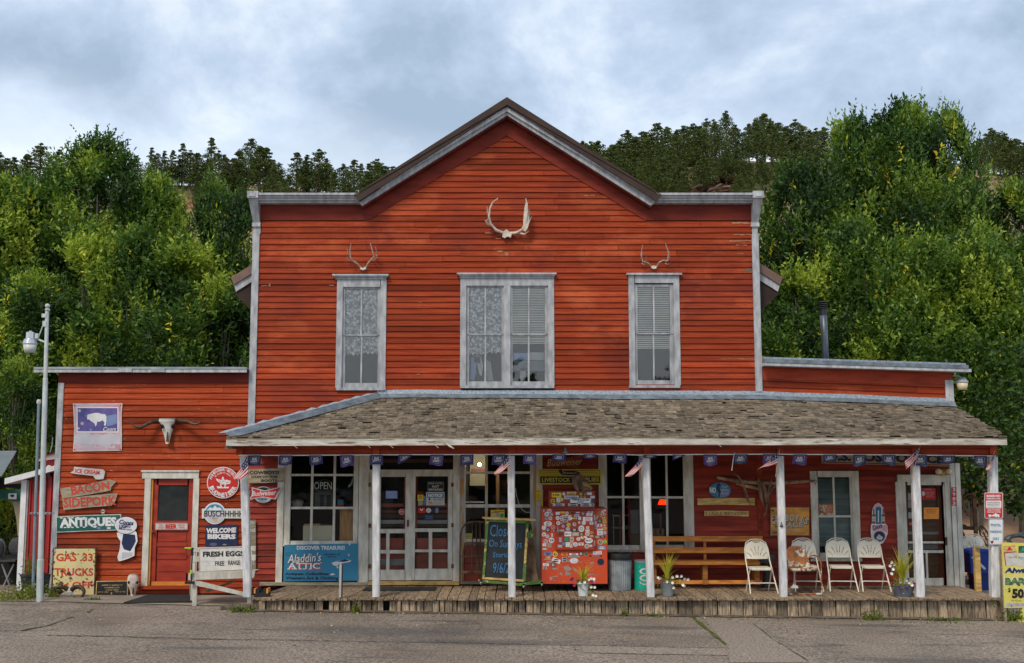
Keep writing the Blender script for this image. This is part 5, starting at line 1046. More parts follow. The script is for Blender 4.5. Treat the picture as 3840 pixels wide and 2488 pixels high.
# post office sign
b = MB(); Y = -.10; mat('po_cream', (0.62, 0.50, 0.36), (0.50, 0.40, 0.28), scale=5)
b.poly([(3081, 1688), (3562, 1702), (3562, 1750), (3081, 1738)], 'po_cream', Y, .02, .8); b.poly([(3083, 1732), (3562, 1744), (3562, 1747), (3083, 1735)], 'frieze', Y - .003)
b.text('U.S. POST OFFICE', 3322, 1717, 440, 35, 'navy', Y - .006, .055, 0, -.028)
b.build('post_office_sign', label='long cream sign U.S. POST OFFICE high under the porch beam', cat='sign')
b = MB(); b.rect(3568, 1828, 3587, 1897, 'paint_red', -.08, .004)
for i, ch in enumerate('3983'): b.text(ch, 3577.5, 1837 + i * 17, 11, 13, 'white', -.083, .02)
b.build('house_number', label='vertical red plate with white numbers 3983 on the corner board', cat='sign')
b = MB(); b.rect(3454, 1832, 3508, 1874, 'paint_red', -.02, .001, .8); b.ell(3463, 1852, 6, 9, 'banner_grey', -.022); b.text('WARNING', 3480, 1836, 28, 5, 'banner_pink', -.022); b.text('PLEASE WEAR\nA MASK INSIDE\nTHE OFFICE\nTHANK YOU', 3486, 1855, 32, 22, 'banner_pink', -.022); b.build('red_notice', label='red warning notice high on the post office screen door', cat='notice')
b = MB(); b.rect(3464, 1904, 3521, 1947, 'orange_paint', -.02, .001, 1.3); b.text('LOBBY OPEN DAILY\nPACKAGES HERE\nLETTER DROP', 3492, 1918, 44, 17, 'rust', -.022); b.build('yellow_notice', label='yellow paper notice in the middle of the post office door', cat='notice')
b = MB(); b.rect(3405, 1850, 3424, 1878, 'offwhite', -.02, .001, .5); b.rect(3405, 1880, 3424, 1905, 'offwhite', -.02, .001, .4); b.rect(3406, 1922, 3424, 1945, 'offwhite', -.02, .001, .6); b.build('door_papers', label='column of small papers at the left edge of the post office door', cat='notice')
b = MB(); b.ell(3418, 1965, 9, 9, 'paint_red', -.02, n=8); b.text('STOP', 3418, 1965, 13, 4, 'white', -.023); b.build('stop_sticker', label='small red octagon sticker low at the left edge of the post office door', cat='sticker')
b = MB(); b.rect(3071, 1892, 3125, 1932, 'rust_orange', .016, .001, 1.3); b.ell(3081, 1911, 6, 9, 'black', .013); b.ell(3081, 1911, 4, 7, 'tan_wood', .011); b.text('WARNING', 3098, 1895, 26, 4, 'offwhite', .013); b.text('PLEASE WEAR A\nMASK WHEN YOU\nENTER THIS OFFICE\nTHANK YOU', 3104, 1913, 32, 24, 'banner_pink', .013); b.build('orange_notice', label='orange warning card in the window with the blinds', cat='notice')
# tall thermometer sign
b = MB(); Y = -.06; cx = 3293
b.poly([(3273, 1907), (3281, 1893), (3293, 1887), (3305, 1893), (3314, 1907), (3316, 1925), (3319, 1964), (3328, 1972), (3329, 2000), (3322, 2020), (3310, 2038), (3293, 2046), (3276, 2038), (3268, 2018), (3265, 1998), (3266, 1970), (3270, 1964), (3270, 1925)], 'white', Y, .008)
b.ell(cx, 1907, 17, 17, 'banner_pink', Y - .002, a0=0, a1=pi, tone=1.3); b.poly([(3283, 1905), (3294, 1900), (3305, 1905), (3304, 1966), (3285, 1966)], 'sign_blue', Y - .003, tone=.7); b.rect(3292, 1915, 3296, 1960, 'white', Y - .005)
for x in (3277, 3312): b.rect(x - 6, 1930, x + 6, 1965, 'interior_red', Y - .003, .002, 1.4); b.rect(x - 2.5, 1908, x + 2.5, 1930, 'interior_red', Y - .003); b.rect(x - 6, 1938, x + 6, 1956, 'offwhite', Y - .005); b.text('Cs', x, 1947, 8, 7, 'navy', Y - .007)
b.poly([(3270, 1970), (3326, 1970), (3326, 2000), (3300, 1985), (3275, 1995)], 'banner_pink', Y - .002, tone=1.2); b.text('Coors', 3290, 1976, 38, 18, 'navy', Y - .006, .03, .3, .3); b.ell(3298, 2012, 23, 22, 'banner_pink', Y - .004, n=28); b.ell(3298, 2012, 20, 19, 'navy', Y - .006, n=28); b.poly([(3286, 2016), (3296, 2004), (3304, 2010), (3312, 2016), (3306, 2026), (3290, 2024)], 'offwhite', Y - .008)
b.build('tall_beer_thermometer', label='tall shaped Coors thermometer sign with two bottles, on the porch wall', cat='sign')
# parking signs on the last post
Y = -1.975
b = MB(); rr = lambda x0, y0, x1, y1, r: [(x0 + r, y0), (x1 - r, y0), (x1, y0 + r), (x1, y1 - r), (x1 - r, y1), (x0 + r, y1), (x0, y1 - r), (x0, y0 + r)]
b.poly(rr(3692, 1848, 3761, 1945, 4), 'white', Y, .004); b.poly(rr(3694, 1850, 3759, 1943, 3), 'paint_red', Y - .003); b.text('RESERVED', 3726, 1861, 52, 9, 'white', Y - .006, .04); b.text('PARKING FOR', 3726, 1871, 52, 6, 'white', Y - .006, .03)
b.poly(rr(3698, 1878, 3755, 1907, 3), 'white', Y - .005); b.text('POSTAL SERVICE\nVEHICLES ONLY', 3726, 1890, 48, 14, 'black', Y - .008, .0); b.rect(3701, 1902, 3752, 1903, 'black', Y - .008); b.text('UNAUTHORIZED\nVEHICLES TOWED', 3727, 1917, 52, 14, 'white', Y - .006, .02)
b.poly([(3706, 1937), (3708, 1930), (3716, 1931), (3720, 1934), (3734, 1925), (3740, 1929), (3748, 1931), (3748, 1938), (3732, 1938), (3722, 1937)], 'white', Y - .006)
for x in (3712, 3736, 3745): b.ell(x, 1938, 3, 3, 'white', Y - .008, n=10)
b.ell(3727, 1852, 1.5, 1.5, 'tin', Y - .008, n=8); b.build('reserved_parking_sign', label='red sign RESERVED PARKING FOR POSTAL SERVICE VEHICLES ONLY on end post', cat='sign')
Y = -1.965
b = MB(); b.poly(rr(3708, 1947, 3762, 2044, 4), 'offwhite', Y, .004, 1.1); b.poly(rr(3710, 1949, 3760, 2042, 3), 'banner_lblue', Y - .002, tone=1.0); b.poly(rr(3711, 1950, 3759, 2041, 3), 'white', Y - .004)
for t_, y, w_ in (('POSTAL', 1970, 38), ('PARKING', 1995, 43), ('ONLY', 2021, 25)): b.text(t_, 3735, y, w_, 10, 'sign_blue', Y - .007, .03)
b.poly([(3714, 2030), (3726, 2028), (3724, 2038), (3717, 2039)], 'interior_red', Y - .007); b.build('postal_parking_sign', label='white sign POSTAL PARKING ONLY just below the red parking sign', cat='sign')
# yellow cigarette sign
Y = -2.12
b = MB(); b.poly([(3756, 2035), (3960, 2040), (3962, 2278), (3766, 2281)], 'pale_yellow', Y, .01)
b.poly([(3760, 2050), (3806, 2044), (3817, 2118), (3772, 2124)], 'offwhite', Y - .003); b.poly([(3760, 2050), (3806, 2044), (3810, 2066), (3764, 2072)], 'tan_wood', Y - .005); b.poly([(3776, 2066), (3785, 2048), (3797, 2063)], 'paint_red', Y - .008); b.poly([(3764, 2072), (3812, 2068), (3812, 2071), (3768, 2076), (3774, 2122), (3771, 2122)], 'interior_red', Y - .007, tone=1.5)
b.poly([(3820, 2048), (3870, 2048), (3872, 2126), (3816, 2124)], 'offwhite', Y - .003); b.poly([(3820, 2048), (3870, 2048), (3870, 2074), (3819, 2074)], 'board_green', Y - .005, tone=.6); b.poly([(3828, 2068), (3836, 2052), (3848, 2068)], 'kool_green', Y - .007)
b.text('Pyramid', 3791, 2091, 44, 12, 'rust_orange', Y - .009, .0, 0, .08); b.text('Pyramid', 3844, 2093, 48, 12, 'kool_green', Y - .009, .0, 0, .02)
b.text('Always', 3824, 2142, 118, 28, 'white', Y - .004, .10, .15); b.text('Always', 3824, 2142, 114, 26, 'navy', Y - .007, .05, .15); b.text('BARGAIN', 3856, 2181, 180, 34, 'white', Y - .004, .12); b.text('BARGAIN', 3856, 2181, 174, 29, 'board_green', Y - .007, .07)
b.text('$', 3785, 2214, 10, 18, 'black', Y - .005, .03); b.text('50.99', 3844, 2227, 98, 38, 'black', Y - .005, .06); b.text('Per Carton', 3812, 2253, 36, 5, 'black', Y - .005); b.rect(3769, 2262, 3880, 2275, 'banner_grey', Y - .003); b.text('SURGEON GENERAL WARNING\nSMOKING IS A HEALTH RISK', 3810, 2268, 70, 8, 'grey_text', Y - .006)
for x in (3765, 3772): b.ell(x, 2077 if x == 3765 else 2213, 2, 2, 'tin', Y - .008, n=8)
b.build('cigarette_price_sign', label='yellow price sign with two cigarette packs at the right edge of the lot', cat='sign')
b = MB()
for x in (3756, 3930): a = P(x, 2040, -2.09); b.beam((a.x, -2.09, gz(9) - .1), (a.x, -2.09, P(x, 2050, -2.09).z), .05, .04, 'old_wood')
b.beam(P(3750, 2070, -2.07), P(3940, 2070, -2.07), .03, .05, 'old_wood'); b.build('sign_stand', label='grey wooden stakes holding the yellow price sign', cat='stand')

# clothes and cloths hanging behind the middle upper window
b = MB()
for l, m_, t_ in (([(1766, 1340), (1782, 1334), (1788, 1350), (1784, 1400), (1778, 1428), (1764, 1425)], 'banner_lblue', 1.4), ([(1788, 1342), (1804, 1338), (1812, 1375), (1806, 1412), (1798, 1405), (1792, 1378)], 'white', .8), ([(1776, 1333), (1800, 1331), (1802, 1362), (1780, 1364)], 'banner_pink', .8), ([(1826, 1352), (1840, 1358), (1850, 1428), (1824, 1428)], 'offwhite', .7), ([(1926, 1325), (1980, 1325), (1980, 1350), (1926, 1350)], 'banner_lblue', 1.8), ([(1985, 1322), (2040, 1322), (2040, 1352), (1985, 1350)], 'white', .7), ([(1926, 1352), (2040, 1354), (2040, 1392), (1926, 1390)], 'conduit', .9), ([(1952, 1380), (1972, 1380), (1970, 1430), (1950, 1430)], 'white', .6)): b.poly(l, m_, .16, .02, t_)
b.build('hanging_clothes', label='pale clothes and cloths hanging inside the double upper window', cat='clothes')
# ================================================================ antlers and skulls
def antler(px, Y, prongs, r0, b, mt='antler'):
    def tube(pts, r, tip=.25, out=0.0):
        n = len(pts); q = []
        for i, (x, y) in enumerate(pts): q.append(P(x, y, Y) + Vector((0, -out * math.sin(pi * .5 * i / (n - 1)), 0)))
        b.tube(q, [r * (1 - (1 - tip) * (i / (n - 1)) ** 1.5) for i in range(n)], mt, 7)
    tube(px, r0, .35, .22)
    for i, (pts, o) in enumerate(prongs): tube(pts, r0 * .7, .2, o)
root = thing('moose_antlers', 'broad pale moose antlers mounted high in the gable', 'antlers', P(1900, 890, -.05))
b = MB(); Y = -.07
cs = lambda l: [(900 + x / 1.341, 350 + y / 1.341) for x, y in l]
antler(cs([(1330, 705), (1290, 692), (1262, 665), (1252, 630), (1258, 590), (1272, 560), (1298, 542)]), Y, [(cs([(1256, 640), (1246, 610), (1243, 580)]), .2), (cs([(1264, 668), (1245, 668), (1232, 650)]), .25), (cs([(1258, 655), (1238, 652), (1250, 640)]), .2)], .030, b, 'bone')
b.build('antler', root)
b = MB(); antler(cs([(1355, 705), (1390, 705), (1420, 690), (1438, 655), (1444, 610), (1443, 570), (1436, 542)]), Y, [(cs([(1400, 702), (1430, 718), (1452, 708)]), .25), (cs([(1435, 690), (1452, 660), (1466, 630)]), .2), (cs([(1448, 640), (1456, 610), (1452, 590)]), .15)], .030, b, 'bone')
b.poly(cs([(1425, 690), (1424, 640), (1430, 580), (1436, 548), (1444, 570), (1452, 600), (1456, 640), (1448, 675), (1436, 695)]), 'bone', Y - .16, .025)
b.build('antler', root)
b = MB(); b.poly(cs([(1318, 722), (1326, 695), (1340, 683), (1352, 695), (1366, 710), (1362, 726), (1345, 720), (1330, 728)]), 'bone', -.12, .08); b.build('skull_plate', root)
def deer(name, label, c0, f, pl, pr, Lp, Rp, cen):
    root = thing(name, label, 'antlers', P(*cen, -.05))
    for pts, prong in ((pl, Lp), (pr, Rp)):
        b = MB(); antler(f(pts), -.06, [(f(p), o) for p, o in prong], .017, b); b.build('antler', root)
    b = MB(); b.poly(f(c0), 'bone', -.10, .06); b.build('skull_plate', root)
deer('deer_antlers', 'branched deer antlers above the left upper window', [(604, 885), (607, 873), (618, 880), (630, 872), (634, 884), (618, 890)], cs,
     [(610, 882), (595, 862), (575, 850), (562, 835), (560, 800), (566, 765)], [(632, 880), (645, 858), (665, 842), (678, 828), (670, 795), (662, 765)],
     [([(575, 850), (555, 846), (542, 842)], .2), ([(562, 835), (548, 810), (543, 783)], .2), ([(548, 838), (538, 820)], .2)], [([(665, 842), (685, 840), (696, 836)], .2), ([(678, 828), (690, 805), (686, 775)], .2), ([(680, 812), (692, 820), (696, 836)], .2)], (1361, 1010))
c3 = lambda l: [(2150 + x / 1.402, 400 + y / 1.402) for x, y in l]
deer('deer_antlers', 'curving deer antlers above the right upper window', [(408, 846), (412, 838), (424, 836), (438, 840), (436, 852), (420, 854)], c3,
     [(412, 844), (392, 826), (372, 822), (360, 825), (350, 790), (357, 738)], [(436, 846), (446, 825), (468, 815), (490, 818), (493, 780), (477, 732)],
     [([(372, 835), (378, 815), (377, 797)], .2), ([(354, 800), (360, 785), (363, 770)], .15), ([(360, 825), (366, 836), (372, 840)], .15)], [([(490, 818), (502, 806), (494, 760)], .2), ([(484, 825), (494, 836), (498, 830)], .15)], (2452, 1008))
def loft(b, rings, mt, n=16, tone=1):        # rings = (cx, y, z, rx, ry)
    V = []; F = []
    for cx, y, z, rx, ry in rings:
        for j in range(n): a = 2 * pi * j / n; V.append((cx + rx * math.cos(a), y + ry * math.sin(a), z))
    for i in range(len(rings) - 1):
        for j in range(n): F.append((i * n + j, i * n + (j + 1) % n, (i + 1) * n + (j + 1) % n, (i + 1) * n + j))
    F += [tuple(range(n)), tuple(range(len(rings) * n - 1, (len(rings) - 1) * n - 1, -1))]
    return b.add(V, F, mt, tone)
def skull(name, label, cx, ys, ws, Y, mt, horns=None, eye=.32, w_eye=.3, red=False):
    root = thing(name, label, 'skull', P(cx, ys[-1], Y)); b = MB(); k = (Y + CAM_D) / F_PX
    loft(b, [(P(cx, y, Y).x, Y, P(cx, y, Y).z, w_ / 2 * k, max(.012, w_ / 2 * k * .7)) for y, w_ in zip(ys, ws)], mt)
    b.build('skull', root, smooth=True)
    h = ys[-1] - ys[0]; wm = max(ws)
    for s in (-1, 1):
        e = MB(); e.ball(P(cx + s * wm * w_eye, ys[0] + h * eye, Y - wm / 2 * k * .60), (wm * k * .10, wm * k * .12, wm * k * .13), 'dark', 8); e.build('eye_socket', root)
    e = MB(); e.poly([(cx - 1.2, ys[0] + h * .52), (cx + 1.2, ys[0] + h * .52), (cx + wm * .09, ys[0] + h * .93), (cx - wm * .09, ys[0] + h * .93)], 'horn', Y - wm / 2 * k * .50, .01); e.build('nose_opening', root)
    if horns:
        for pts, r in horns:
            e = MB(); e.tube([P(x, y, Y - o) for x, y, o in pts], r, 'horn', 9); e.build('horn', root, smooth=True)
    return root
skull('longhorn_skull', 'white longhorn skull with wide dark horns on left wing wall', 628, [1570, 1578, 1584, 1594, 1605, 1615, 1630, 1645, 1660, 1665], [62, 66, 60, 42, 44, 38, 28, 20, 16, 12], -.10, 'bone_white',
      [([(600, 1577, 0), (575, 1580, .05), (550, 1592, .12), (525, 1604, .18), (505, 1600, .2), (492, 1588, .2), (484, 1574, .2)], [.045, .043, .038, .032, .024, .015, .006]), ([(656, 1577, 0), (682, 1577, .05), (702, 1580, .12), (722, 1590, .18), (738, 1592, .2), (750, 1585, .2), (757, 1575, .2)], [.045, .043, .038, .032, .024, .015, .006])])
sk1 = skull('cow_skull', 'weathered cow skull standing against the door frame foot', 499, [2153, 2160, 2175, 2190, 2200, 2212, 2225, 2237], [22, 36, 42, 44, 36, 24, 19, 15], -.24, 'bone', eye=.38, w_eye=.36)
b = MB()
for i in range(5): b.line([(487 + i * 6, 2174 + abs(i - 2)), (490 + i * 4, 2160 + 2 * abs(i - 2))], 2.2, 'banner_pink', -.24 - .155)
b.ell(498, 2183, 9, 7, 'banner_pink', -.24 - .158); b.build('hand_print', sk1)
root = thing('ram_skull', 'dark curled ram horns on a bleached skull lying before the gas sign', 'skull', P(262, 2240, -.42))
b = MB(); c = P(262, 2220, -.42); b.ball(c, (.075, .07, .09), 'bone_white', 8); b.build('skull', root)
for s in (-1, 1):
    b = MB(); pts = []
    for i in range(15):
        a = .3 + i * .36; r = .17 - .006 * i; pts.append(P(262 + s * 36, 2222, -.42) + Vector((s * (-math.cos(a) * r), -.012 * i, math.sin(a) * r * .8 - .01)))
    b.tube(pts, [.045 * (1 - i / 17) + .006 for i in range(15)], 'horn', 8, .6); b.build('horn', root, smooth=True)
b = MB(); b.tube([P(232, 2226, -.45), P(222, 2214, -.46), P(207, 2215, -.47), P(196, 2226, -.48), P(190, 2234, -.5)], [.05, .045, .035, .022, .01], 'horn', 8, .6); b.build('horn', root, smooth=True)

# ================================================================ mats, bench, tools at the left
b = MB(); zz = lambda x, y, Y: P(x, y, Y).z
X = [P(470, 2256, -1.10).x, P(722, 2240, -1.0).x]
g0 = gz(-7) + .018
b.add([(P(470, 2250, -1.2).x, -1.30, g0), (P(722, 2240, -1.15).x, -1.12, g0), (P(716, 2225, -.4).x, -.25, g0 + .02), (P(548, 2225, -.4).x, -.25, g0 + .02)] + [(P(470, 2250, -1.2).x, -1.30, g0 + .018), (P(722, 2240, -1.15).x, -1.12, g0 + .018), (P(716, 2225, -.4).x, -.25, g0 + .038), (P(548, 2225, -.4).x, -.25, g0 + .038)], [(4, 5, 6, 7), (0, 1, 5, 4), (3, 0, 4, 7), (1, 2, 6, 5)], 'mat_rubber')
b.build('rubber_mat', label='black rubber mat on the ground before the red door', cat='mat')
b = MB(); b.box(P(1366, 2200, -.7).x, P(1634, 2200, -.7).x, -.95, -.45, DECK + .006, DECK + .022, 'mat_rubber'); b.build('door_mat', label='long dark door mat on the deck before the double doors', cat='mat')
# white bench with FRESH EGGS
bt = thing('porch_bench', 'peeling white wooden bench left of the corner post with a diagonal brace', 'bench', P(830, 2240, -1.2))
YB = -1.05
for (y0, y1) in ((2054, 2072), (2087, 2108)):
    b = MB(); b.poly([(717, y0 + 1), (959, y0 - 6), (958, y1 - 6), (717, y1)], 'white_porch', YB, .03, .85); b.build('back_slat', bt)
b = MB(); b.poly([(707, 2150), (956, 2142), (952, 2168), (706, 2176)], 'white_porch', -1.42, .04, .9); a, c = P(708, 2151, -1.42), P(955, 2143, -1.42); b.add([a, c, c + Vector((0, .42, .0)), a + Vector((0, .42, .0)), a - Vector((0, 0, .03)), c - Vector((0, 0, .03)), c + Vector((0, .42, -.03)), a + Vector((0, .42, -.03))], [(0, 1, 2, 3), (7, 6, 5, 4)], 'old_wood', 1.2); b.build('seat', bt)
for (x, y0, Y, w_) in ((732, 2180, -1.40, 16), (728, 2056, -1.02, 14), (940, 2052, -1.02, 14)):
    b = MB(); p = P(x, y0, Y); b.beam((p.x, Y, gz(-5) + .005), (p.x, Y, p.z), w_ / F_PX * 21.5, .04, 'white_porch', .85); b.build('leg', bt)
b = MB(); b.poly([(733, 2180), (750, 2181), (915, 2222), (914, 2236), (733, 2196)], 'white_porch', -1.44, .03, .85); b.build('brace', bt)
b = MB(); b.poly([(770, 2215), (880, 2176), (885, 2182), (775, 2224)], 'old_wood', -1.0, .03, .6); b.build('brace', bt)
b = MB(); Y = -1.10; b.poly([(746, 2056), (918, 2050), (918, 2140), (746, 2148)], 'offwhite', Y, .012, 1.15); q = [(749, 2059), (916, 2053), (916, 2137), (749, 2145)]
for i in range(4): b.line([q[i], q[(i + 1) % 4]], 1.5, 'black', Y - .002)
b.text('FRESH EGGS', 838, 2078, 154, 20, 'black', Y - .004, .045, 0, .0, 'CENTER', .02); b.text('FREE', 824, 2114, 34, 17, 'black', Y - .004, .02); b.text('RANGE', 878, 2111, 44, 17, 'black', Y - .004, .02)
for x0, x1 in ((763, 783), (786, 806), (844, 854), (901, 911)): b.frame(x0, 2105, x1, 2123, .8, 'banner_grey', Y - .003)
b.build('eggs_sign', label='white sign FRESH EGGS FREE RANGE propped on the peeling bench', cat='sign')
gt = thing('garden_tool', 'tall garden tool with lime green handles leaning on the bench end', 'tool', P(712, 2232, -1.45))
b = MB(); b.tube([P(722, 2060, -1.45), P(719, 2120, -1.45), P(717, 2185, -1.45)], .014, 'black', 7); b.tube([P(724, 2056, -1.46), P(720, 2064, -1.46), P(721, 2084, -1.46)], .026, 'black', 7); b.build('shaft', gt)
b = MB(); b.tube([P(693, 2056, -1.46), P(716, 2057, -1.46)], .016, 'lime', 7); b.build('handle', gt)
b = MB(); b.tube([P(718, 2138, -1.46), P(717, 2152, -1.46)], .024, 'lime', 7); b.build('grip', gt)
b = MB(); b.tube([P(713, 2188, -1.46), P(712, 2232, -1.46)], .010, 'steel', 6); b.box(P(695, 2185, -1.46).x, P(727, 2185, -1.46).x, -1.50, -1.42, P(700, 2190, -1.46).z, P(700, 2181, -1.46).z, 'black'); b.build('foot', gt)
bb = thing('boot_brush', 'black and orange boot brush scraper on the deck corner', 'boot brush', P(979, 2236, -1.8))
b = MB(); b.rb(952, 2224, 1006, 2238, -1.9, -1.7, 'black', -1.9); b.build('base', bb)
for x0, x1, xo in ((952, 970, 952), (986, 1004, 999)):
    b = MB(); b.rb(x0, 2210, x1, 2224, -1.88, -1.72, 'black', -1.9, 1.3); b.rb(xo, 2208, xo + 6, 2226, -1.905, -1.70, 'orange_paint', -1.9); b.build('brush', bb)
b = MB(); b.rb(1272, 2117, 1280, 2241, -2.06, -2.02, 'offwhite', -2.06, .75); b.rb(1280, 2117, 1284, 2241, -2.06, -2.02, 'black', -2.06); b.build('metal_stake', label='short narrow metal stake standing at the deck edge before the blue sign', cat='stake')

# ================================================================ headboard, chalkboard
hb = thing('arched_headboard', 'dark arched wooden headboard with spindles leaning left of the chalkboard', 'headboard', P(1770, 2190, -.3))
c4 = lambda l, Y: [P(1340 + x / 2.373, 1650 + y / 2.373, Y) for x, y in l]
for nm, l, r, Y in (('outer_arch', [(912, 1275), (915, 1000), (920, 850), (935, 785), (965, 748), (1010, 730), (1070, 728), (1135, 732)], .020, -.30), ('inner_arch', [(935, 1270), (937, 1040), (945, 975), (975, 935), (1030, 920), (1100, 920), (1135, 930)], .016, -.34)):
    b = MB(); b.tube(c4(l, Y), r, 'driftwood', 7, .75); b.build(nm, hb)
for x, y0, y1 in ((1025, 735, 1025), (1060, 735, 1180), (1095, 732, 1180), (1020, 925, 1180), (1075, 925, 1180), (1110, 925, 1180)):
    b = MB(); b.tube(c4([(x, y0), (x, y1)], -.31), .012, 'driftwood', 6, .6); b.build('spindle', hb)
for y in (1038, 1180):
    b = MB(); b.tube(c4([(925, y), (1135, y)], -.33), .014 if y < 1100 else .03, 'driftwood', 6, .7); b.build('rail', hb)
cbd = thing('chalkboard', 'green framed rolling chalkboard reading Closed On Sundays Starting 9/6 behind a post', 'chalkboard', P(1900, 2205, -.9))
Yc = -1.0
def q4(l): return [(1340 + x / 2.373, 1650 + y / 2.373) for x, y in l]
b = MB(); b.poly(q4([(1158, 720), (1512, 735), (1478, 1252), (1112, 1228)]), 'chalkboard', Yc, .015); b.build('slate', cbd)
b = MB(); b.poly(q4([(1150, 708), (1525, 722), (1522, 745), (1160, 728)]), 'board_green', Yc - .02, .04); b.poly(q4([(1150, 715), (1170, 715), (1132, 1230), (1110, 1228)]), 'board_green', Yc - .02, .04); b.poly(q4([(1502, 735), (1526, 735), (1496, 1262), (1468, 1262)]), 'board_green', Yc - .02, .04)
b.poly(q4([(1500, 800), (1520, 800), (1500, 1100), (1482, 1100)]), 'tan_wood', Yc - .024, .04); b.poly(q4([(1112, 1222), (1480, 1246), (1478, 1264), (1112, 1240)]), 'tan_wood', Yc - .022, .04); b.build('frame', cbd)
b = MB(); b.poly(q4([(1112, 688), (1545, 703), (1590, 708), (1590, 722), (1140, 706), (1112, 700)]), 'tan_wood', Yc - .05, .12, 1.1); b.build('top_rail', cbd)
b = MB(); p0 = q4([(1060, 1243), (1440, 1290), (1660, 1270), (1480, 1262)])
a = [P(p0[0][0], p0[0][1], Yc - .02), P(p0[1][0], p0[1][1], Yc - .25)]
b.poly(q4([(1075, 1245), (1440, 1280), (1440, 1300), (1075, 1262)]), 'board_green', Yc - .12, .05); b.poly(q4([(1440, 1282), (1655, 1262), (1660, 1278), (1440, 1300)]), 'board_green', Yc - .12, .35); b.build('base_board', cbd)
for x, y in ((1098, 1275), (1477, 1310), (1640, 1290)):
    b = MB(); c = P(1340 + x / 2.373, 1650 + y / 2.373, Yc - .1); b.lathe([(.03, -.012), (.03, .012)], (0, 0, 0), 'steel', 10); b.V = [(c.x + v[2], c.y + v[1], c.z + v[0]) for v in b.V]; b.box(c.x - .012, c.x + .03, c.y - .02, c.y + .02, c.z + .01, c.z + .06, 'steel'); b.build('caster', cbd)
b = MB(); b.poly(q4([(1528, 725), (1545, 725), (1618, 1255), (1590, 1255)]), 'board_green', -.75, .04, .8); b.build('rear_leg', cbd)
b = MB(); b.poly(q4([(1508, 820), (1568, 815), (1568, 872), (1506, 875)]), 'board_green', Yc - .03, .05, .8); b.build('brace_block', cbd)
b = MB(); b.poly(q4([(1525, 880), (1560, 880), (1612, 1255), (1500, 1255)]), 'driftwood', -.80, .02, 1.1); b.build('rear_panel', cbd)
b = MB(); Y = Yc - .004
for t_, cx, cy, w_, h_, r_ in (('Closed', 1295, 808, 225, 105, 0), ('On Sundays', 1318, 935, 290, 85, -.03), ('Starting', 1300, 1030, 190, 62, 0), ('9/6/20', 1300, 1140, 185, 92, 0)):
    x, y = 1340 + cx / 2.373, 1650 + cy / 2.373; b.text(t_, x, y, w_ / 2.373, h_ / 2.373, 'chalk_blue', Y, -.004, .1, r_)
b.build('chalk_lettering', cbd)
b = MB(); b.tube([P(1933, 1832, -.1), P(1938, 1862, -.1), P(1946, 1890, -.1), P(1958, 1912, -.1), P(1972, 1922, -.1), P(1990, 1922, -.1)], .004, 'white', 5); b.build('cord', label='thin white cord hanging across the window right of the chalkboard', cat='cord')

# ================================================================ ice box
ic = thing('ice_box', 'big red metal ice box covered in stickers with faded ICE lettering', 'ice box', P(2154, 2194, -.7))
YI = -1.05
b = MB(); b.rb(2031, 1908, 2277, 2190, YI, -.15, 'icebox_red', YI); b.rb(2036, 2190, 2270, 2197, YI + .05, -.2, 'dark', YI); b.build('cabinet', ic)
b = MB(); b.rb(2062, 1846, 2232, 1902, YI + .12, -.2, 'icebox_dark', YI); b.rb(2064, 1901, 2234, 1909, YI + .02, -.2, 'icebox_dark', YI, .8); b.rb(2062, 1844, 2232, 1848, YI + .11, -.2, 'icebox_dark', YI, 1.1); b.build('compressor_box', ic)
b = MB(); b.rb(2083, 1917, 2228, 2061, YI - .06, YI, 'icebox_dark', YI, 1.05); b.rb(2072, 1908, 2236, 1914, YI - .05, YI, 'icebox_dark', YI, .8); dco = b.build('door', ic)
b = MB(); b.tube([P(2090, 1975, YI - .09), P(2092, 1980, YI - .13), P(2093, 1996, YI - .13), P(2091, 2001, YI - .09)], .013, 'steel', 7); b.build('handle', dco)
for y in (1941, 2037): b = MB(); b.rb(2226, y - 10, 2231, y + 10, YI - .09, YI - .03, 'steel', YI); b.build('hinge', dco)
b = MB()
def i8(l): return [(2020 + x / 4.819, 1890 + y / 4.819) for x, y in l]
mat('ice_pink', (0.72, 0.20, 0.10), (0.60, 0.10, 0.05), scale=30); mat('bare_grey', (0.34, 0.28, 0.26), (0.26, 0.22, 0.20), scale=9)
for l in ([(355, 1075), (345, 1240), (330, 1262), (345, 1280), (440, 1275), (452, 1255), (430, 1240), (418, 1060)], [(560, 1090), (500, 1120), (470, 1170)], [(690, 1080), (720, 1110)], [(560, 1240), (620, 1275), (690, 1260), (720, 1200)], [(800, 1030), (900, 1020), (940, 1060)], [(800, 1080), (810, 1150), (870, 1150)], [(820, 1060), (900, 1060), (905, 1110), (850, 1120)], [(830, 1240), (930, 1240), (985, 1190), (990, 1220), (950, 1280), (740, 1275)], [(370, 1080), (372, 1235)], [(400, 1075), (405, 1240)], [(545, 1110), (500, 1160)], [(780, 1040), (775, 1150)]):
    b.line(i8(l), 1.5, 'ice_pink', YI - .004)
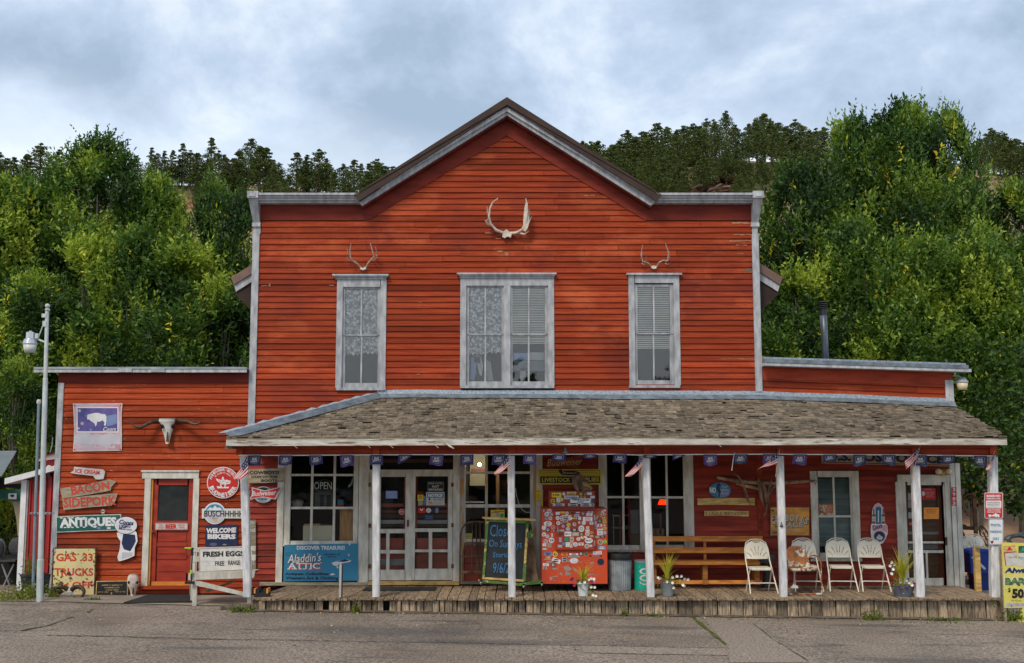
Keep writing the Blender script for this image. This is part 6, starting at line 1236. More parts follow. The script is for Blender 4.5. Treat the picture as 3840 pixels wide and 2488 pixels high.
for l in ([(130, 1045), (190, 1025), (230, 1040), (280, 1025), (330, 1045), (290, 1060), (200, 1070), (150, 1065)], [(245, 1150), (300, 1165), (350, 1150), (350, 1185), (290, 1195), (260, 1190)], [(450, 1130), (530, 1115), (560, 1150), (600, 1170), (590, 1200), (520, 1210), (460, 1200)], [(620, 1130), (650, 1160), (690, 1190), (680, 1235), (640, 1215)], [(480, 1210), (540, 1230), (590, 1280), (560, 1290), (480, 1300)], [(370, 1265), (400, 1230), (440, 1290), (420, 1300)], [(195, 1320), (240, 1330), (260, 1345), (230, 1390), (205, 1380)], [(240, 1310), (360, 1295), (350, 1315), (260, 1325)], [(920, 1060), (1000, 1050), (995, 1080), (950, 1110)], [(690, 1040), (800, 1045), (790, 1060), (700, 1060)], [(870, 1270), (1000, 1265), (1005, 1285), (890, 1300)], [(1010, 1290), (1045, 1285), (1040, 1315)], [(1060, 1260), (1085, 1265), (1075, 1290)], [(280, 1375), (300, 1380), (295, 1415)], [(360, 1385), (375, 1390), (370, 1410)], [(420, 1395), (480, 1410), (450, 1420)], [(730, 1265), (800, 1262), (780, 1282)], [(570, 1000), (560, 1050), (520, 1050), (530, 1005)]): b.poly(i8(l), 'bare_grey', YI - .003, .002)
b.build('ice_lettering', ic)
stk = [('c', 92, 125, 27, 'b', 'w'), ('c', 195, 128, 36, 'w', 'interior_red'), ('c', 147, 188, 42, 'w', 'banner_lblue'), ('c', 237, 190, 25, 'g', 'tin'), ('r', 138, 268, 34, 22, 'sign_blue', 'tan_wood'), ('c', 212, 262, 32, 'w', 'k'), ('e', 167, 360, 74, 48, 'w', 'grey_text'), ('c', 96, 433, 38, 'w', 'g'), ('c', 167, 470, 44, 'k', 'g'), ('c', 262, 425, 36, 'banner_pink', 'letter_red'), ('c', 273, 487, 24, 'k', 'w'), ('c', 95, 553, 38, 'w', 'banner_lblue'), ('c', 158, 590, 34, 'g', 'tin'), ('r', 243, 565, 15, 34, 'g', 'w'), ('c', 127, 680, 40, 'g', 'letter_red'), ('c', 232, 660, 50, 'w', 'g'), ('r', 103, 742, 32, 26, 'w', 'g'), ('r', 193, 750, 42, 42, 'banner_lblue', 'tan_wood'), ('r', 110, 817, 48, 18, 'old_wood', 'w'),
       ('r', 342, 172, 34, 26, 'w', 'g'), ('r', 427, 158, 50, 20, 'orange_paint', 'yellow'), ('c', 511, 172, 31, 'w', 'n'), ('r', 620, 170, 42, 24, 'interior_red', 'k'), ('r', 705, 158, 32, 10, 'g', 'w'), ('r', 800, 178, 42, 22, 'k', 'g'), ('r', 935, 150, 48, 16, 'g', 'k'), ('r', 918, 192, 54, 26, 'w', 'banner_pink'), ('r', 475, 215, 44, 14, 'w', 'letter_red'), ('r', 560, 212, 32, 9, 'yellow', 'yellow'), ('r', 688, 212, 46, 22, 'g', 'w'), ('c', 343, 258, 36, 'w', 'tan_wood'), ('r', 415, 262, 22, 42, 'w', 'k'), ('r', 488, 290, 42, 44, 'g', 'interior_wood'), ('e', 558, 262, 52, 36, 'w', 'g'), ('r', 632, 262, 24, 12, 'yellow', 'letter_red'), ('c', 680, 262, 16, 'g', 'tin'), ('r', 742, 262, 26, 30, 'g', 'w'), ('r', 886, 276, 86, 38, 'w', 'banner_pink'), ('c', 355, 347, 36, 'w', 'letter_red'), ('c', 419, 342, 21, 'tin', 'sign_blue'), ('c', 443, 405, 42, 'interior_red', 'g'), ('c', 541, 380, 34, 'yellow', 'kool_green'), ('c', 645, 370, 58, 'interior_red', 'g'), ('r', 733, 340, 18, 20, 'g', 'w'), ('c', 815, 345, 36, 'w', 'g'), ('r', 955, 350, 32, 24, 'w', 'sign_blue'), ('r', 416, 483, 42, 16, 'g', 'tin'), ('c', 528, 455, 40, 'tin', 'g'), ('r', 645, 474, 50, 27, 'k', 'g'), ('e', 772, 450, 52, 60, 'w', 'tin'), ('r', 885, 430, 34, 26, 'orange_paint', 'w'), ('r', 882, 485, 36, 20, 'w', 'g'), ('r', 528, 545, 60, 42, 'w', 'k'), ('r', 665, 548, 66, 32, 'tin', 'pale_yellow'), ('r', 774, 548, 30, 30, 'k', 'pale_yellow'), ('c', 880, 543, 38, 'w', 'letter_red'), ('e', 956, 522, 38, 22, 'tan_wood', 'yellow'), ('e', 956, 588, 38, 22, 'tan_wood', 'yellow'), ('r', 417, 545, 36, 30, 'interior_red', 'frieze'), ('r', 392, 650, 26, 44, 'banner_lblue', 'banner_pink'), ('r', 506, 642, 40, 38, 'board_green', 'kool_green'), ('r', 600, 632, 38, 36, 'banner_pink', 'board_green'), ('e', 718, 636, 36, 32, 'w', 'tan_wood'), ('e', 815, 608, 64, 26, 'w', 'paint_red'), ('e', 906, 666, 72, 48, 'w', 'n'), ('c', 453, 720, 31, 'sign_blue', 'banner_lblue'), ('c', 596, 702, 38, 'po_cream', 'letter_red'), ('r', 525, 738, 36, 42, 'w', 'g'), ('c', 586, 767, 32, 'tin', 'pale_yellow'), ('c', 666, 735, 40, 'w', 'banner_lblue'), ('r', 766, 728, 46, 26, 'w', 'letter_red'), ('c', 870, 765, 44, 'po_cream', 'sign_blue'), ('r', 385, 766, 42, 24, 'tin', 'g'), ('r', 942, 760, 26, 20, 'banner_grey', 'g'),
       ('r', 1100, 182, 44, 62, 'rust_orange', 'orange_paint'), ('c', 1196, 120, 20, 'w', 'g'), ('r', 1158, 143, 16, 20, 'w', 'g'), ('c', 1185, 188, 26, 'w', 'n'), ('c', 1042, 262, 24, 'tin', 'g'), ('c', 1106, 307, 42, 'k', 'tin'), ('e', 1184, 263, 40, 27, 'pale_yellow', 'pale_yellow'), ('e', 1190, 323, 38, 26, 'pale_yellow', 'pale_yellow'), ('e', 1105, 392, 50, 32, 'w', 'letter_red'), ('c', 1192, 385, 24, 'tin', 'g'), ('c', 1030, 428, 32, 'banner_grey', 'n'), ('e', 1190, 442, 42, 26, 'pale_yellow', 'letter_red'), ('r', 1108, 510, 48, 58, 'w', 'tin'), ('c', 1195, 520, 36, 'tin', 'g'), ('r', 1052, 600, 42, 17, 'tin', 'g'), ('r', 1154, 598, 46, 18, 'k', 'tin'), ('c', 1114, 692, 50, 'po_cream', 'driftwood'), ('c', 1197, 683, 32, 'lime', 'kool_green'), ('r', 1142, 795, 70, 32, 'banner_lblue', 'w'), ('r', 1026, 345, 24, 34, 'g', 'w'),
       ('r', 170, 905, 70, 32, 'banner_lblue', 'n'), ('c', 298, 910, 46, 'yellow', 'n'), ('r', 467, 908, 58, 32, 'orange_paint', 'paint_red'), ('r', 635, 912, 78, 18, 'w', 'k'), ('c', 765, 903, 37, 'n', 'w'), ('c', 862, 912, 33, 'kool_green', 'k'), ('r', 1022, 887, 42, 30, 'w', 'g'), ('r', 1108, 885, 30, 32, 'w', 'paint_red'), ('r', 1028, 943, 112, 12, 'k', 'w'), ('r', 155, 985, 76, 30, 'rust_orange', 'orange_paint'), ('R', 318, 1027, 76, 38, 'w', 'k'), ('r', 469, 1008, 46, 44, 'tin', 'k'), ('e', 640, 1030, 76, 50, 'w', 'g'), ('r', 640, 957, 108, 12, 'tin', 'k'), ('r', 130, 1100, 54, 26, 'w', 'banner_pink'), ('r', 112, 1162, 36, 22, 'g', 'k'), ('c', 262, 1105, 42, 'k', 'g'), ('c', 1122, 1050, 62, 'n', 'w')]
stk2 = [('r', 2087, 1857, 18, 9, 'yellow', 'yellow'), ('c', 2114, 1853, 6, 'g', 'w'), ('r', 2143, 1866, 28, 7, 'banner_grey', 'w'), ('r', 2143, 1850, 18, 5, 'tan_wood', 'old_wood'), ('c', 2179, 1854, 7, 'board_green', 'lime'), ('c', 2194, 1855, 7, 'n', 'orange_paint'), ('r', 2210, 1852, 10, 5, 'g', 'w'), ('r', 2186, 1866, 10, 4, 'tan_wood', 'k'), ('c', 2073, 1881, 9, 'yellow', 'k'), ('r', 2094, 1876, 7, 9, 'w', 'g'), ('r', 2178, 1880, 40, 10, 'w', 'n'), ('r', 2221, 1878, 6, 8, 'k', 'sign_blue'), ('r', 2095, 1894, 22, 5, 'offwhite', 'k'), ('r', 2149, 1893, 18, 6, 'offwhite', 'k'), ('r', 2197, 1894, 20, 6, 'offwhite', 'k'), ('c', 2223, 1895, 6, 'g', 'n'), ('c', 2106, 1874, 7, 'pale_yellow', 'tin'), ('r', 2222, 1865, 9, 5, 'g', 'w')]
KM = {'w': 'white', 'g': 'banner_grey', 'k': 'black', 'n': 'navy', 'b': 'black'}
names_txt = {(1184, 263): '91', (1190, 323): 'UST', (528, 545): 'BLC', (906, 666): 'MUAT', (232, 660): '25', (1100, 182): 'NEW\nPUCKER\nVILLE', (1122, 1050): 'NEW LONDON', (956, 522): 'MOOSE', (688, 212): 'HCR', (511, 172): 'MC', (956, 588): 'HOPE'}
cands = []
for s_ in stk:
    kind = s_[0]; cx, cy = 2020 + s_[1] / 4.819, 1890 + s_[2] / 4.819; rx0 = s_[3] / 4.819
    if kind == 'c': ry0 = rx0; c1, c2 = s_[4:6]
    else: ry0 = s_[4] / 4.819; c1, c2 = s_[5:7]
    cands.append((rx0 * ry0, kind, cx, cy, rx0, ry0, c1, c2, names_txt.get((s_[1], s_[2]))))
ind = sorted(cands, key=lambda a: -a[0])[:82]; few = sorted(cands, key=lambda a: -a[0])[82:]
def sticker(b, s_, Y, seed):
    _, kind, cx, cy, rx0, ry0, c1, c2, tx = s_; c1, c2 = KM.get(c1, c1), KM.get(c2, c2); q = random.Random(seed)
    on_door = 2083 < cx < 2228 and 1917 < cy < 2061
    Yf = (YI - .060 if on_door else YI) - .003
    if Y is not None: Yf = Y
    if kind in 'ce': b.ell(cx, cy, rx0, ry0, c1, Yf, n=20)
    else:
        ro = .35 if kind == 'R' else q.uniform(-.05, .05) if rx0 < 12 else 0
        rot = lambda u, v: (cx + u * math.cos(ro) - v * math.sin(ro), cy + u * math.sin(ro) + v * math.cos(ro))
        b.poly([rot(-rx0, -ry0), rot(rx0, -ry0), rot(rx0, ry0), rot(-rx0, ry0)], c1, Yf, .002)
    if tx:
        b.text(tx, cx, cy, rx0 * 1.5, ry0 * (1.5 if '\n' in tx else .7), 'black' if c1 != 'rust_orange' else 'orange_paint', Yf - .002, .03)
    elif kind in 'ce':
        b.ell(cx, cy, rx0 * .62, ry0 * .62, c2, Yf - .002, n=9 + seed % 4, rot=seed); b.ell(cx + rx0 * .1, cy - ry0 * .05, rx0 * .28, ry0 * .30, c1, Yf - .0035, n=5 + seed % 3, rot=seed)
    else:
        for k in range(2 if ry0 > 3 else 1):
            w_ = rx0 * q.uniform(.5, .8); h_ = ry0 * .28; yy = cy + (k - .5) * ry0 * .9 if ry0 > 3 else cy; b.poly([(cx - w_, yy - h_), (cx + w_ * .8, yy - h_ * .7), (cx + w_, yy + h_), (cx - w_ * .7, yy + h_)], c2, Yf - .002, .001)
for i, s_ in enumerate(ind): b = MB(); sticker(b, s_, None, i); b.build('sticker', ic)
b = MB()
for i, s_ in enumerate(few): sticker(b, s_, None, i)
b.build('small_stickers', ic, kind='stuff')
for i, s_ in enumerate(stk2):
    if s_[0] == 'c': t_ = (0, 'c', s_[1], s_[2], s_[3], s_[3], s_[4], s_[5], None)
    else: t_ = (0, 'r', s_[1], s_[2], s_[3], s_[4], s_[5], s_[6], {2143: 'B.P.O.E. LODGE 32', 2087: 'HR', 2178: 'STAIRCASE PRO HILLCLIMB\nJUNE 2015'}.get(s_[1]) if s_[2] != 1850 else None)
    b = MB(); sticker(b, t_, YI + .10, i); b.build('sticker', ic)
b = MB(); pts = [P(2150, 1789, -.75), P(2163, 1800, -.78), P(2178, 1815, -.8), P(2196, 1832, -.8), P(2214, 1843, -.78)]
b.tube(pts, [.05, .13, .14, .12, .07], 'driftwood', 9, .9); b.tube([P(2155, 1800, -.85), P(2162, 1825, -.9), P(2168, 1842, -.9)], [.06, .05, .03], 'driftwood', 7, 1.1); b.tube([P(2176, 1808, -.88), P(2200, 1818, -.9), P(2216, 1836, -.9)], [.04, .05, .02], 'tan_wood', 6, .5)
b.V = [(v[0] + .03 * mnoise.noise((v[0] * 16, v[1] * 16, v[2] * 16)), v[1], v[2] + .03 * mnoise.noise((v[0] * 14, 5, v[2] * 14))) for v in b.V]
b.build('driftwood_log', label='gnarled driftwood log lying on top of the ice box', cat='driftwood')
# trash can
tc_ = thing('trash_can', 'corrugated galvanized trash can with black bag beside the ice box', 'trash can', P(2324, 2196, -.75))
c = P(2324, 2196, -.75); c.z = DECK; r = .235; b = MB(); b.lathe([(r * .88, 0), (r * .9, .02), (r, .62), (r * 1.02, .63), (r * 1.02, .65)], c, 'tin', 64, flute=.05, tone=.85); b.build('body', tc_)
b = MB(); b.lathe([(r * 1.04, .58), (r * 1.06, .64), (r * 1.02, .70), (r * .9, .69), (r * .6, .64)], c, 'black', 22); b.V = [(v[0], v[1], v[2] + .02 * mnoise.noise((v[0] * 9, v[1] * 9, 1))) for v in b.V]; b.tube([c + Vector((.08, -.1, .66)), c + Vector((.1, -.12, .72))], .02, 'black', 6); b.build('bag', tc_)
kc = thing('green_canister', 'tall green canister lettered KOOL between trash can and porch post', 'canister', P(2411, 2188, -.7))
c = P(2411, 2188, -.7); c.z = DECK; r = .165; b = MB(); b.lathe([(r, 0), (r, .545), (r * .96, .55)], c, 'kool_green', 32); b.lathe([(r * 1.02, .52), (r * 1.02, .56)], c, 'tin', 32, tone=.8); b.build('can', kc)
v, f, _ = textmesh('KOOL', .03, 0, 'CENTER'); b = MB(); V = []
for x, y in v:
    a = -pi / 2 + .15 + y * 1.2 * -1 * -1; zz_ = .08 + (x + .5) * .42; a = -pi / 2 + .1 - y * 1.25; V.append((c.x + (r + .004) * math.cos(a), c.y + (r + .004) * math.sin(a), c.z + zz_))
b.add(V, f, 'offwhite'); b.build('lettering', kc)
# orange bench
ob = thing('long_bench', 'long orange varnished wooden bench along the porch wall', 'bench', P(2650, 2195, -.4))
YO = -.30
for y0, y1, nm in ((2012, 2031, 'back_slat'), (2054, 2075, 'back_slat')): b = MB(); b.rb(2446, y0, 2860, y1, YO, YO + .04, 'bench_wood', YO); b.build(nm, ob)
b = MB(); b.text('SO GOT LOT OF EVERS', 2720, 2020, 180, 8, 'driftwood', YO - .003); b.build('carved_lettering', ob)
b = MB(); b.rb(2446, 2107, 2850, 2119, -.72, YO, 'bench_wood', -.72, .75); b.build('seat', ob)
b = MB(); b.rb(2446, 2177, 2858, 2191, YO - .28, YO - .24, 'bench_wood', YO - .28); b.build('foot_rail', ob)
for x in (2453, 2645, 2840):
    b = MB(); b.rb(x - 5, 2026, x + 5, 2112, YO + .04, YO + .08, 'bench_wood', YO, .8); b.build('back_post', ob)
    b = MB(); b.rb(x - 9, 2117, x + 9, 2193, -.62, -.35, 'bench_wood', -.62, .55); b.build('leg', ob)
# driftwood over bench, yoke
b = MB(); q2 = lambda l, Y: [P(2640 + x / 5.14, 1750 + y / 5.14, Y) for x, y in l]
for l, r in (([(575, 145), (660, 190), (740, 300), (800, 480), (850, 620), (905, 760)], [.012, .022, .028, .024, .018, .006]), ([(1045, 260), (1080, 400), (1105, 600), (1150, 760)], [.03, .04, .035, .015]), ([(1040, 250), (1130, 340), (1180, 480), (1200, 640), (1215, 720)], [.03, .04, .035, .03, .02]), ([(1300, 250), (1260, 420), (1225, 580), (1240, 690), (1260, 780)], [.015, .025, .025, .02, .01]), ([(1380, 375), (1310, 430), (1270, 540)], [.02, .022, .015]), ([(1215, 720), (1195, 860), (1155, 975)], [.02, .018, .008]), ([(770, 480), (810, 600), (860, 700)], [.006, .012, .01])):
    b.tube(q2(l, -.16), r, 'driftwood', 7, 1.15)
b.build('driftwood_branches', label='bundle of crooked driftwood branches fixed high on the porch wall', cat='driftwood')
b = MB(); b.tube(q2([(250, 215), (600, 280), (1040, 320), (1500, 330), (1600, 310)], -.12) + [P(3000, 1808, -.12), P(3055, 1804, -.12)], [.03, .035, .04, .038, .035, .035, .022], 'driftwood', 8, 1.7); b.tube(q2([(620, 330), (820, 380), (1090, 440)], -.14), [.02, .035, .03], 'driftwood', 7, 2.0)
b.tube([P(3055, 1804, -.12), P(3060, 1799, -.12), P(3062, 1806, -.12), P(3057, 1812, -.12), P(3057, 1820, -.12)], .006, 'black', 5); b.build('wagon_singletree', label='worn horizontal wagon beam with iron hook beside the window with blinds', cat='beam')
b = MB(); c = P(2877, 2190, -.35); c.z = DECK; b.lathe([(.10, 0), (.12, .05), (.09, .12), (.07, .3), (.08, .42), (.11, .44), (.15, .48), (.17, .58), (.15, .64), (.10, .65)], c, 'wicker', 18, flute=.08)
b.V = [(v[0], v[1], v[2] + .01 * mnoise.noise((v[0] * 30, v[1] * 30, v[2] * 30))) for v in b.V]; b.build('stone_pedestal', label='dark rough carved pedestal planter behind the first folding chair', cat='planter')
# ================================================================ folding chairs
def folding_chair(label):
    t = thing('folding_chair', label, 'chair', (0, 0, 0), 'folding chairs on the porch')
    def shell(x, z):      # back panel outline, local metres
        if z < .60 or z > .94: return False
        zz = (z - .60) / .34; w_ = .225 - .012 * (1 - zz)
        if zz > .45: w_ = .225 * math.sqrt(max(0, 1 - ((zz - .45) / .55) ** 2.6))
        if abs(x) > w_: return False
        if abs(x) < .07 and .905 + .25 * x * x * 8 < z < .925: return False
        for a0, l0, l1 in ((-8, .10, .27), (8, .10, .27), (-26, .11, .27), (26, .11, .27), (-50, .13, .25), (50, .13, .25)):
            px, pz = x, z - .565; a = math.radians(a0); u = px * math.cos(a) - pz * math.sin(a); v_ = px * math.sin(a) + pz * math.cos(a)
            u -= .35 * (a0 / 50) * (v_ - .19) ** 2 * 6
            if l0 < v_ < l1 and abs(u) < .0055: return False
        return True
    cs_ = .0075; nx, nz = 62, 47; V = []; F = []; ix = {}
    def vid(i, k, f):
        if (i, k, f) not in ix:
            x, z = -.2325 + i * cs_, .595 + k * cs_; ix[(i, k, f)] = len(V); V.append((x, .17 - .10 * (1 - (x / .24) ** 2) * .45 + (z - .6) * .22 + (.012 if f else 0), z))
        return ix[(i, k, f)]
    for i in range(nx):
        for k in range(nz):
            if shell(-.2325 + (i + .5) * cs_, .595 + (k + .5) * cs_): F.append((vid(i, k, 0), vid(i + 1, k, 0), vid(i + 1, k + 1, 0), vid(i, k + 1, 0))); F.append((vid(i, k + 1, 1), vid(i + 1, k + 1, 1), vid(i + 1, k, 1), vid(i, k, 1)))
    b = MB(); b.add(V, F, 'chair'); b.build('backrest', t)
    b = MB(); c_ = .05; pts = [(-.20, -.24 + c_), (-.20 + c_, -.24), (.20 - c_, -.24), (.20, -.24 + c_), (.19, .16), (-.19, .16)]
    V = [(x, y, .455) for x, y in pts] + [(x * .93, y * .93, .468) for x, y in pts] + [(x, y, .425) for x, y in pts]; n = 6
    b.add(V, [tuple(range(6, 12)), tuple(range(17, 11, -1))] + [(i, (i + 1) % n, 6 + (i + 1) % n, 6 + i) for i in range(n)] + [(12 + i, 12 + (i + 1) % n, (i + 1) % n, i) for i in range(n)], 'chair'); b.build('seat', t)
    for s in (-1, 1):
        b = MB(); b.tube([(s * .262, -.30, 0), (s * .240, -.10, .30), (s * .230, .12, .58), (s * .225, .20, .78), (s * .19, .235, .90), (s * .10, .25, .955), (0, .252, .965)], .0125, 'chair', 7); b.build('front_leg', t)
        b = MB(); b.tube([(s * .215, .20, 0), (s * .212, .02, .28), (s * .205, -.10, .44)], .0125, 'chair', 7); b.build('rear_leg', t)
    for y, z, w_ in ((-.19, .165, .248), (.12, .135, .212)): b = MB(); b.tube([(-w_, y, z), (-w_ * .85, y, z + .02), (w_ * .85, y, z + .02), (w_, y, z)], .010, 'chair', 6); b.build('stretcher', t)
    return t
ch0 = folding_chair('cream folding chair before the right end of the orange bench')
def chair_at(x, Y): p = P(x, 2200, Y); return (p.x, Y, DECK + .003)
spots = [(2850, -1.12, .05, 'cream folding chair before the right end of the orange bench'), (3024, -.80, -.06, 'cream folding chair behind the rusty metal lawn chair'), (3154, -.80, -.08, 'cream folding chair standing before the window with blinds'), (3274, -.80, -.06, 'cream folding chair below the tall beer thermometer, next to the planter')]
for i, (x, Y, rz, lab) in enumerate(spots):
    if i == 0: ch0.location = chair_at(x, Y); ch0.rotation_euler = (0, 0, rz)
    else: dup(ch0, chair_at(x, Y), rz, lab)
dup(ch0, (P(3672, 2100, 1.0).x, 1.0, .32), .1, 'cream folding chair standing outside beyond the deck behind the blue bin')
# rusty lawn chair
rc = thing('metal_lawn_chair', 'rusty orange and white shell back metal lawn chair', 'chair', chair_at(2992, -1.35))
px_ = lambda l, Y: [P(2600 + x / 2.373, 1650 + y / 2.373, Y) for x, y in l]
b = MB(); n = 22; m_ = 14; V = []; F = []
cx, r_ = P(2992, 2085, -1.2).x, .235; zb, zt_ = P(2992, 2127, -1.2).z, P(2992, 2052, -1.2).z
for i in range(n + 1):
    for k in range(m_ + 1):
        u = -1 + 2 * i / n; v = k / m_; top = .62 + .38 * math.sqrt(max(0, 1 - abs(u) ** 2.4)); z = zb + (zt_ - zb) * v * top * 1.02
        V.append((cx + u * r_ * (.86 + .14 * math.sin(pi * min(1, v + .25))), -1.12 + .10 * v + .02 * math.cos(u * pi * 3.5) * (1 - v * .5) - .05 * u * u, z))
for i in range(n):
    for k in range(m_): a = i * (m_ + 1) + k; F.append((a, a + m_ + 1, a + m_ + 2, a + 1))
b.add(V, F, 'rust_orange'); b.build('backrest', rc, smooth=True)
b = MB(); p = P(2992, 2132, -1.5); V = []; F = []
for i in range(13):
    for k in range(7):
        u = -1 + i / 6; v = k / 6; V.append((cx + u * .255, -1.62 + .5 * v, p.z + .0 - .05 * math.sin(pi * v) * (1 - u * u) + .0))
for i in range(12):
    for k in range(6): a = i * 7 + k; F.append((a, a + 7, a + 8, a + 1))
b.add(V, F, 'rust_orange', .85); b.beam((cx - .26, -1.62, p.z - .015), (cx + .26, -1.62, p.z - .015), .03, .05, 'rust_orange', .8); b.build('seat', rc, smooth=True)
for s in (-1, 1):
    b = MB(); z0 = DECK + .02; xx = cx + s * .30
    b.tube([(cx + s * .2, -1.08, p.z + .12), (xx - s * .02, -1.12, p.z + .20), (xx, -1.30, p.z + .22), (xx, -1.58, p.z + .20), (xx + s * .01, -1.66, p.z + .10), (xx + s * .015, -1.62, p.z - .2), (xx + s * .03, -1.62, z0 + .08), (xx + s * .01, -1.60, z0), (xx - s * .05, -1.35, z0), (xx - s * .06, -1.0, z0)], .014, 'rust_orange', 7, .8); b.build('arm_and_leg', rc)
b = MB(); b.tube([(cx - .28, -1.60, DECK + .02), (cx + .30, -1.60, DECK + .02)], .014, 'rust_orange', 7); b.build('foot_bar', rc)
b = MB(); c = P(2978, 2200, -1.7); c.z = DECK + .01; b.poly([(2965, 2206), (2978, 2192), (2992, 2198), (2994, 2207)], 'offwhite', -1.72, .05); b.build('crumpled_paper', label='crumpled white paper on the deck under the lawn chair', cat='litter')
b = MB(); b.ell(2931, 1972, 6, 6, 'black', -1.945, .01, a0=pi, a1=2 * pi); b.rect(2929.5, 1958, 2932, 1968, 'black', -1.945, .01); b.ell(2931, 1969, 6, 3, 'tin', -1.95, .01, tone=.7); b.build('bottle_opener', label='small black iron bottle opener screwed to the fifth porch post', cat='bottle opener')

# ================================================================ potted plants
def potted(name, label, px, py, Y, prof, mt, hh, seed, blades, flowers, bx_=1.0, handle=False):
    c = P(px, py, Y); c.z = DECK + .004; t = thing(name, label, 'potted plant', c); q = random.Random(seed)
    b = MB(); b.lathe(prof, c, mt, 24, sx=bx_); top = prof[-1][1]; rr_ = prof[-1][0]; b.lathe([(rr_ * .9, top - .02), (rr_ * .5, top - .015)], c, 'grime_dirt', 16, sx=bx_); b.build('pot', t)
    b = MB()
    for i in range(blades):
        a = q.uniform(0, 2 * pi); L_ = hh * q.uniform(.6, 1.05); sp = q.uniform(.1, .75) * (1.4 if q.random() < .2 else 1); V = []; n = 5
        for k in range(n + 1):
            s = k / n; r = sp * L_ * s * s * .8 + .03 * s; z = top + L_ * (s - .33 * sp * s * s * s); w_ = .013 * (1 - s) + .001
            p = c + Vector((math.cos(a) * r, math.sin(a) * r, z - .02)); V += [p + Vector((-w_, 0, 0)), p + Vector((w_, 0, 0))]
        b.add(V, [(2 * k, 2 * k + 1, 2 * k + 3, 2 * k + 2) for k in range(n)], 'spike', q.uniform(.1, .9))
    b.build('spiky_leaves', t)
    b = MB()
    for i in range(260):
        a = q.uniform(0, 2 * pi); r = rr_ * bx_ * q.uniform(.2, 1.5); z = top + q.uniform(-.02, .10) - max(0, r - rr_) * q.uniform(.2, 1.3); p = c + Vector((math.cos(a) * r, math.sin(a) * r * .8, z)); d = Vector((q.uniform(-1, 1), q.uniform(-1, .3), q.uniform(-.4, 1))).normalized() * .036; e_ = Vector((q.uniform(-1, 1), q.uniform(-1, 1), q.uniform(-1, 1))).cross(d).normalized() * .008
        b.add([p, p + d * .5 + e_, p + d, p + d * .5 - e_], [(0, 1, 2, 3)], 'spike' if q.random() < .45 else 'grassleaf', q.uniform(0, .9))
    b.build('foliage', t)
    b = MB()
    for dx, dz, mt_ in flowers:
        p = c + Vector((dx, -rr_ * .8 - q.uniform(0, .06), top + dz)); b.tube([c + Vector((dx * .5, -rr_ * .4, top)), p + Vector((0, .01, -.005))], .0025, 'spike', 4, .4)
        n = 10; V = [p + Vector((0, .008, 0))]
        tx, tz = q.uniform(-.5, .5), q.uniform(-.5, .5)
        for k in range(n): a = 2 * pi * k / n; r = .024 if k % 2 else .030; V.append(p + Vector((math.cos(a) * r, -.006 + tx * math.cos(a) * r + tz * math.sin(a) * r, math.sin(a) * r)))
        b.add(V, [(0, 1 + k, 1 + (k + 1) % n) for k in range(n)], mt_, q.uniform(.85, 1.1))
    b.build('flowers', t)
    if handle: b = MB(); b.tube([c + Vector((-rr_ * .95, -.02, top - .02)), c + Vector((-rr_ * .5, -rr_, top - .07)), c + Vector((rr_ * .3, -rr_ * 1.1, top - .13))], .004, 'rust', 5); b.build('handle', t)
W, PU, RE = 'petal_white', 'petal_purple', 'petal_red'
potted('flower_bucket', 'white bucket of spiky leaves and petunias before the ice box', 2187, 2232, -1.72, [(.085, 0), (.105, .215), (.112, .22), (.112, .23)], 'pot_white', .46, 1, 22,
       [(-.22, .07, PU), (-.20, .09, PU), (-.10, .04, PU), (-.17, -.03, RE), (-.07, .02, W), (.02, .03, W), (.10, .08, W), (.14, .10, W), (.19, .09, W), (.12, .04, RE), (.16, .03, RE), (.19, .05, W), (.14, -.06, W), (.20, -.06, W), (.17, -.2, W), (.22, -.22, W), (.12, -.29, W), (.16, -.30, W)], handle=True)
potted('flower_bucket', 'grey galvanized bucket of spiky leaves and white petunias right of the fourth post', 2502, 2226, -1.72, [(.105, 0), (.128, .235), (.134, .24), (.134, .25)], 'pot_grey', .60, 2, 34,
       [(-.18, .09, W), (-.14, .04, RE), (-.15, .06, W), (-.02, .02, W), (.08, .10, W), (.16, .12, W), (.24, .12, W), (.30, .07, W), (.36, .06, W), (.22, .04, W), (.27, -.04, W), (.30, -.06, W), (.10, -.09, W), (.08, .0, W)])
potted('flower_tub', 'blue grey oval tub of tall spiky leaves by the post office door', 3387, 2230, -1.72, [(.13, 0), (.16, .17), (.17, .18), (.17, .195)], 'pot_blue', .80, 3, 44,
       [(-.25, .22, W), (-.22, .3, W), (-.27, .36, W), (-.19, .38, W), (-.24, .42, W), (-.10, .07, W), (.02, .10, W), (.06, .06, W), (.14, .04, RE), (-.04, -.03, PU), (.02, -.04, PU), (-.12, -.02, PU), (.10, .02, W)], bx_=1.25)

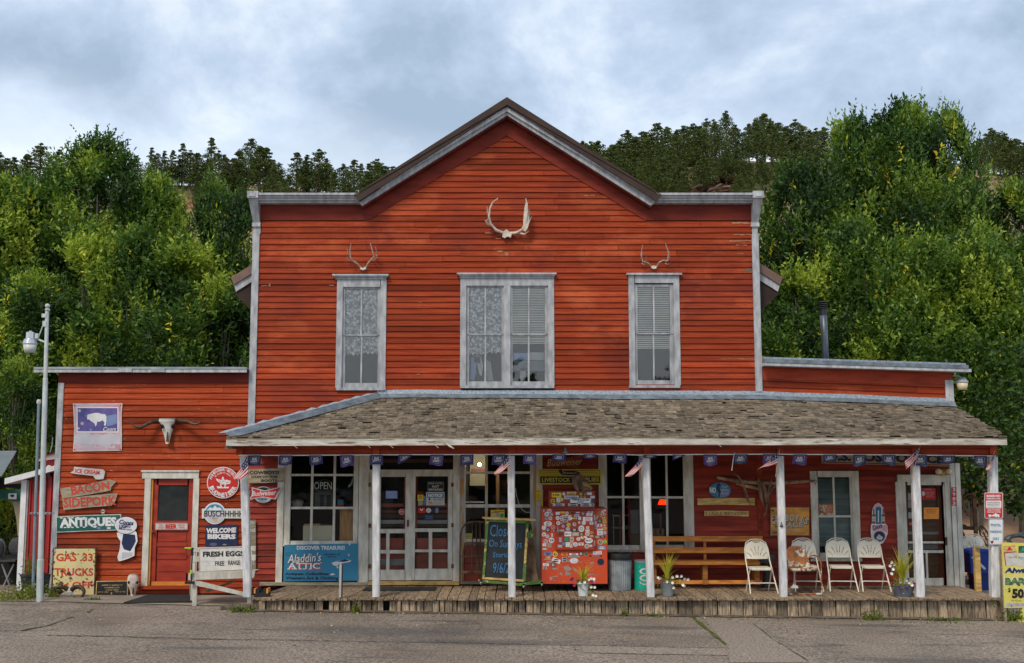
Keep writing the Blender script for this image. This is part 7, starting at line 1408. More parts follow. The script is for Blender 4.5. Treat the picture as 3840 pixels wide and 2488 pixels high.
# ================================================================ pennants and flags
pb = thing('pennant_string', 'string of purple and navy Bud Light pennants along the porch beam', 'pennants', P(2320, 1708, -2.02))
YP = -2.0; b = MB(); pts = [(895, 1708), (1100, 1708.5), (1500, 1706), (1900, 1705), (2300, 1704), (2420, 1708), (2440, 1707), (2600, 1705), (2900, 1704), (3400, 1707), (3735, 1711)]
strip(b, [(x, y - 1.8, y + 1.8) for x, y in pts], YP + .004, YP + .010, 'white'); b.build('string', pb)
pens = [(931, 49, 37, 0, 0), (1047, 50, 36, 0, 0), (1158, 51, 35, 0, 0), (1274, 50, 43, 1, 0), (1388, 48, 37, 0, 0), (1494, 50, 37, 0, 1), (1614, 50, 40, 1, 0), (1727, 49, 40, 0, 0), (1848, 49, 42, 0, 0), (1963, 48, 38, 1, 0), (2073, 49, 26, 0, 2), (2187, 48, 16, 0, 2), (2301, 50, 32, 0, 2), (2412, 50, 12, 2, 2), (2523, 45, 22, 2, 1), (2638, 51, 41, 1, 0), (2753, 52, 34, 2, 0), (2861, 50, 33, 1, 0), (2975, 52, 39, 1, 0), (3087, 50, 28, 2, 2), (3200, 47, 42, 2, 0), (3309, 50, 38, 2, 0), (3427, 50, 42, 2, 0), (3534, 48, 30, 2, 2), (3653, 48, 41, 2, 0)]
def yline(x):
    for (a, ya), (c_, yc) in zip(pts[:-1], pts[1:]):
        if a <= x <= c_: return ya + (yc - ya) * (x - a) / (c_ - a)
    return 1708
for i, (x0, w_, h_, mi, fold) in enumerate(pens):
    q = random.Random(i * 7 + 1); b = MB(); mt_ = ('pennant_blue', 'pennant_purple', 'pennant_navy')[mi]; y0 = yline(x0 + w_ / 2)
    sk_ = q.uniform(-6, 4); ph = q.uniform(0, 6)
    def mp_(u, v, dy=0):                 # u,v in 0..1 on the pennant -> world
        vv = v; uu = u
        if fold == 1: vv = v * (1 - .75 * u)
        bot = (.05 if fold else .10) * math.sin(pi * u) * 0 
        x = x0 + uu * w_ + sk_ * v * (1 - .3 * u); y = y0 + vv * h_ * (1 + .07 * math.sin(u * 5 + ph)) 
        return P(x, y, YP - .02 * v + .018 * math.sin(u * 6 + ph + v * 2) * v + dy)
    n = 10; m_ = 5; V = [mp_(i_ / n, k / m_) for k in range(m_ + 1) for i_ in range(n + 1)]
    b.add(V, [(k * (n + 1) + i_, (k + 1) * (n + 1) + i_, (k + 1) * (n + 1) + i_ + 1, k * (n + 1) + i_ + 1) for k in range(m_) for i_ in range(n)], mt_)
    fr_ = [(.16, .18), (.84, .14), (.80, .70), (.5, .82), (.20, .74)]
    for (a0, b0), (a1, b1) in zip(fr_, fr_[1:] + fr_[:1]):
        d = math.hypot(a1 - a0, b1 - b0); nx_, ny_ = -(b1 - b0) / d * .02, (a1 - a0) / d * .02; n2 = 4; V = []
        for k in range(n2 + 1):
            s = k / n2; u, v = a0 + (a1 - a0) * s, b0 + (b1 - b0) * s; V += [mp_(u + nx_ * .6, v + ny_ * .6, -.004), mp_(u - nx_ * .6, v - ny_ * .6, -.004)]
        b.add(V, [(2 * k, 2 * k + 1, 2 * k + 3, 2 * k + 2) for k in range(n2)], 'offwhite', .6)
    for t_, cv, hv, wv in (('BUD', .35, .20, .38), ('LIGHT', .58, .20, .50)):
        v, f, _ = textmesh(t_, .05, .1, 'CENTER'); b.add([mp_(.5 + x * wv, cv - y * hv + .03 * -x, -.005) for x, y in v], f, 'white', .8)
    b.build('pennant', pb)
def usflag(label, ht, hb_, ft, fb, Y, s0, s1):
    t = thing('small_flag', label, 'flag', P(s1[0], s1[1], Y), 'small flags fixed to the porch posts')
    b = MB(); b.tube([P(s0[0], s0[1], Y - .05), P(s1[0], s1[1], Y)], .006, 'tan_wood', 6); b.build('stick', t)
    b = MB(); n, m_ = 26, 9; V = []; F = []; mt_ = []
    for k in range(m_ + 1):
        for i in range(n + 1):
            u, v = i / n, k / m_; x = (ht[0] * (1 - u) + ft[0] * u) * (1 - v) + (hb_[0] * (1 - u) + fb[0] * u) * v; y = (ht[1] * (1 - u) + ft[1] * u) * (1 - v) + (hb_[1] * (1 - u) + fb[1] * u) * v
            y += 3.0 * math.sin(u * pi) * (1 if v < .5 else .6); V.append(P(x, y, Y - .04 - .05 * math.sin(u * 7 + v * 3) * (u + .2)))
    for k in range(m_):
        for i in range(n):
            a = k * (n + 1) + i; F = [(a, a + n + 1, a + n + 2, a + 1)]
    for k in range(m_):
        for i in range(n):
            a = k * (n + 1) + i; f_ = (a, a + n + 1, a + n + 2, a + 1); mt_.append(('flag_white' if i % 3 == 1 and k % 2 else 'flag_blue') if (i < 10 and k < 5) else ('flag_red' if k % 2 == 0 else 'flag_white')); b.F.append(f_); b.t.append(1.0)
    b.V = [tuple(v) for v in V]; b.m = mt_; b.build('cloth', t)
z3 = lambda x, y: (680 + x / 2.373, 1650 + y / 2.373); z4 = lambda x, y: (1340 + x / 2.373, 1650 + y / 2.373); z5 = lambda x, y: (1980 + x / 2.373, 1650 + y / 2.373); z6 = lambda x, y: (2600 + x / 2.373, 1650 + y / 2.373); z7 = lambda x, y: (3200 + x / 2.203, 1650 + y / 2.203)
usflag('small American flag on the leftmost porch post', z3(588, 145), z3(597, 298), z3(462, 340), z3(490, 372), -2.05, z3(588, 128), z3(598, 420))
usflag('small American flag on the post in front of the chalkboard', z4(1345, 130), z4(1356, 230), z4(1213, 298), z4(1232, 322), -2.05, z4(1348, 120), z4(1337, 380))
usflag('small American flag on the post left of the orange bench', z5(1025, 135), z5(1018, 235), z5(858, 325), z5(915, 330), -2.05, z5(1026, 125), z5(1010, 330))
usflag("small American flag on the post before the COWBOY'S PLACE sign", z6(766, 97), z6(748, 215), z6(568, 266), z6(612, 243), -2.05, z6(768, 85), z6(732, 330))
usflag('small American flag hanging on the post before the post office door', z7(550, 50), z7(522, 160), z7(425, 170), z7(436, 250), -2.05, z7(556, 38), z7(482, 320))
usflag('small American flag hanging on the last post at the right end', z7(1170, 105), z7(1160, 185), z7(1092, 240), z7(1108, 268), -2.05, z7(1168, 92), z7(1105, 300))
b = MB(); b.tube([P(2755, 1698, -2.02), P(2750, 1720, -2.03), P(2744, 1766, -2.03)], .006, 'white', 5); b.build('loose_end', pb)
b = MB(); c = P(2120, 1700, -2.05); b.lathe([(.062, 0), (.055, .02), (.02, .075), (.015, .10)], c, 'steel', 18); b.build('cone_lamp', label='small metal cone lamp fixed on the red porch beam', cat='lamp')
fl_ = thing('twin_floodlight', 'twin round floodlight above the post office door', 'lamp', P(3538, 1775, -.1))
b = MB(); b.rb(3530, 1762, 3546, 1785, -.14, -.02, 'tan_wood', -.14); b.build('bracket', fl_)
for x in (3519, 3558):
    b = MB(); c = P(x, 1769, -.2); b.ball(c, (.062, .055, .058), 'lamp_cream', 14); b.tube([c + Vector((0, .03, 0)), P(3538, 1770, -.1)], .02, 'tan_wood', 6); b.build('bulb', fl_, smooth=True)
# security lamps
rl = thing('yard_lamp', 'yard lamp with cream bowl on the end of right wing', 'lamp', P(3604, 1460, -.1))
b = MB(); b.tube([P(3574, 1410, .0), P(3590, 1410, -.05), P(3605, 1416, -.1)], .02, 'tin', 7); b.build('arm', rl)
b = MB(); c = P(3608, 1433, -.1); b.lathe([(.12, -.015), (.12, .0), (.06, .09), (.03, .10)], c, 'tin', 20); b.build('housing', rl)
b = MB(); b.lathe([(.085, -.16), (.112, -.02)], c, 'lamp_cream', 20); b.build('bowl', rl, smooth=True)

# ================================================================ left edge: poles, shed, canopy
PXY = -1.1
lp = thing('lamp_pole', 'tall white pipe pole with ball finial and yard lamp', 'lamp post', P(150, 2245, PXY))
b = MB(); a, c = P(177, 1166, PXY), P(149, 2243, PXY); c.z = gz(-8.9)
b.tube([c, c.lerp(a, .14), c.lerp(a, .142), c.lerp(a, .76), c.lerp(a, .762), a], [.062, .062, .052, .046, .038, .036], 'pole_white', 12); b.build('pole', lp)
b = MB(); b.ball(P(178, 1148, PXY), .047, 'pole_white', 12); b.lathe([(.045, 0), (.05, .02), (.04, .04)], P(178, 1166, PXY), 'pole_white', 12); b.build('finial', lp, smooth=True)
b = MB(); b.tube([P(172, 1285, PXY), P(150, 1277, PXY), P(132, 1268, PXY)], .02, 'pole_white', 8); b.tube([P(146, 1262, PXY), P(164, 1213, PXY)], .012, 'pole_white', 6); b.rb(160, 1178, 176, 1192, PXY - .05, PXY, 'pole_white', PXY); b.rb(163, 1205, 176, 1226, PXY - .05, PXY, 'pole_white', PXY); b.rb(135, 1252, 146, 1270, PXY - .05, PXY + .02, 'pole_white', PXY); b.build('arm', lp)
lh = MB(); c = P(113, 1290, PXY); lh.lathe([(.130, -.02), (.135, .0), (.115, .085), (.085, .10), (.082, .22), (.075, .225), (.03, .23), (.03, .25)], c, 'steel', 22, tone=1.2); lho = lh.build('lamp_head', lp)
b = MB(); b.lathe([(.10, -.17), (.128, -.02)], c, 'lamp_glass', 22); b.build('bowl', lho, smooth=True)
cp = thing('conduit_pole', 'slim grey conduit pipe pole with white cap beside the white lamp pole', 'pole', P(140, 2200, -.3))
b = MB(); a, c = P(146, 1510, -.3), P(125, 2195, -.3); c.z = gz(-9); b.tube([c, a], .030, 'conduit', 10); b.build('pipe', cp)
b = MB(); b.lathe([(.036, -.06), (.045, -.03), (.045, .0), (.04, .01), (.03, .03)], a + Vector((0, 0, .03)), 'offwhite', 12); b.build('cap', cp)
b = MB(); b.rb(113, 1922, 204, 1929, -.36, -.34, 'tin', -.35, .8)
for i in range(6): b.rb(120 + i * 14, 1924, 126 + i * 14, 1927, -.363, -.36, 'dark', -.35)
b.build('bracket', cp)
# red metal shed behind
sd_ = thing('metal_shed', 'narrow red metal shed with white trim at the left end of the store', 'shed', P(140, 2230, .6))
xa, xb = P(84, 1900, .5).x, Lx - .002; zt0, zt1 = P(84, 1805, .5).z, P(200, 1770, .5).z
b = MB(); b.prism([(xa, .1), (xb, .1), (xb, zt1), (xa, zt0)], .5, 3.5, 'shed_red')
for i in range(7):
    x = xa + .14 + i * .105; b.box(x, x + .03, .47, .5, .15, zt0 + (zt1 - zt0) * (x - xa) / (xb - xa) - .02, 'shed_red', .8 if i % 2 else 1.2)
b.build('wall', sd_)
b = MB(); b.box(xa - .02, xa + .09, .44, .5, .1, zt0 + .02, 'white'); b.box(xa + .10, xa + .13, .45, .5, .1, zt0 + .02, 'offwhite', .6)
b.add([(xa - .28, .25, zt0 - .06), (xb, .25, zt1 + .06), (xb, .25, zt1 + .16), (xa - .28, .25, zt0 + .06), (xa - .28, 3.6, zt0 - .06), (xb, 3.6, zt1 + .06), (xb, 3.6, zt1 + .16), (xa - .28, 3.6, zt0 + .06)], [(0, 1, 2, 3), (3, 2, 6, 7), (0, 3, 7, 4), (4, 5, 1, 0)], 'white'); b.build('trim', sd_)
b = MB(); zA, zB = P(150, 1720, .8).z, P(200, 1703, .8).z; b.prism([(P(155, 1800, .8).x, P(155, 1800, .8).z), (xb, P(155, 1800, .8).z), (xb, zB), (P(155, 1800, .8).x, zA)], .8, 3, 'shed_red'); b.add([(P(143, 1725, .7).x, .7, P(143, 1731, .7).z), (xb, .7, zB - .06), (xb, .7, zB + .09), (P(143, 1725, .7).x, .7, P(143, 1718, .7).z)], [(0, 1, 2, 3)], 'white'); b.beam((P(142, 1716, .7).x, .68, P(142, 1722, .7).z), (xb, .68, zB + .1), .1, .02, 'interior_red'); b.build('dormer', sd_)
b = MB(); c = P(184, 1757, .35); b.ball(c, (.065, .04, .065), 'lamp_glass', 14); b.lathe([(.07, -.02), (.05, .05)], (0, 0, 0), 'black', 12); b.V = [v if i < 0 else v for i, v in enumerate(b.V)]; b.V[-24:] = [(c.x + v[0], c.y + .03 + v[2], c.z + v[1]) for v in b.V[-24:]]; b.rb(180, 1776, 192, 1788, .3, .4, 'black', .35); b.build('shed_floodlight', label='round white floodlight under the dormer of the red shed', cat='lamp')
b = MB(); b.tube([P(198, 1640, .3), P(196, 1670, .3), P(188, 1698, .3)], .012, 'tin', 6); b.build('cable_stub', label='thin grey pipe stub at the corner above the shed dormer', cat='pipe')
cr = thing('corrugated_awning', 'light corrugated metal awning at the left edge above a green canopy', 'awning', P(0, 1850, 2.0))
b = MB(); n = 60; V = []; F = []
for i in range(n + 1):
    s = i / n; yy = 1.0 + 2.6 * s; 
    V += [(-14.0, yy, P(0, 1790, 1.0).z + .55 * s + .018 * (i % 4 < 2)), (P(4, 1800, 1.0).x - .85 * s, yy, P(0, 1790, 1.0).z + .55 * s + .018 * (i % 4 < 2))]
for i in range(n): F.append((2 * i, 2 * i + 1, 2 * i + 3, 2 * i + 2))
b.add(V, F, 'corrugated', .4); b.build('sheet', cr)
b = MB(); b.rb(-300, 1795, 84, 1835, 2.6, 2.65, 'room_light', 1.5, .5); b.build('gable_board', cr)
gc = thing('green_canopy', 'dark green canopy valance with white tag at the left edge', 'canopy', P(30, 1870, 1.6))
b = MB(); V = []; F = []
for i in range(25): x = -14 + (P(86, 1850, 1.6).x + 14) * i / 24; V += [(x, 1.6 + .03 * math.sin(i * 1.3), P(0, 1877, 1.6).z + .02 * math.sin(i)), (x, 1.6, P(0, 1836, 1.6).z)]
for i in range(24): F.append((2 * i, 2 * i + 2, 2 * i + 3, 2 * i + 1))
b.add(V, F, 'canopy_green'); b.build('valance', gc)
b = MB(); b.rect(31, 1851, 62, 1873, 'offwhite', 1.55); b.ell(46, 1860, 8, 5, 'black', 1.545); b.build('tag', gc)
b = MB(); p = P(68, 1878, 1.7); b.poly([(46, 1878), (82, 1878), (78, 1950), (76, 2010), (66, 2010), (62, 1950)], 'lamp_cream', 1.65, .03, .5); b.build('gathered_curtain', gc)
b = MB(); x = P(78, 1900, 1.7).x; b.tube([(x, 1.7, .1), (x, 1.7, P(0, 1836, 1.7).z)], .03, 'horn', 8, 1); b.build('pole', gc)
jf = thing('patio_furniture', 'dark wicker patio chair and round table stored under the canopy', 'furniture', P(40, 2200, 1.2))
b = MB(); c = P(62, 2050, 1.4); b.ball(c, (.17, .05, .20), 'wicker', 14); b.box(c.x - .22, c.x + .12, 1.1, 1.5, .72, .76, 'wicker'); b.tube([c + Vector((-.2, -.2, -.35)), c + Vector((.0, -.1, -.95))], .018, 'tin', 6); b.tube([c + Vector((.05, -.2, -.35)), c + Vector((-.25, -.1, -.95))], .018, 'tin', 6); b.build('chair', jf)
b = MB(); c = P(0, 2060, 1.1); b.ball(c, (.13, .04, .22), 'conduit', 14, .35); b.ball(c + Vector((-.0, -.03, 0)), (.10, .03, .18), 'black', 14); b.box(-13, P(70, 2150, 1.6).x, 1.5, 2.5, .1, .75, 'dark'); b.box(-13, P(80, 2205, .9).x, .85, .95, .11, .17, 'offwhite'); b.build('table', jf)
tb = thing('planter_tub', 'black plastic tub of long grassy weeds beside the lamp pole', 'potted plant', P(120, 2200, -.1))
b = MB(); c = P(120, 2195, .0); c.z = gz(-9); b.lathe([(.17, 0), (.22, .36), (.235, .37), (.235, .40)], c, 'tub_black', 20); b.build('pot', tb)
b = MB(); c2 = c + Vector((.28, .1, 0)); b.lathe([(.15, 0), (.18, .38), (.19, .40)], c2, 'tub_black', 16); b.build('pot', tb)
def blades(b, c, n, h, spread, seed, mt_='grassleaf', w0=.009, lo=0, hi=1):
    q = random.Random(seed)
    for i in range(n):
        a = q.uniform(0, 2 * pi); L_ = h * q.uniform(.5, 1.1); sp = q.uniform(.1, 1.0); V = []; m_ = 5; o = Vector((q.uniform(-1, 1) * spread, q.uniform(-1, 1) * spread, 0))
        for k in range(m_ + 1):
            s = k / m_; r = sp * L_ * s * s * .9; z = L_ * (s - .45 * sp * s * s); w_ = w0 * (1 - s) + .001
            p = c + o + Vector((math.cos(a) * r, math.sin(a) * r, z)); t_ = Vector((-math.sin(a) * .4 + .6, math.cos(a) * .4, 0)) * w_; V += [p - t_, p + t_]
        b.add(V, [(2 * k, 2 * k + 1, 2 * k + 3, 2 * k + 2) for k in range(m_)], mt_, q.uniform(lo, hi))
    return b
def leaves(b, c, n, rx, ry, rz, size, seed, mt_='grassleaf', lo=0, hi=.8):
    q = random.Random(seed)
    for i in range(n):
        p = c + Vector((q.gauss(0, .45) * rx, q.gauss(0, .45) * ry, abs(q.gauss(0, .5)) * rz)); d = Vector((q.uniform(-1, 1), q.uniform(-1.2, .4), q.uniform(-.2, 1))).normalized() * size * q.uniform(.6, 1.2); e_ = Vector((q.uniform(-1, 1), q.uniform(-1, 1), q.uniform(-1, 1))).cross(d).normalized() * size * .38
        b.add([p, p + d * .5 + e_, p + d, p + d * .5 - e_], [(0, 1, 2, 3)], mt_, q.uniform(lo, hi))
    return b
b = MB(); blades(b, c + Vector((0, 0, .38)), 40, .75, .13, 3, lo=.2, hi=.9); leaves(b, c + Vector((0, 0, .4)), 90, .25, .2, .35, .06, 5); b.build('weeds', tb)
for i, (x, y, Y, n, rx, lab) in enumerate(((60, 2232, -1.0, 420, .55, 'clump of yellow green weeds on the ground at the left edge'), (118, 2225, -.6, 260, .3, 'green weeds around the foot of the conduit pole'), (200, 2225, -.5, 130, .16, 'green weeds between the lamp pole and the rusty gas sign'))):
    b = MB(); cc = P(x, y, Y); cc.z = gz(cc.x) + .01; leaves(b, cc, n, rx, .3, .28, .05, i + 11, lo=.2 if i == 0 else 0, hi=1 if i == 0 else .6); blades(b, cc, 60, .3, rx * .6, i, lo=.3); b.build('weed_clump', label=lab, cat='weeds')
for i, (x, Y, n, rx, h, lab) in enumerate(((905, -2.2, 200, .26, .10, 'low grass tuft at the foot of the corner porch post'), (1338, -2.12, 110, .10, .16, 'small weed growing by the deck skirt below the second post'), (2340, -2.12, 50, .05, .14, 'thin weed by the skirt boards before the trash can'), (3270, -2.2, 170, .22, .16, 'leafy green weed against the wide skirt boards'), (3540, -2.2, 160, .5, .06, 'low fringe of grass along the right part of skirt'), (3800, -2.1, 260, .3, .22, 'scrubby weeds below the yellow price sign'), (2450, -2.12, 40, .2, .05, 'sparse grass along the skirt below the fourth post'))):
    b = MB(); cc = P(x, 2290, Y); cc.z = gz(cc.x) + .0; leaves(b, cc, n, rx, .08, h, .045, i + 31, lo=.1, hi=.65); blades(b, cc, 26, h * 1.3, rx * .7, i + 5, lo=.2, hi=.8); b.build('weed_tuft', label=lab, cat='weeds', kind='stuff' if ' grass' in lab else None)
# cracks in the lot: dark joints with moss, laid on the asphalt
mat('crack', (0.04, 0.035, 0.03), (0.03, 0.026, 0.022)); mat('moss', (0.12, 0.15, 0.02), (0.05, 0.06, 0.015), scale=12, detail=7)
def ground_pt(x, y):
    u = (x - 1920) / F_PX; v = (1244 - y) / F_PX; d = Vector((u, _c - v * _s, _s + v * _c)); t = (0.07 - CAM_Z) / d.z; X = u * t
    t = (gz(X) - CAM_Z) / d.z; return Vector((u * t, d.y * t - CAM_D, gz(u * t)))
def crack(b, l, w_, mt_, z=.009, seed=1):
    q = random.Random(seed); pts_ = []
    for (x0, y0), (x1, y1) in zip(l[:-1], l[1:]):
        n = max(2, int(math.hypot(x1 - x0, y1 - y0) / 14))
        for k in range(n): s = k / n; pts_.append(ground_pt(x0 + (x1 - x0) * s, y0 + (y1 - y0) * s + q.uniform(-1.2, 1.2)))
    V = []
    for i, p in enumerate(pts_):
        d = (pts_[min(i + 1, len(pts_) - 1)] - pts_[max(0, i - 1)]).normalized(); n_ = Vector((-d.y, d.x, 0)) * w_ * q.uniform(.3, 1.2); V += [p + n_ + Vector((0, 0, z)), p - n_ + Vector((0, 0, z))]
    b.add(V, [(2 * i, 2 * i + 1, 2 * i + 3, 2 * i + 2) for i in range(len(pts_) - 1)], mt_)
b = MB()
for l, w_ in (([(170, 2383), (420, 2388), (760, 2398), (1020, 2402), (1400, 2408), (1700, 2412), (1950, 2418), (2300, 2424), (2600, 2432), (2730, 2432)], .016), ([(0, 2366), (120, 2366), (240, 2362)], .012), ([(2825, 2342), (2900, 2400), (2980, 2450), (3045, 2488)], .011), ([(1780, 2330), (1810, 2352), (1770, 2380)], .008), ([(1130, 2290), (1125, 2281), (560, 2288)], .008), ([(1650, 2335), (1760, 2330), (1920, 2332)], .008), ([(900, 2360), (1060, 2366)], .014), ([(3090, 2446), (3200, 2448)], .012), ([(0, 2290), (60, 2290), (110, 2298)], .008)): crack(b, l, w_, 'crack', seed=int(l[0][0]))
b.build('pavement_cracks', kind='structure', origin=(0, 0, 0))
b = MB()
for l, w_ in (([(80, 2366), (180, 2348), (290, 2308)], .032), ([(180, 2384), (420, 2389), (600, 2396)], .018), ([(700, 2398), (950, 2402)], .016), ([(2600, 2318), (2650, 2360), (2700, 2400), (2735, 2430)], .034), ([(2570, 2300), (2610, 2304)], .02), ([(2850, 2360), (2890, 2388)], .014), ([(330, 2298), (350, 2284), (370, 2281)], .02), ([(290, 2262), (330, 2260)], .02), ([(3200, 2312), (3520, 2316), (3760, 2322)], .018), ([(2000, 2290), (2400, 2298)], .008)): crack(b, l, w_, 'moss', .012, seed=int(l[0][1]))
b.build('moss_strips', kind='stuff', origin=(0, 0, 0))
b = MB(); cc = ground_pt(352, 2252); leaves(b, cc, 120, .18, .06, .04, .04, 77, lo=.1, hi=.5); b.build('weed_tuft', label='flat weed patch on the apron before the rusty gas sign', cat='weeds')

# ================================================================ right edge
bn = thing('blue_bin', 'bright blue mail drop bin behind the wooden rail', 'bin', (P(3672, 2150, .3).x, .3, .1))
b = MB(); b.poly([(3636, 2070), (3722, 2058), (3724, 2150), (3643, 2152)], 'bin_blue', .2, .45); b.poly([(3655, 2152), (3722, 2150), (3716, 2215), (3662, 2215)], 'bin_blue', .25, .35, .7); b.build('body', bn)
b = MB(); b.poly([(3632, 2072), (3640, 2066), (3724, 2055), (3726, 2064), (3640, 2078)], 'bin_blue', .16, .5, 1.3); b.build('lid', bn)
b = MB(); b.poly([(3642, 2092), (3650, 2085), (3698, 2132), (3692, 2139)], 'offwhite', .19, .004); b.build('label_strip', bn)
rr2 = thing('wood_rail', 'yellowish wooden rail posts at the right end of the deck', 'rail', (P(3672, 2200, -.9).x, -.9, DECK))
for x0, x1, y0, y1, Y, m_, tn in ((3658, 3678, 2052, 2218, -.95, 'tan_wood', 1.1), (3742, 3752, 2046, 2240, -1.2, 'old_wood', .7)):
    b = MB(); b.rb(x0, y0, x1, y1, Y, Y + .09, m_, Y, tn); b.build('post', rr2)
b = MB(); b.beam(P(3657, 2050, -.97), P(3756, 2062, -1.15), .09, .04, 'old_wood'); b.build('rail', rr2)
b = MB()
for i in range(9): a = P(3612 + i * 5, 2190 - (i % 3) * 6, .6); b.beam(a, a + Vector((.5, .2 * (i % 3), .02 * i)), .07, .03, 'tan_wood', .7)
b.build('scrap_planks', label='pile of scrap planks on the ground beyond the deck end', cat='planks')
ub = MB(); ub.rb(3598, 2080, 3610, 2170, .3, .6, 'tin', .3); ub.rb(3600, 2090, 3607, 2115, .29, .3, 'letter_red', .3); ub.build('utility_box', label='narrow grey utility box with red labels beyond the post office corner', cat='box')
fm = thing('farm_implement', 'dark rusted farm implement frame with iron wheels on the dirt', 'farm machine', (10.2, 3.5, .3))
FY_ = 3.2
b = MB(); b.beam(P(3590, 1980, FY_), P(3665, 1982, FY_), .08, .08, 'black'); b.beam(P(3590, 2022, FY_), P(3665, 2022, FY_), .05, .05, 'black'); b.beam(P(3605, 1990, FY_), P(3640, 2060, FY_), .05, .05, 'black', 1.6); b.beam(P(3590, 2000, FY_ + .4), P(3650, 2055, FY_), .05, .05, 'rust'); b.poly([(3592, 1980), (3606, 1966), (3620, 1968), (3634, 1978), (3615, 1988)], 'black', FY_, .1); b.beam(P(3595, 2050, FY_), P(3680, 2048, FY_), .05, .05, 'black'); b.build('frame', fm)
for x, y, r, Y in ((3694, 2012, .22, 3.4), (3622, 2050, .16, 3.3)):
    b = MB(); c = P(x, y, Y); n = 20; b.tube([c + Vector((math.cos(2 * pi * i / n) * r * .42, math.sin(2 * pi * i / n) * r * .9, math.sin(2 * pi * i / n) * r)) for i in range(n + 1)], .022, 'black', 6, 1.5)
    for i in range(4): a = pi * i / 4; d = Vector((math.cos(a) * r * .42, math.sin(a) * r * .9, math.sin(a) * r)); b.beam(c - d, c + d, .015, .015, 'black', 1.5)
    b.build('wheel', fm)
fp = thing('fence_post', 'dark steel fence post with coil of wire beyond the deck', 'post', (P(3655, 2000, 2.6).x, 2.6, .3))
b = MB(); a = P(3651, 1848, 2.6); b.beam((a.x + .02, 2.6, .1), (a.x, 2.6, a.z), .075, .06, 'horn', 1.0); b.build('post', fp)
b = MB(); q = random.Random(4)
for k in range(5):
    c = P(3645 + q.uniform(-8, 8), 1895 + q.uniform(-6, 10), 2.55); r = .20 + .05 * q.random(); n = 18; b.tube([c + Vector((math.cos(2 * pi * i / n) * r * .8, q.uniform(-.02, .02), math.sin(2 * pi * i / n) * r)) for i in range(n + 1)], .005, 'rust', 4)
b.build('wire_coil', fp)
b = MB()
for k, (x, y, r) in enumerate(((3810, 2035, .30), (3825, 2040, .26), (3840, 2030, .28), (3775, 2045, .2))):
    c = P(x, y, 3.0); n = 20; b.tube([c + Vector((math.cos(2 * pi * i / n) * r, .05 * k, math.sin(2 * pi * i / n) * r * .6)) for i in range(n + 1)], .022, 'conduit', 6, .5)
b.build('hose_coil', label='coil of dark hose lying on the dirt behind the yellow sign', cat='hose')
tcn = thing('traffic_cone', 'faded yellow green traffic cone at the right edge of the lot', 'traffic cone', ground_pt(3846, 2328))
c = ground_pt(3846, 2328); b = MB(); b.lathe([(.13, .02), (.125, .05), (.035, .48), (.03, .485)], c, 'cone', 22); b.build('body', tcn, smooth=False)
b = MB(); b.box(c.x - .19, c.x + .19, c.y - .19, c.y + .19, c.z, c.z + .025, 'cone', 1.1); b.build('base', tcn)
# stove pipe
sp_ = thing('stove_pipe', 'tall grey metal stove pipe with ribbed cap rising behind the right wing', 'chimney', P(3095, 1345, 1.5))
a, c = P(3087, 1160, 1.5), P(3096, 1360, 1.5); b = MB(); b.tube([c, a.lerp(c, .5), a], .078, 'pipe_metal', 18); b.build('pipe', sp_, smooth=True)
b = MB(); b.tube([a.lerp(c, .12), a], .080, 'black', 18, 1.5)
for i in range(4): z = .0 + i * .045; b.lathe([(.085, z), (.105, z + .01), (.105, z + .02), (.085, z + .03)], a, 'black', 18, tone=1.8)
b.build('cap', sp_)

b = MB(); q = random.Random(6); V = []; n = 120; xa, xb = P(935, 2250, -2).x, P(3780, 2250, -2).x
for i in range(n + 1):
    X = xa + (xb - xa) * i / n; V += [(X, -2.02 - .10 - .09 * (mnoise.noise((X * 2.2, 1, 1)) + .5 * mnoise.noise((X * 9, 3, 1))), gz(X) + .013), (X, -1.88, gz(X) + .018)]
b.add(V, [(2 * i, 2 * i + 2, 2 * i + 3, 2 * i + 1) for i in range(n)], 'grime_dirt'); b.build('dirt_edge', kind='structure', origin=(0, 0, 0))
b = MB()
for l, m_ in (([(2735, 2436), (2640, 2322), (2610, 2310), (2830, 2345), (2985, 2455), (3035, 2487), (2735, 2487)], 'asphalt_patch'), ([(2180, 2424), (2720, 2434), (2730, 2460), (2190, 2450)], 'asphalt_patch')):
    if 'asphalt_patch' not in M: mat('asphalt_patch', (0.36, 0.295, 0.235), (0.15, 0.125, 0.10), scale=30, rough=.9, detail=4, bump=.6, lo=.38, hi=.6)
    pp = [ground_pt(x, y) for x, y in l]; b.add([p + Vector((0, 0, .0075)) for p in pp], [tuple(range(len(pp) - 1, -1, -1))], m_)
b.build('asphalt_patches', kind='structure', origin=(0, 0, 0))

b = MB(); q = random.Random(21)
for i in range(420):
    X = q.uniform(-4.6, 9.2) if q.random() < .75 else q.uniform(-9, 9); Y_ = -2.1 - abs(q.gauss(0, .22)) if q.random() < .7 else q.uniform(-7, -2.3); r = q.uniform(.008, .022)
    b.ball((X, Y_, gz(X) + r * .4), (r, r * q.uniform(.6, 1), r * .6), q.choice(('grime_dirt', 'concrete', 'concrete', 'tan_wood', 'skirt_wood')), 5, q.uniform(.6, 1.5))
b.build('loose_gravel', kind='stuff', origin=(0, 0, 0))
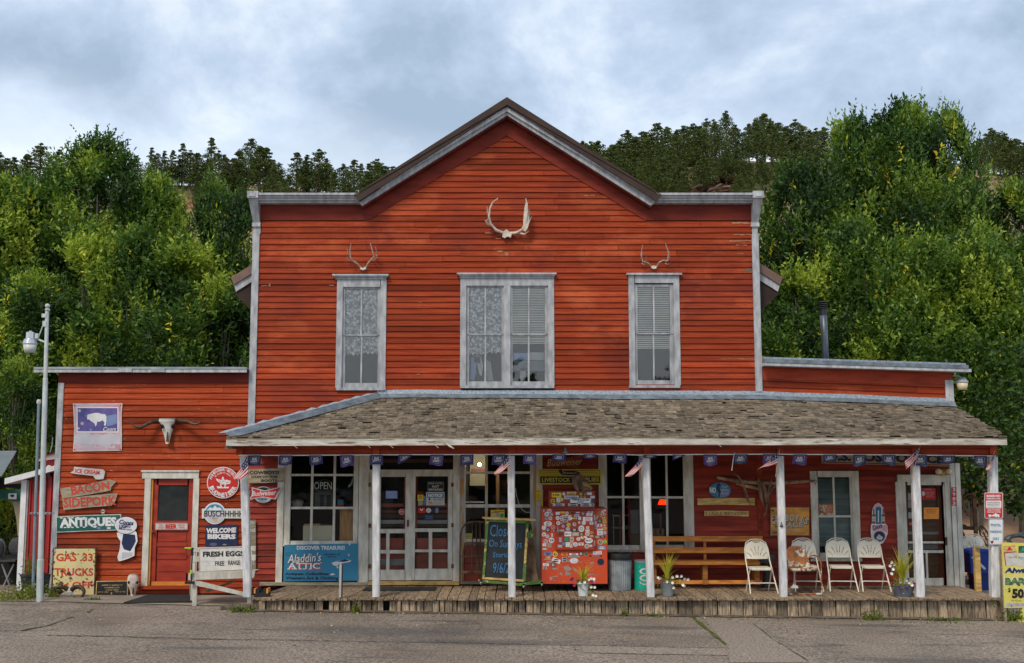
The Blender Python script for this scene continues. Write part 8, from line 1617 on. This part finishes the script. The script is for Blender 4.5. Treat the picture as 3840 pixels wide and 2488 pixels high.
# ================================================================ trees
def crown_mesh(name, mt, H, Rr, base, nb, ns, seed, leafL=.15, K=9, shape=1.0, yellow=.006):
    g = np.random.default_rng(seed)
    zc = g.uniform(0, 1, nb); C = []; Rb = []
    for i in range(nb):
        t = (i + .5) / nb; prof = (math.sin(pi * min(1, (t * .93 + .10))) ** .6) * (1 - .25 * t * shape)
        a = i * 2.4 + g.uniform(-.4, .4); rr = Rr * prof * math.sqrt(g.uniform(.05, .72)); rb = Rr * g.uniform(.20, .34) * (1 - .25 * t)
        C.append((math.cos(a) * rr, math.sin(a) * rr, base + (H - base) * t - rb * .3)); Rb.append(rb)
    C = np.array(C); Rb = np.array(Rb)
    C[:, 2] = np.minimum(C[:, 2], H - Rb * 1.0)
    wgt = Rb ** 2 / np.sum(Rb ** 2); bi = g.choice(nb, ns, p=wgt)
    d = g.normal(size=(ns, 3)); d[:, 2] += .35; d /= np.linalg.norm(d, axis=1)[:, None]
    rad = g.uniform(.5, 1.05, ns) ** .6 + (g.uniform(size=ns) < .12) * g.uniform(0, .3, ns)
    base_p = C[bi] + d * (Rb[bi] * rad)[:, None] * np.array([1, 1, 1.45])
    # drop those deep inside another blob
    dist = np.min(np.linalg.norm((base_p[:, None, :] - C[None]) / Rb[None, :, None], axis=2), axis=1)
    keep = (dist > .55) | (g.uniform(size=ns) < .25); hole_ = np.array([mnoise.noise((p[0] * .62 + 9, p[1] * .62 + seed, p[2] * .50)) for p in base_p]); keep &= (hole_ > -.24); base_p = base_p[keep]; d = d[keep]; n = len(base_p)
    tw = d * .5 + np.array([0, 0, 1.0]) + g.normal(size=(n, 3)) * .28; tw /= np.linalg.norm(tw, axis=1)[:, None]
    L_ = g.uniform(.30, .62, n) * np.where(g.uniform(size=n) < .2, 1.5, 1); k = np.arange(K) / (K - 1)
    top = (g.uniform(size=n) < .5)
    org = base_p[:, None, :] + tw[:, None, :] * (L_[:, None] * k[None])[:, :, None]
    ld = g.normal(size=(n, K, 3)) * .75 + tw[:, None, :] * (.35 + .9 * k[None, :, None]); ld /= np.linalg.norm(ld, axis=2)[:, :, None]
    ll = leafL * g.uniform(.65, 1.25, (n, K)) 
    sd = np.cross(ld, g.normal(size=(n, K, 3))); sd /= (np.linalg.norm(sd, axis=2)[:, :, None] + 1e-6); w_ = ll * .22
    v0 = org; v2 = org + ld * ll[..., None]; mid = org + ld * (ll * .45)[..., None]; v1 = mid + sd * w_[..., None]; v3 = mid - sd * w_[..., None]
    V = np.stack([v0, v1, v2, v3], axis=2).reshape(-1, 3)
    clump = np.array([mnoise.noise((p[0] * .55 + seed, p[1] * .55, p[2] * .55)) for p in base_p])
    tone = np.clip(.44 + clump * .80 + g.uniform(-.16, .16, n), 0, .86)[:, None] + .22 * (k[None] - .5) + g.uniform(-.06, .06, (n, K))
    yl = (g.uniform(size=n) < yellow); tone = np.clip(tone, 0, .88); tone[yl] = g.uniform(.95, 1.0)
    nf = n * K; me = bpy.data.meshes.new(name)
    me.vertices.add(nf * 4); me.vertices.foreach_set('co', V.astype(np.float32).ravel()); me.loops.add(nf * 4); me.loops.foreach_set('vertex_index', np.arange(nf * 4, dtype=np.int32))
    me.polygons.add(nf); me.polygons.foreach_set('loop_start', np.arange(0, nf * 4, 4, dtype=np.int32)); me.polygons.foreach_set('loop_total', np.full(nf, 4, dtype=np.int32))
    me.materials.append(M[mt]); at = me.attributes.new('tone', 'FLOAT', 'FACE'); at.data.foreach_set('value', tone.astype(np.float32).ravel()); me.update(); me.validate()
    # trunk and limbs
    tr = MB(); r0 = .035 * H * .6
    q = random.Random(seed); pts = [(0, 0, -.6)] + [(q.uniform(-.12, .12), q.uniform(-.12, .12), H * t) for t in (.12, .3, .5, .7, .85)]
    tr.tube(pts, [r0, r0 * .85, r0 * .65, r0 * .45, r0 * .25, r0 * .1], 'bark', 9)
    for i in range(len(C)):
        t = max(.08, min(.75, C[i][2] / H * .7)); p0 = Vector((0, 0, H * t * .85)); p1 = Vector(C[i]); tr.tube([p0, p0.lerp(p1, .5) + Vector((0, 0, -.12)), p1], [r0 * .35, r0 * .22, r0 * .06], 'bark', 6)
    return me, tr
PROTO = {}
def fix():
    for k in list(PROTO):
        me, tr, H = PROTO[k]; co = np.empty(len(me.vertices) * 3, dtype=np.float32); me.vertices.foreach_get('co', co); PROTO[k] = (me, tr, float(np.quantile(co[2::3], .9995)))
def decid(kind, name, label, px, ytop, Y, H=None, rz=0.0, group=None, wide=1.0):
    me, tr, H0 = PROTO[kind]; top = P(px, ytop, Y); g0 = hz(top.x, Y) if Y > 6 else gz(top.x); s = (top.z - g0) / H0
    t = bpy.data.objects.new(name, None); COL.objects.link(t); ORG[t.name] = Vector((0, 0, 0)); tag(t, label, 'tree', group)
    c = bpy.data.objects.new('crown', me); COL.objects.link(c); c.parent = t
    k = kind + '_trunk'
    if k not in PROTO: ORG['_'] = Vector(); o = tr.build('trunk', t); PROTO[k] = o.data
    else: o = bpy.data.objects.new('trunk', PROTO[k]); COL.objects.link(o); o.parent = t
    t.location = (top.x, Y, g0); t.rotation_euler = (0, 0, rz); t.scale = (s * wide, s * wide, s); return t
PROTO['A'] = (*crown_mesh('crown_tall', 'leaf', 12, 3.6, 1.0, 58, 9600, 1, leafL=.165), 12.0)
PROTO['B'] = (*crown_mesh('crown_mid', 'leaf', 9.5, 3.0, .5, 48, 7600, 2, leafL=.165), 9.5)
PROTO['C'] = (*crown_mesh('crown_low', 'leaf', 8.5, 3.0, .4, 42, 6400, 3, leafL=.16), 8.5)
PROTO['F'] = (*crown_mesh('crown_young', 'leaf', 9.0, 2.8, 2.6, 34, 5600, 9, shape=1.2), 9.0)
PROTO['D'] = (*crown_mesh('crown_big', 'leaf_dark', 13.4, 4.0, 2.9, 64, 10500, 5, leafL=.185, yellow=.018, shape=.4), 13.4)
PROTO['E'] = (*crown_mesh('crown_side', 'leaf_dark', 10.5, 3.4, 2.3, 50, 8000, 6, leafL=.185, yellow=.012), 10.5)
fix()
for i, (k, n_, px, yt, Y, rz, wd, lab) in enumerate((
    ('A', 'ash_tree', 385, 500, 11.5, .3, 1.05, 'tallest green leafy tree of the left grove, its spiky top against the sky'),
    ('B', 'ash_tree', 60, 650, 11.0, 1.9, 1.15, 'leafy tree at the far left edge behind the lamp pole'),
    ('B', 'ash_tree', 235, 605, 12.5, 4.4, 1.0, 'leafy tree between the tallest left tree and the left edge'),
    ('B', 'ash_tree', 590, 645, 11.5, 2.7, .9, 'leafy tree right of the tallest tree in the left grove'),
    ('B', 'box_elder', 800, 665, 10.5, 5.2, .62, 'bright green tree behind the left wing nearest the bare soil patch'),
    ('E', 'box_elder', 920, 715, 10.0, .9, .8, 'green tree hugging the left side of the false front'),
    ('C', 'leafy_shrub', 130, 1010, 8.0, 1.2, 1.0, 'low leafy shrub behind the head of the yard lamp'),
    ('C', 'leafy_shrub', 330, 870, 8.5, 3.0, 1.25, 'leafy shrub tree just above the left half of the left wing roof'),
    ('B', 'leafy_shrub', 520, 830, 8.3, .2, .95, 'leafy shrub tree above the middle of the left wing roof'),
    ('C', 'leafy_shrub', 690, 890, 8.2, 5.0, 1.3, 'leafy shrub tree above the right half of the left wing roof'),
    ('C', 'leafy_shrub', 850, 1010, 7.6, 2.0, 1.1, 'dark leafy shrub under the eave at the left of the false front'),
    ('B', 'ash_tree', -160, 670, 10.5, 3.9, 1.1, 'leafy tree cut by the left edge of the picture'),
    ('C', 'leafy_shrub', -40, 1150, 6.8, 3.6, 1.2, 'low shrub at the left edge above the corrugated awning'),
    ('C', 'leafy_shrub', 70, 1330, 5.2, .8, .95, 'low shrub behind the conduit pole and the white pole'),
    ('D', 'box_elder', 3370, 372, 12.0, .6, .92, 'huge dark green tree towering at the right, yellow leaves in its crown'),
    ('E', 'box_elder', 3200, 420, 12.8, 2.6, .85, 'left shoulder of the big right trees, a tall dark green tree'),
    ('E', 'box_elder', 3550, 395, 13.5, 4.0, .62, 'tall dark green tree behind the right half of the huge tree'),
    ('E', 'box_elder', 2985, 600, 11.0, 1.1, .95, 'dark green tree with yellow leaf tufts beside the right cornice bracket'),
    ('E', 'box_elder', 3820, 660, 11.5, 3.3, 1.0, 'green tree at the right edge below the distant pines'),
    ('F', 'young_ash', 3240, 790, 8.6, 2.2, 1.05, 'lighter young tree in front of the huge right tree, over the stove pipe'),
    ('F', 'young_ash', 3610, 830, 8.4, .5, 1.1, 'lighter young tree above the right end of the right wing roof'),
    ('F', 'young_ash', 3440, 880, 8.2, 5.5, 1.1, 'lighter young tree over the middle of the right wing roof'),
    ('C', 'leafy_shrub', 2980, 980, 8.2, 4.1, 1.1, 'dark shrub behind the left end of the right wing roof'),
    ('F', 'young_ash', 3790, 980, 8.0, 1.5, 1.15, 'young tree at the right edge above the porch roof corner'),
)):
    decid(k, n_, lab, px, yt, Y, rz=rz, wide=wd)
# overhanging boughs at the right end (a tree standing beyond the frame)
ov = thing('box_elder', 'dark branches with large leaves hanging in behind the last porch post', 'tree', (P(3900, 1700, 3.2).x, 3.2, .2))
b = MB(); X0 = P(4080, 1700, 3.6); b.tube([(X0.x, 3.6, -.2), (X0.x - .1, 3.6, 2.5), (X0.x - .2, 3.6, 6)], [.2, .16, .08], 'bark', 9)
hang = [(3740, 1760, 3.0, .8), (3660, 1740, 3.4, .75), (3790, 1830, 3.0, .55), (3620, 1800, 3.6, .35), (3650, 1850, 3.6, .3), (3810, 1900, 3.0, .25), (3840, 1700, 3.2, .9), (3800, 1620, 3.4, 1.0), (3700, 1640, 4.0, .9), (3720, 1500, 4.4, 1.0), (3820, 1480, 3.8, 1.0), (3800, 1350, 4.0, 1.0), (3640, 1580, 4.4, .6)]
for x, y, Y, r in hang: p = P(x, y, Y); b.tube([(X0.x - .1, 3.6, p.z + .6), ((X0.x + p.x) / 2, Y, p.z + .55), (p.x, Y, p.z)], [.035, .025, .006], 'bark', 5)
b.build('trunk', ov)
b = MB(); q = random.Random(8)
for x, y, Y, r in hang:
    c = P(x, y, Y)
    for i in range(int(420 * r)):
        p = c + Vector((q.gauss(0, .42) * r, q.gauss(0, .35) * r, q.gauss(0, .36) * r)); d = Vector((q.uniform(-1, 1), q.uniform(-1, 1), q.uniform(-1.2, .4))).normalized() * q.uniform(.09, .16); e_ = Vector((q.uniform(-1, 1), q.uniform(-1, 1), q.uniform(-1, 1))).cross(d).normalized() * .04
        b.add([p, p + d * .5 + e_, p + d, p + d * .5 - e_], [(0, 1, 2, 3)], 'leaf_dark', q.uniform(0, .6) if q.random() > .01 else 1)
b.build('crown', ov)

# ---------------------------------------------------------------- pines on the ridge
def pine_mesh(seed, H, Rr, conic):
    q = random.Random(seed); b = MB(); C = []
    nb = 26
    for i in range(nb):
        t = (.12 + .05 * (seed % 3)) + .80 * (i + q.uniform(-.3, .3)) / nb; 
        rm = Rr * ((1 - t) ** .8 * 1.15 if conic else math.sin(pi * min(.97, .20 + .76 * t)) ** .7 * (1.05 - .35 * t)); a = i * 2.4 + q.uniform(-.5, .5); rr = rm * q.uniform(.25, .75)
        C.append((math.cos(a) * rr, math.sin(a) * rr, H * t, max(.28, rm * q.uniform(.45, .72))))
    C.append((0, 0, H * .95, .28)); C.append((0, 0, H * .88, .42))
    for cx, cy, cz, rb in C:
        for k in range(int(70 * rb + 26)):
            d = Vector((q.gauss(0, 1), q.gauss(0, 1), q.gauss(0, 1))).normalized(); p = Vector((cx, cy, cz)) + Vector((d.x * rb, d.y * rb, d.z * rb * .62)) * q.uniform(.45, 1.05)
            up = .35 + .65 * (d.z * .5 + .5)
            for j in range(2):
                e0 = (d * .6 + Vector((q.uniform(-1, 1), q.uniform(-1, 1), q.uniform(-.1, 1.1)))).normalized() * q.uniform(.16, .30); e_ = Vector((q.uniform(-1, 1), q.uniform(-1, 1), q.uniform(-1, 1))).cross(e0).normalized() * .075
                b.add([p - e0 * .5, p + e_, p + e0 * .5, p - e_], [(0, 1, 2, 3)], 'needle', q.uniform(0, 1))
    t_ = MB(); t_.tube([(0, 0, -1), (0, 0, H * .5), (0, 0, H * .93)], [.16, .10, .03], 'pine_bark', 6)
    for cx, cy, cz, rb in C[:-2:2]: t_.tube([(0, 0, cz - .3), (cx, cy, cz)], [.04, .02], 'pine_bark', 4)
    return b, t_
PM = []
for sd, H, Rr, cn_ in ((1, 9, 2.1, True), (2, 9, 2.1, False), (3, 8, 1.9, False), (4, 9.5, 1.8, True), (5, 8, 2.4, False), (6, 8.5, 2.0, False)):
    cb_, tb_ = pine_mesh(sd, H, Rr, cn_); ORG['tmp'] = Vector()
    r0 = thing('pine_tree', 'x', 'tree'); co = cb_.build('crown', r0); to = tb_.build('trunk', r0)
    PM.append((r0, H))
def hill_hit(x, y):
    d = P(x, y, 0) - Vector((0, -CAM_D, CAM_Z)); Y = 8.0
    while Y < 131:
        p = Vector((0, -CAM_D, CAM_Z)) + d * ((Y + CAM_D) / CAM_D)
        if hz(p.x, Y) > p.z: return Y
        Y += .5
    return 131.0
q = random.Random(17); used = set()
def pine(px, yt, hpx, kind, label, group):
    Y = hill_hit(px, yt + hpx); top = P(px, yt, Y); g0 = hz(top.x, Y); h = top.z - g0
    r0, H = PM[kind]; s = h / H
    if kind not in used: used.add(kind); t = r0; t['label'] = label; t['group'] = group
    else: t = dup(r0, (0, 0, 0), 0, label, group)
    wv = s * q.uniform(1.15, 1.95) if h > 4 else s * 1.7
    t.location = (top.x, Y, g0); t.rotation_euler = (0, 0, q.uniform(0, 6)); t.scale = (wv, wv, s)
left = [(0, 567), (-40, 600), (30, 590), (55, 585), (104, 574), (155, 533), (190, 585), (224, 557), (279, 552), (310, 590), (571, 549), (590, 575), (619, 562), (650, 560), (687, 533), (715, 560), (742, 570), (794, 511), (822, 560), (843, 575), (878, 590), (898, 562), (943, 520), (977, 545), (1000, 550), (1025, 620), (1055, 632), (1085, 660), (1115, 568), (1153, 577), (1198, 556), (1225, 590), (1255, 640), (1288, 611), (1329, 596), (1355, 610), (1380, 640), (1414, 616), (1441, 622), (1470, 640), (345, 590), (400, 580), (455, 590), (510, 580)]
right = [(2150, 560), (2182, 532), (2216, 527), (2239, 532), (2265, 560), (2296, 546), (2325, 530), (2355, 494), (2385, 510), (2414, 493), (2440, 500), (2464, 463), (2503, 478), (2535, 490), (2564, 468), (2599, 461), (2625, 470), (2649, 441), (2680, 452), (2721, 421), (2756, 464), (2806, 464), (2835, 450), (2863, 429), (2890, 455), (2917, 461), (2950, 470), (2981, 443), (3006, 468), (3059, 477), (3090, 480), (3035, 490), (3670, 520), (3700, 500), (3721, 485), (3745, 505), (3766, 507), (3790, 525), (3812, 520), (3840, 530), (3870, 520)]
GL_, GR_ = 'pines along the ridge left of the gable', 'pines along the ridge right of the gable'
LL, LR, LM = 'dark pine in the crowded row on the skyline left of the gable', 'dark pine in the crowded row on the skyline right of the gable', 'mid green pine on the slope below the right skyline, near the rocks'
for x, y in left: pine(x, y, q.uniform(140, 180), 0 if q.random() < .35 else q.choice((1, 3, 2, 5)), LL, GL_)
for i in range(34):
    x = q.uniform(540, 1480); pine(x, q.uniform(585, 680), q.uniform(60, 120), q.choice((0, 2, 3)), LL, GL_)
for x, y in right: pine(x, y, q.uniform(150, 180), q.choice((1, 2, 4, 5, 4)), LR, GR_)
GM_ = 'pines on the slope below the right skyline'
for i in range(30):
    x = q.uniform(2170, 3110); y = q.uniform(535, 600)
    pine(x, y, q.uniform(110, 140), q.choice((1, 2, 4)), LM, GM_)
for i in range(34):
    x = q.uniform(2290, 3120); y = q.uniform(600, 680)
    if 2590 < x < 2790 and 560 < y < 700: continue
    pine(x, y, q.uniform(80, 110), q.choice((1, 2, 4, 3)), LM, GM_)
for x, y, h_ in ((2555, 600, 150), (2540, 640, 110), (2600, 575, 60), (2720, 690, 60), (2690, 712, 50), (2770, 660, 100), (2790, 640, 110), (2510, 610, 120), (2480, 580, 130)): pine(x, y, h_, 2, LM, GM_)
for x, y, h_ in ((70, 640, 80), (20, 660, 70)): pine(x, y, h_, 3, LL, GL_)
# rock outcrop below the ridge, right of the gable
rk = thing('rock_outcrop', 'reddish brown layered rock outcrop under the pines right of the gable', 'rocks', (0, 0, 0))
def rocks(px, name):
    b = MB()
    for (x, y, w, h) in px:
        Y = hill_hit(x, y) + .4; c = P(x, y, Y); s = (Y + CAM_D) / F_PX
        rx, rz = w * s / 2, h * s / 2; V = []; F = []
        n = 12
        for i in range(n + 1):
            for j in range(n + 1):
                u, v = -1 + 2 * i / n, -1 + 2 * j / n
                q = max(abs(u), abs(v)); k = (1 - q ** 4)
                ns = mnoise.noise((u * 2 + x * .1, v * 3, y * .1)) + .5 * mnoise.noise((u * 6 + x, v * 9, 3))
                V.append((c.x + u * rx * (1 + .12 * ns), Y - 3.0 * k - 1.2 * ns, c.z + v * rz * (1 + .15 * ns)))
        for i in range(n):
            for j in range(n): a = i * (n + 1) + j; F.append((a, a + n + 1, a + n + 2, a + 1))
        b.add(V, F, 'rock', rnd.uniform(.75, 1.2))
    b.build(name, rk)
rocks([(2640, 640, 70, 34), (2702, 640, 78, 40), (2765, 648, 70, 34), (2615, 668, 60, 26)], 'rock_ledge')
rocks([(2650, 700, 110, 60), (2735, 690, 90, 56), (2540, 695, 80, 30), (2700, 735, 120, 50), (2600, 735, 80, 40)], 'rock_face')

# wooded bank across the road, behind the camera: it darkens the shop windows as reflections
b = MB(); q = random.Random(2)
for i in range(3800):
    x = q.uniform(-75, 75); y = -58 - q.uniform(0, 10); h = 7.5 + 3.2 * mnoise.noise((x * .07, 3, 1)) + 1.5 * mnoise.noise((x * .3, 7, 1)); z = q.uniform(0, 1) ** .8 * h; r = q.uniform(.4, .9)
    V = [(x + q.gauss(0, 1) * r, y + q.gauss(0, .4) * r, z + q.gauss(0, 1) * r * .8) for _ in range(8)]
    b.add(V, [(0, 1, 2), (3, 4, 5), (5, 6, 7), (1, 4, 6), (0, 2, 7)], 'leaf_dark', q.uniform(0, .5))
b.add([(-75, -70, -1), (75, -70, -1), (75, -70, 7), (-75, -70, 7)], [(0, 1, 2, 3)], 'leaf_dark', .1)
b.build('far_wood', label='dark wood across the road seen only as reflections', cat='woods', kind='stuff', origin=(0, 0, 0))
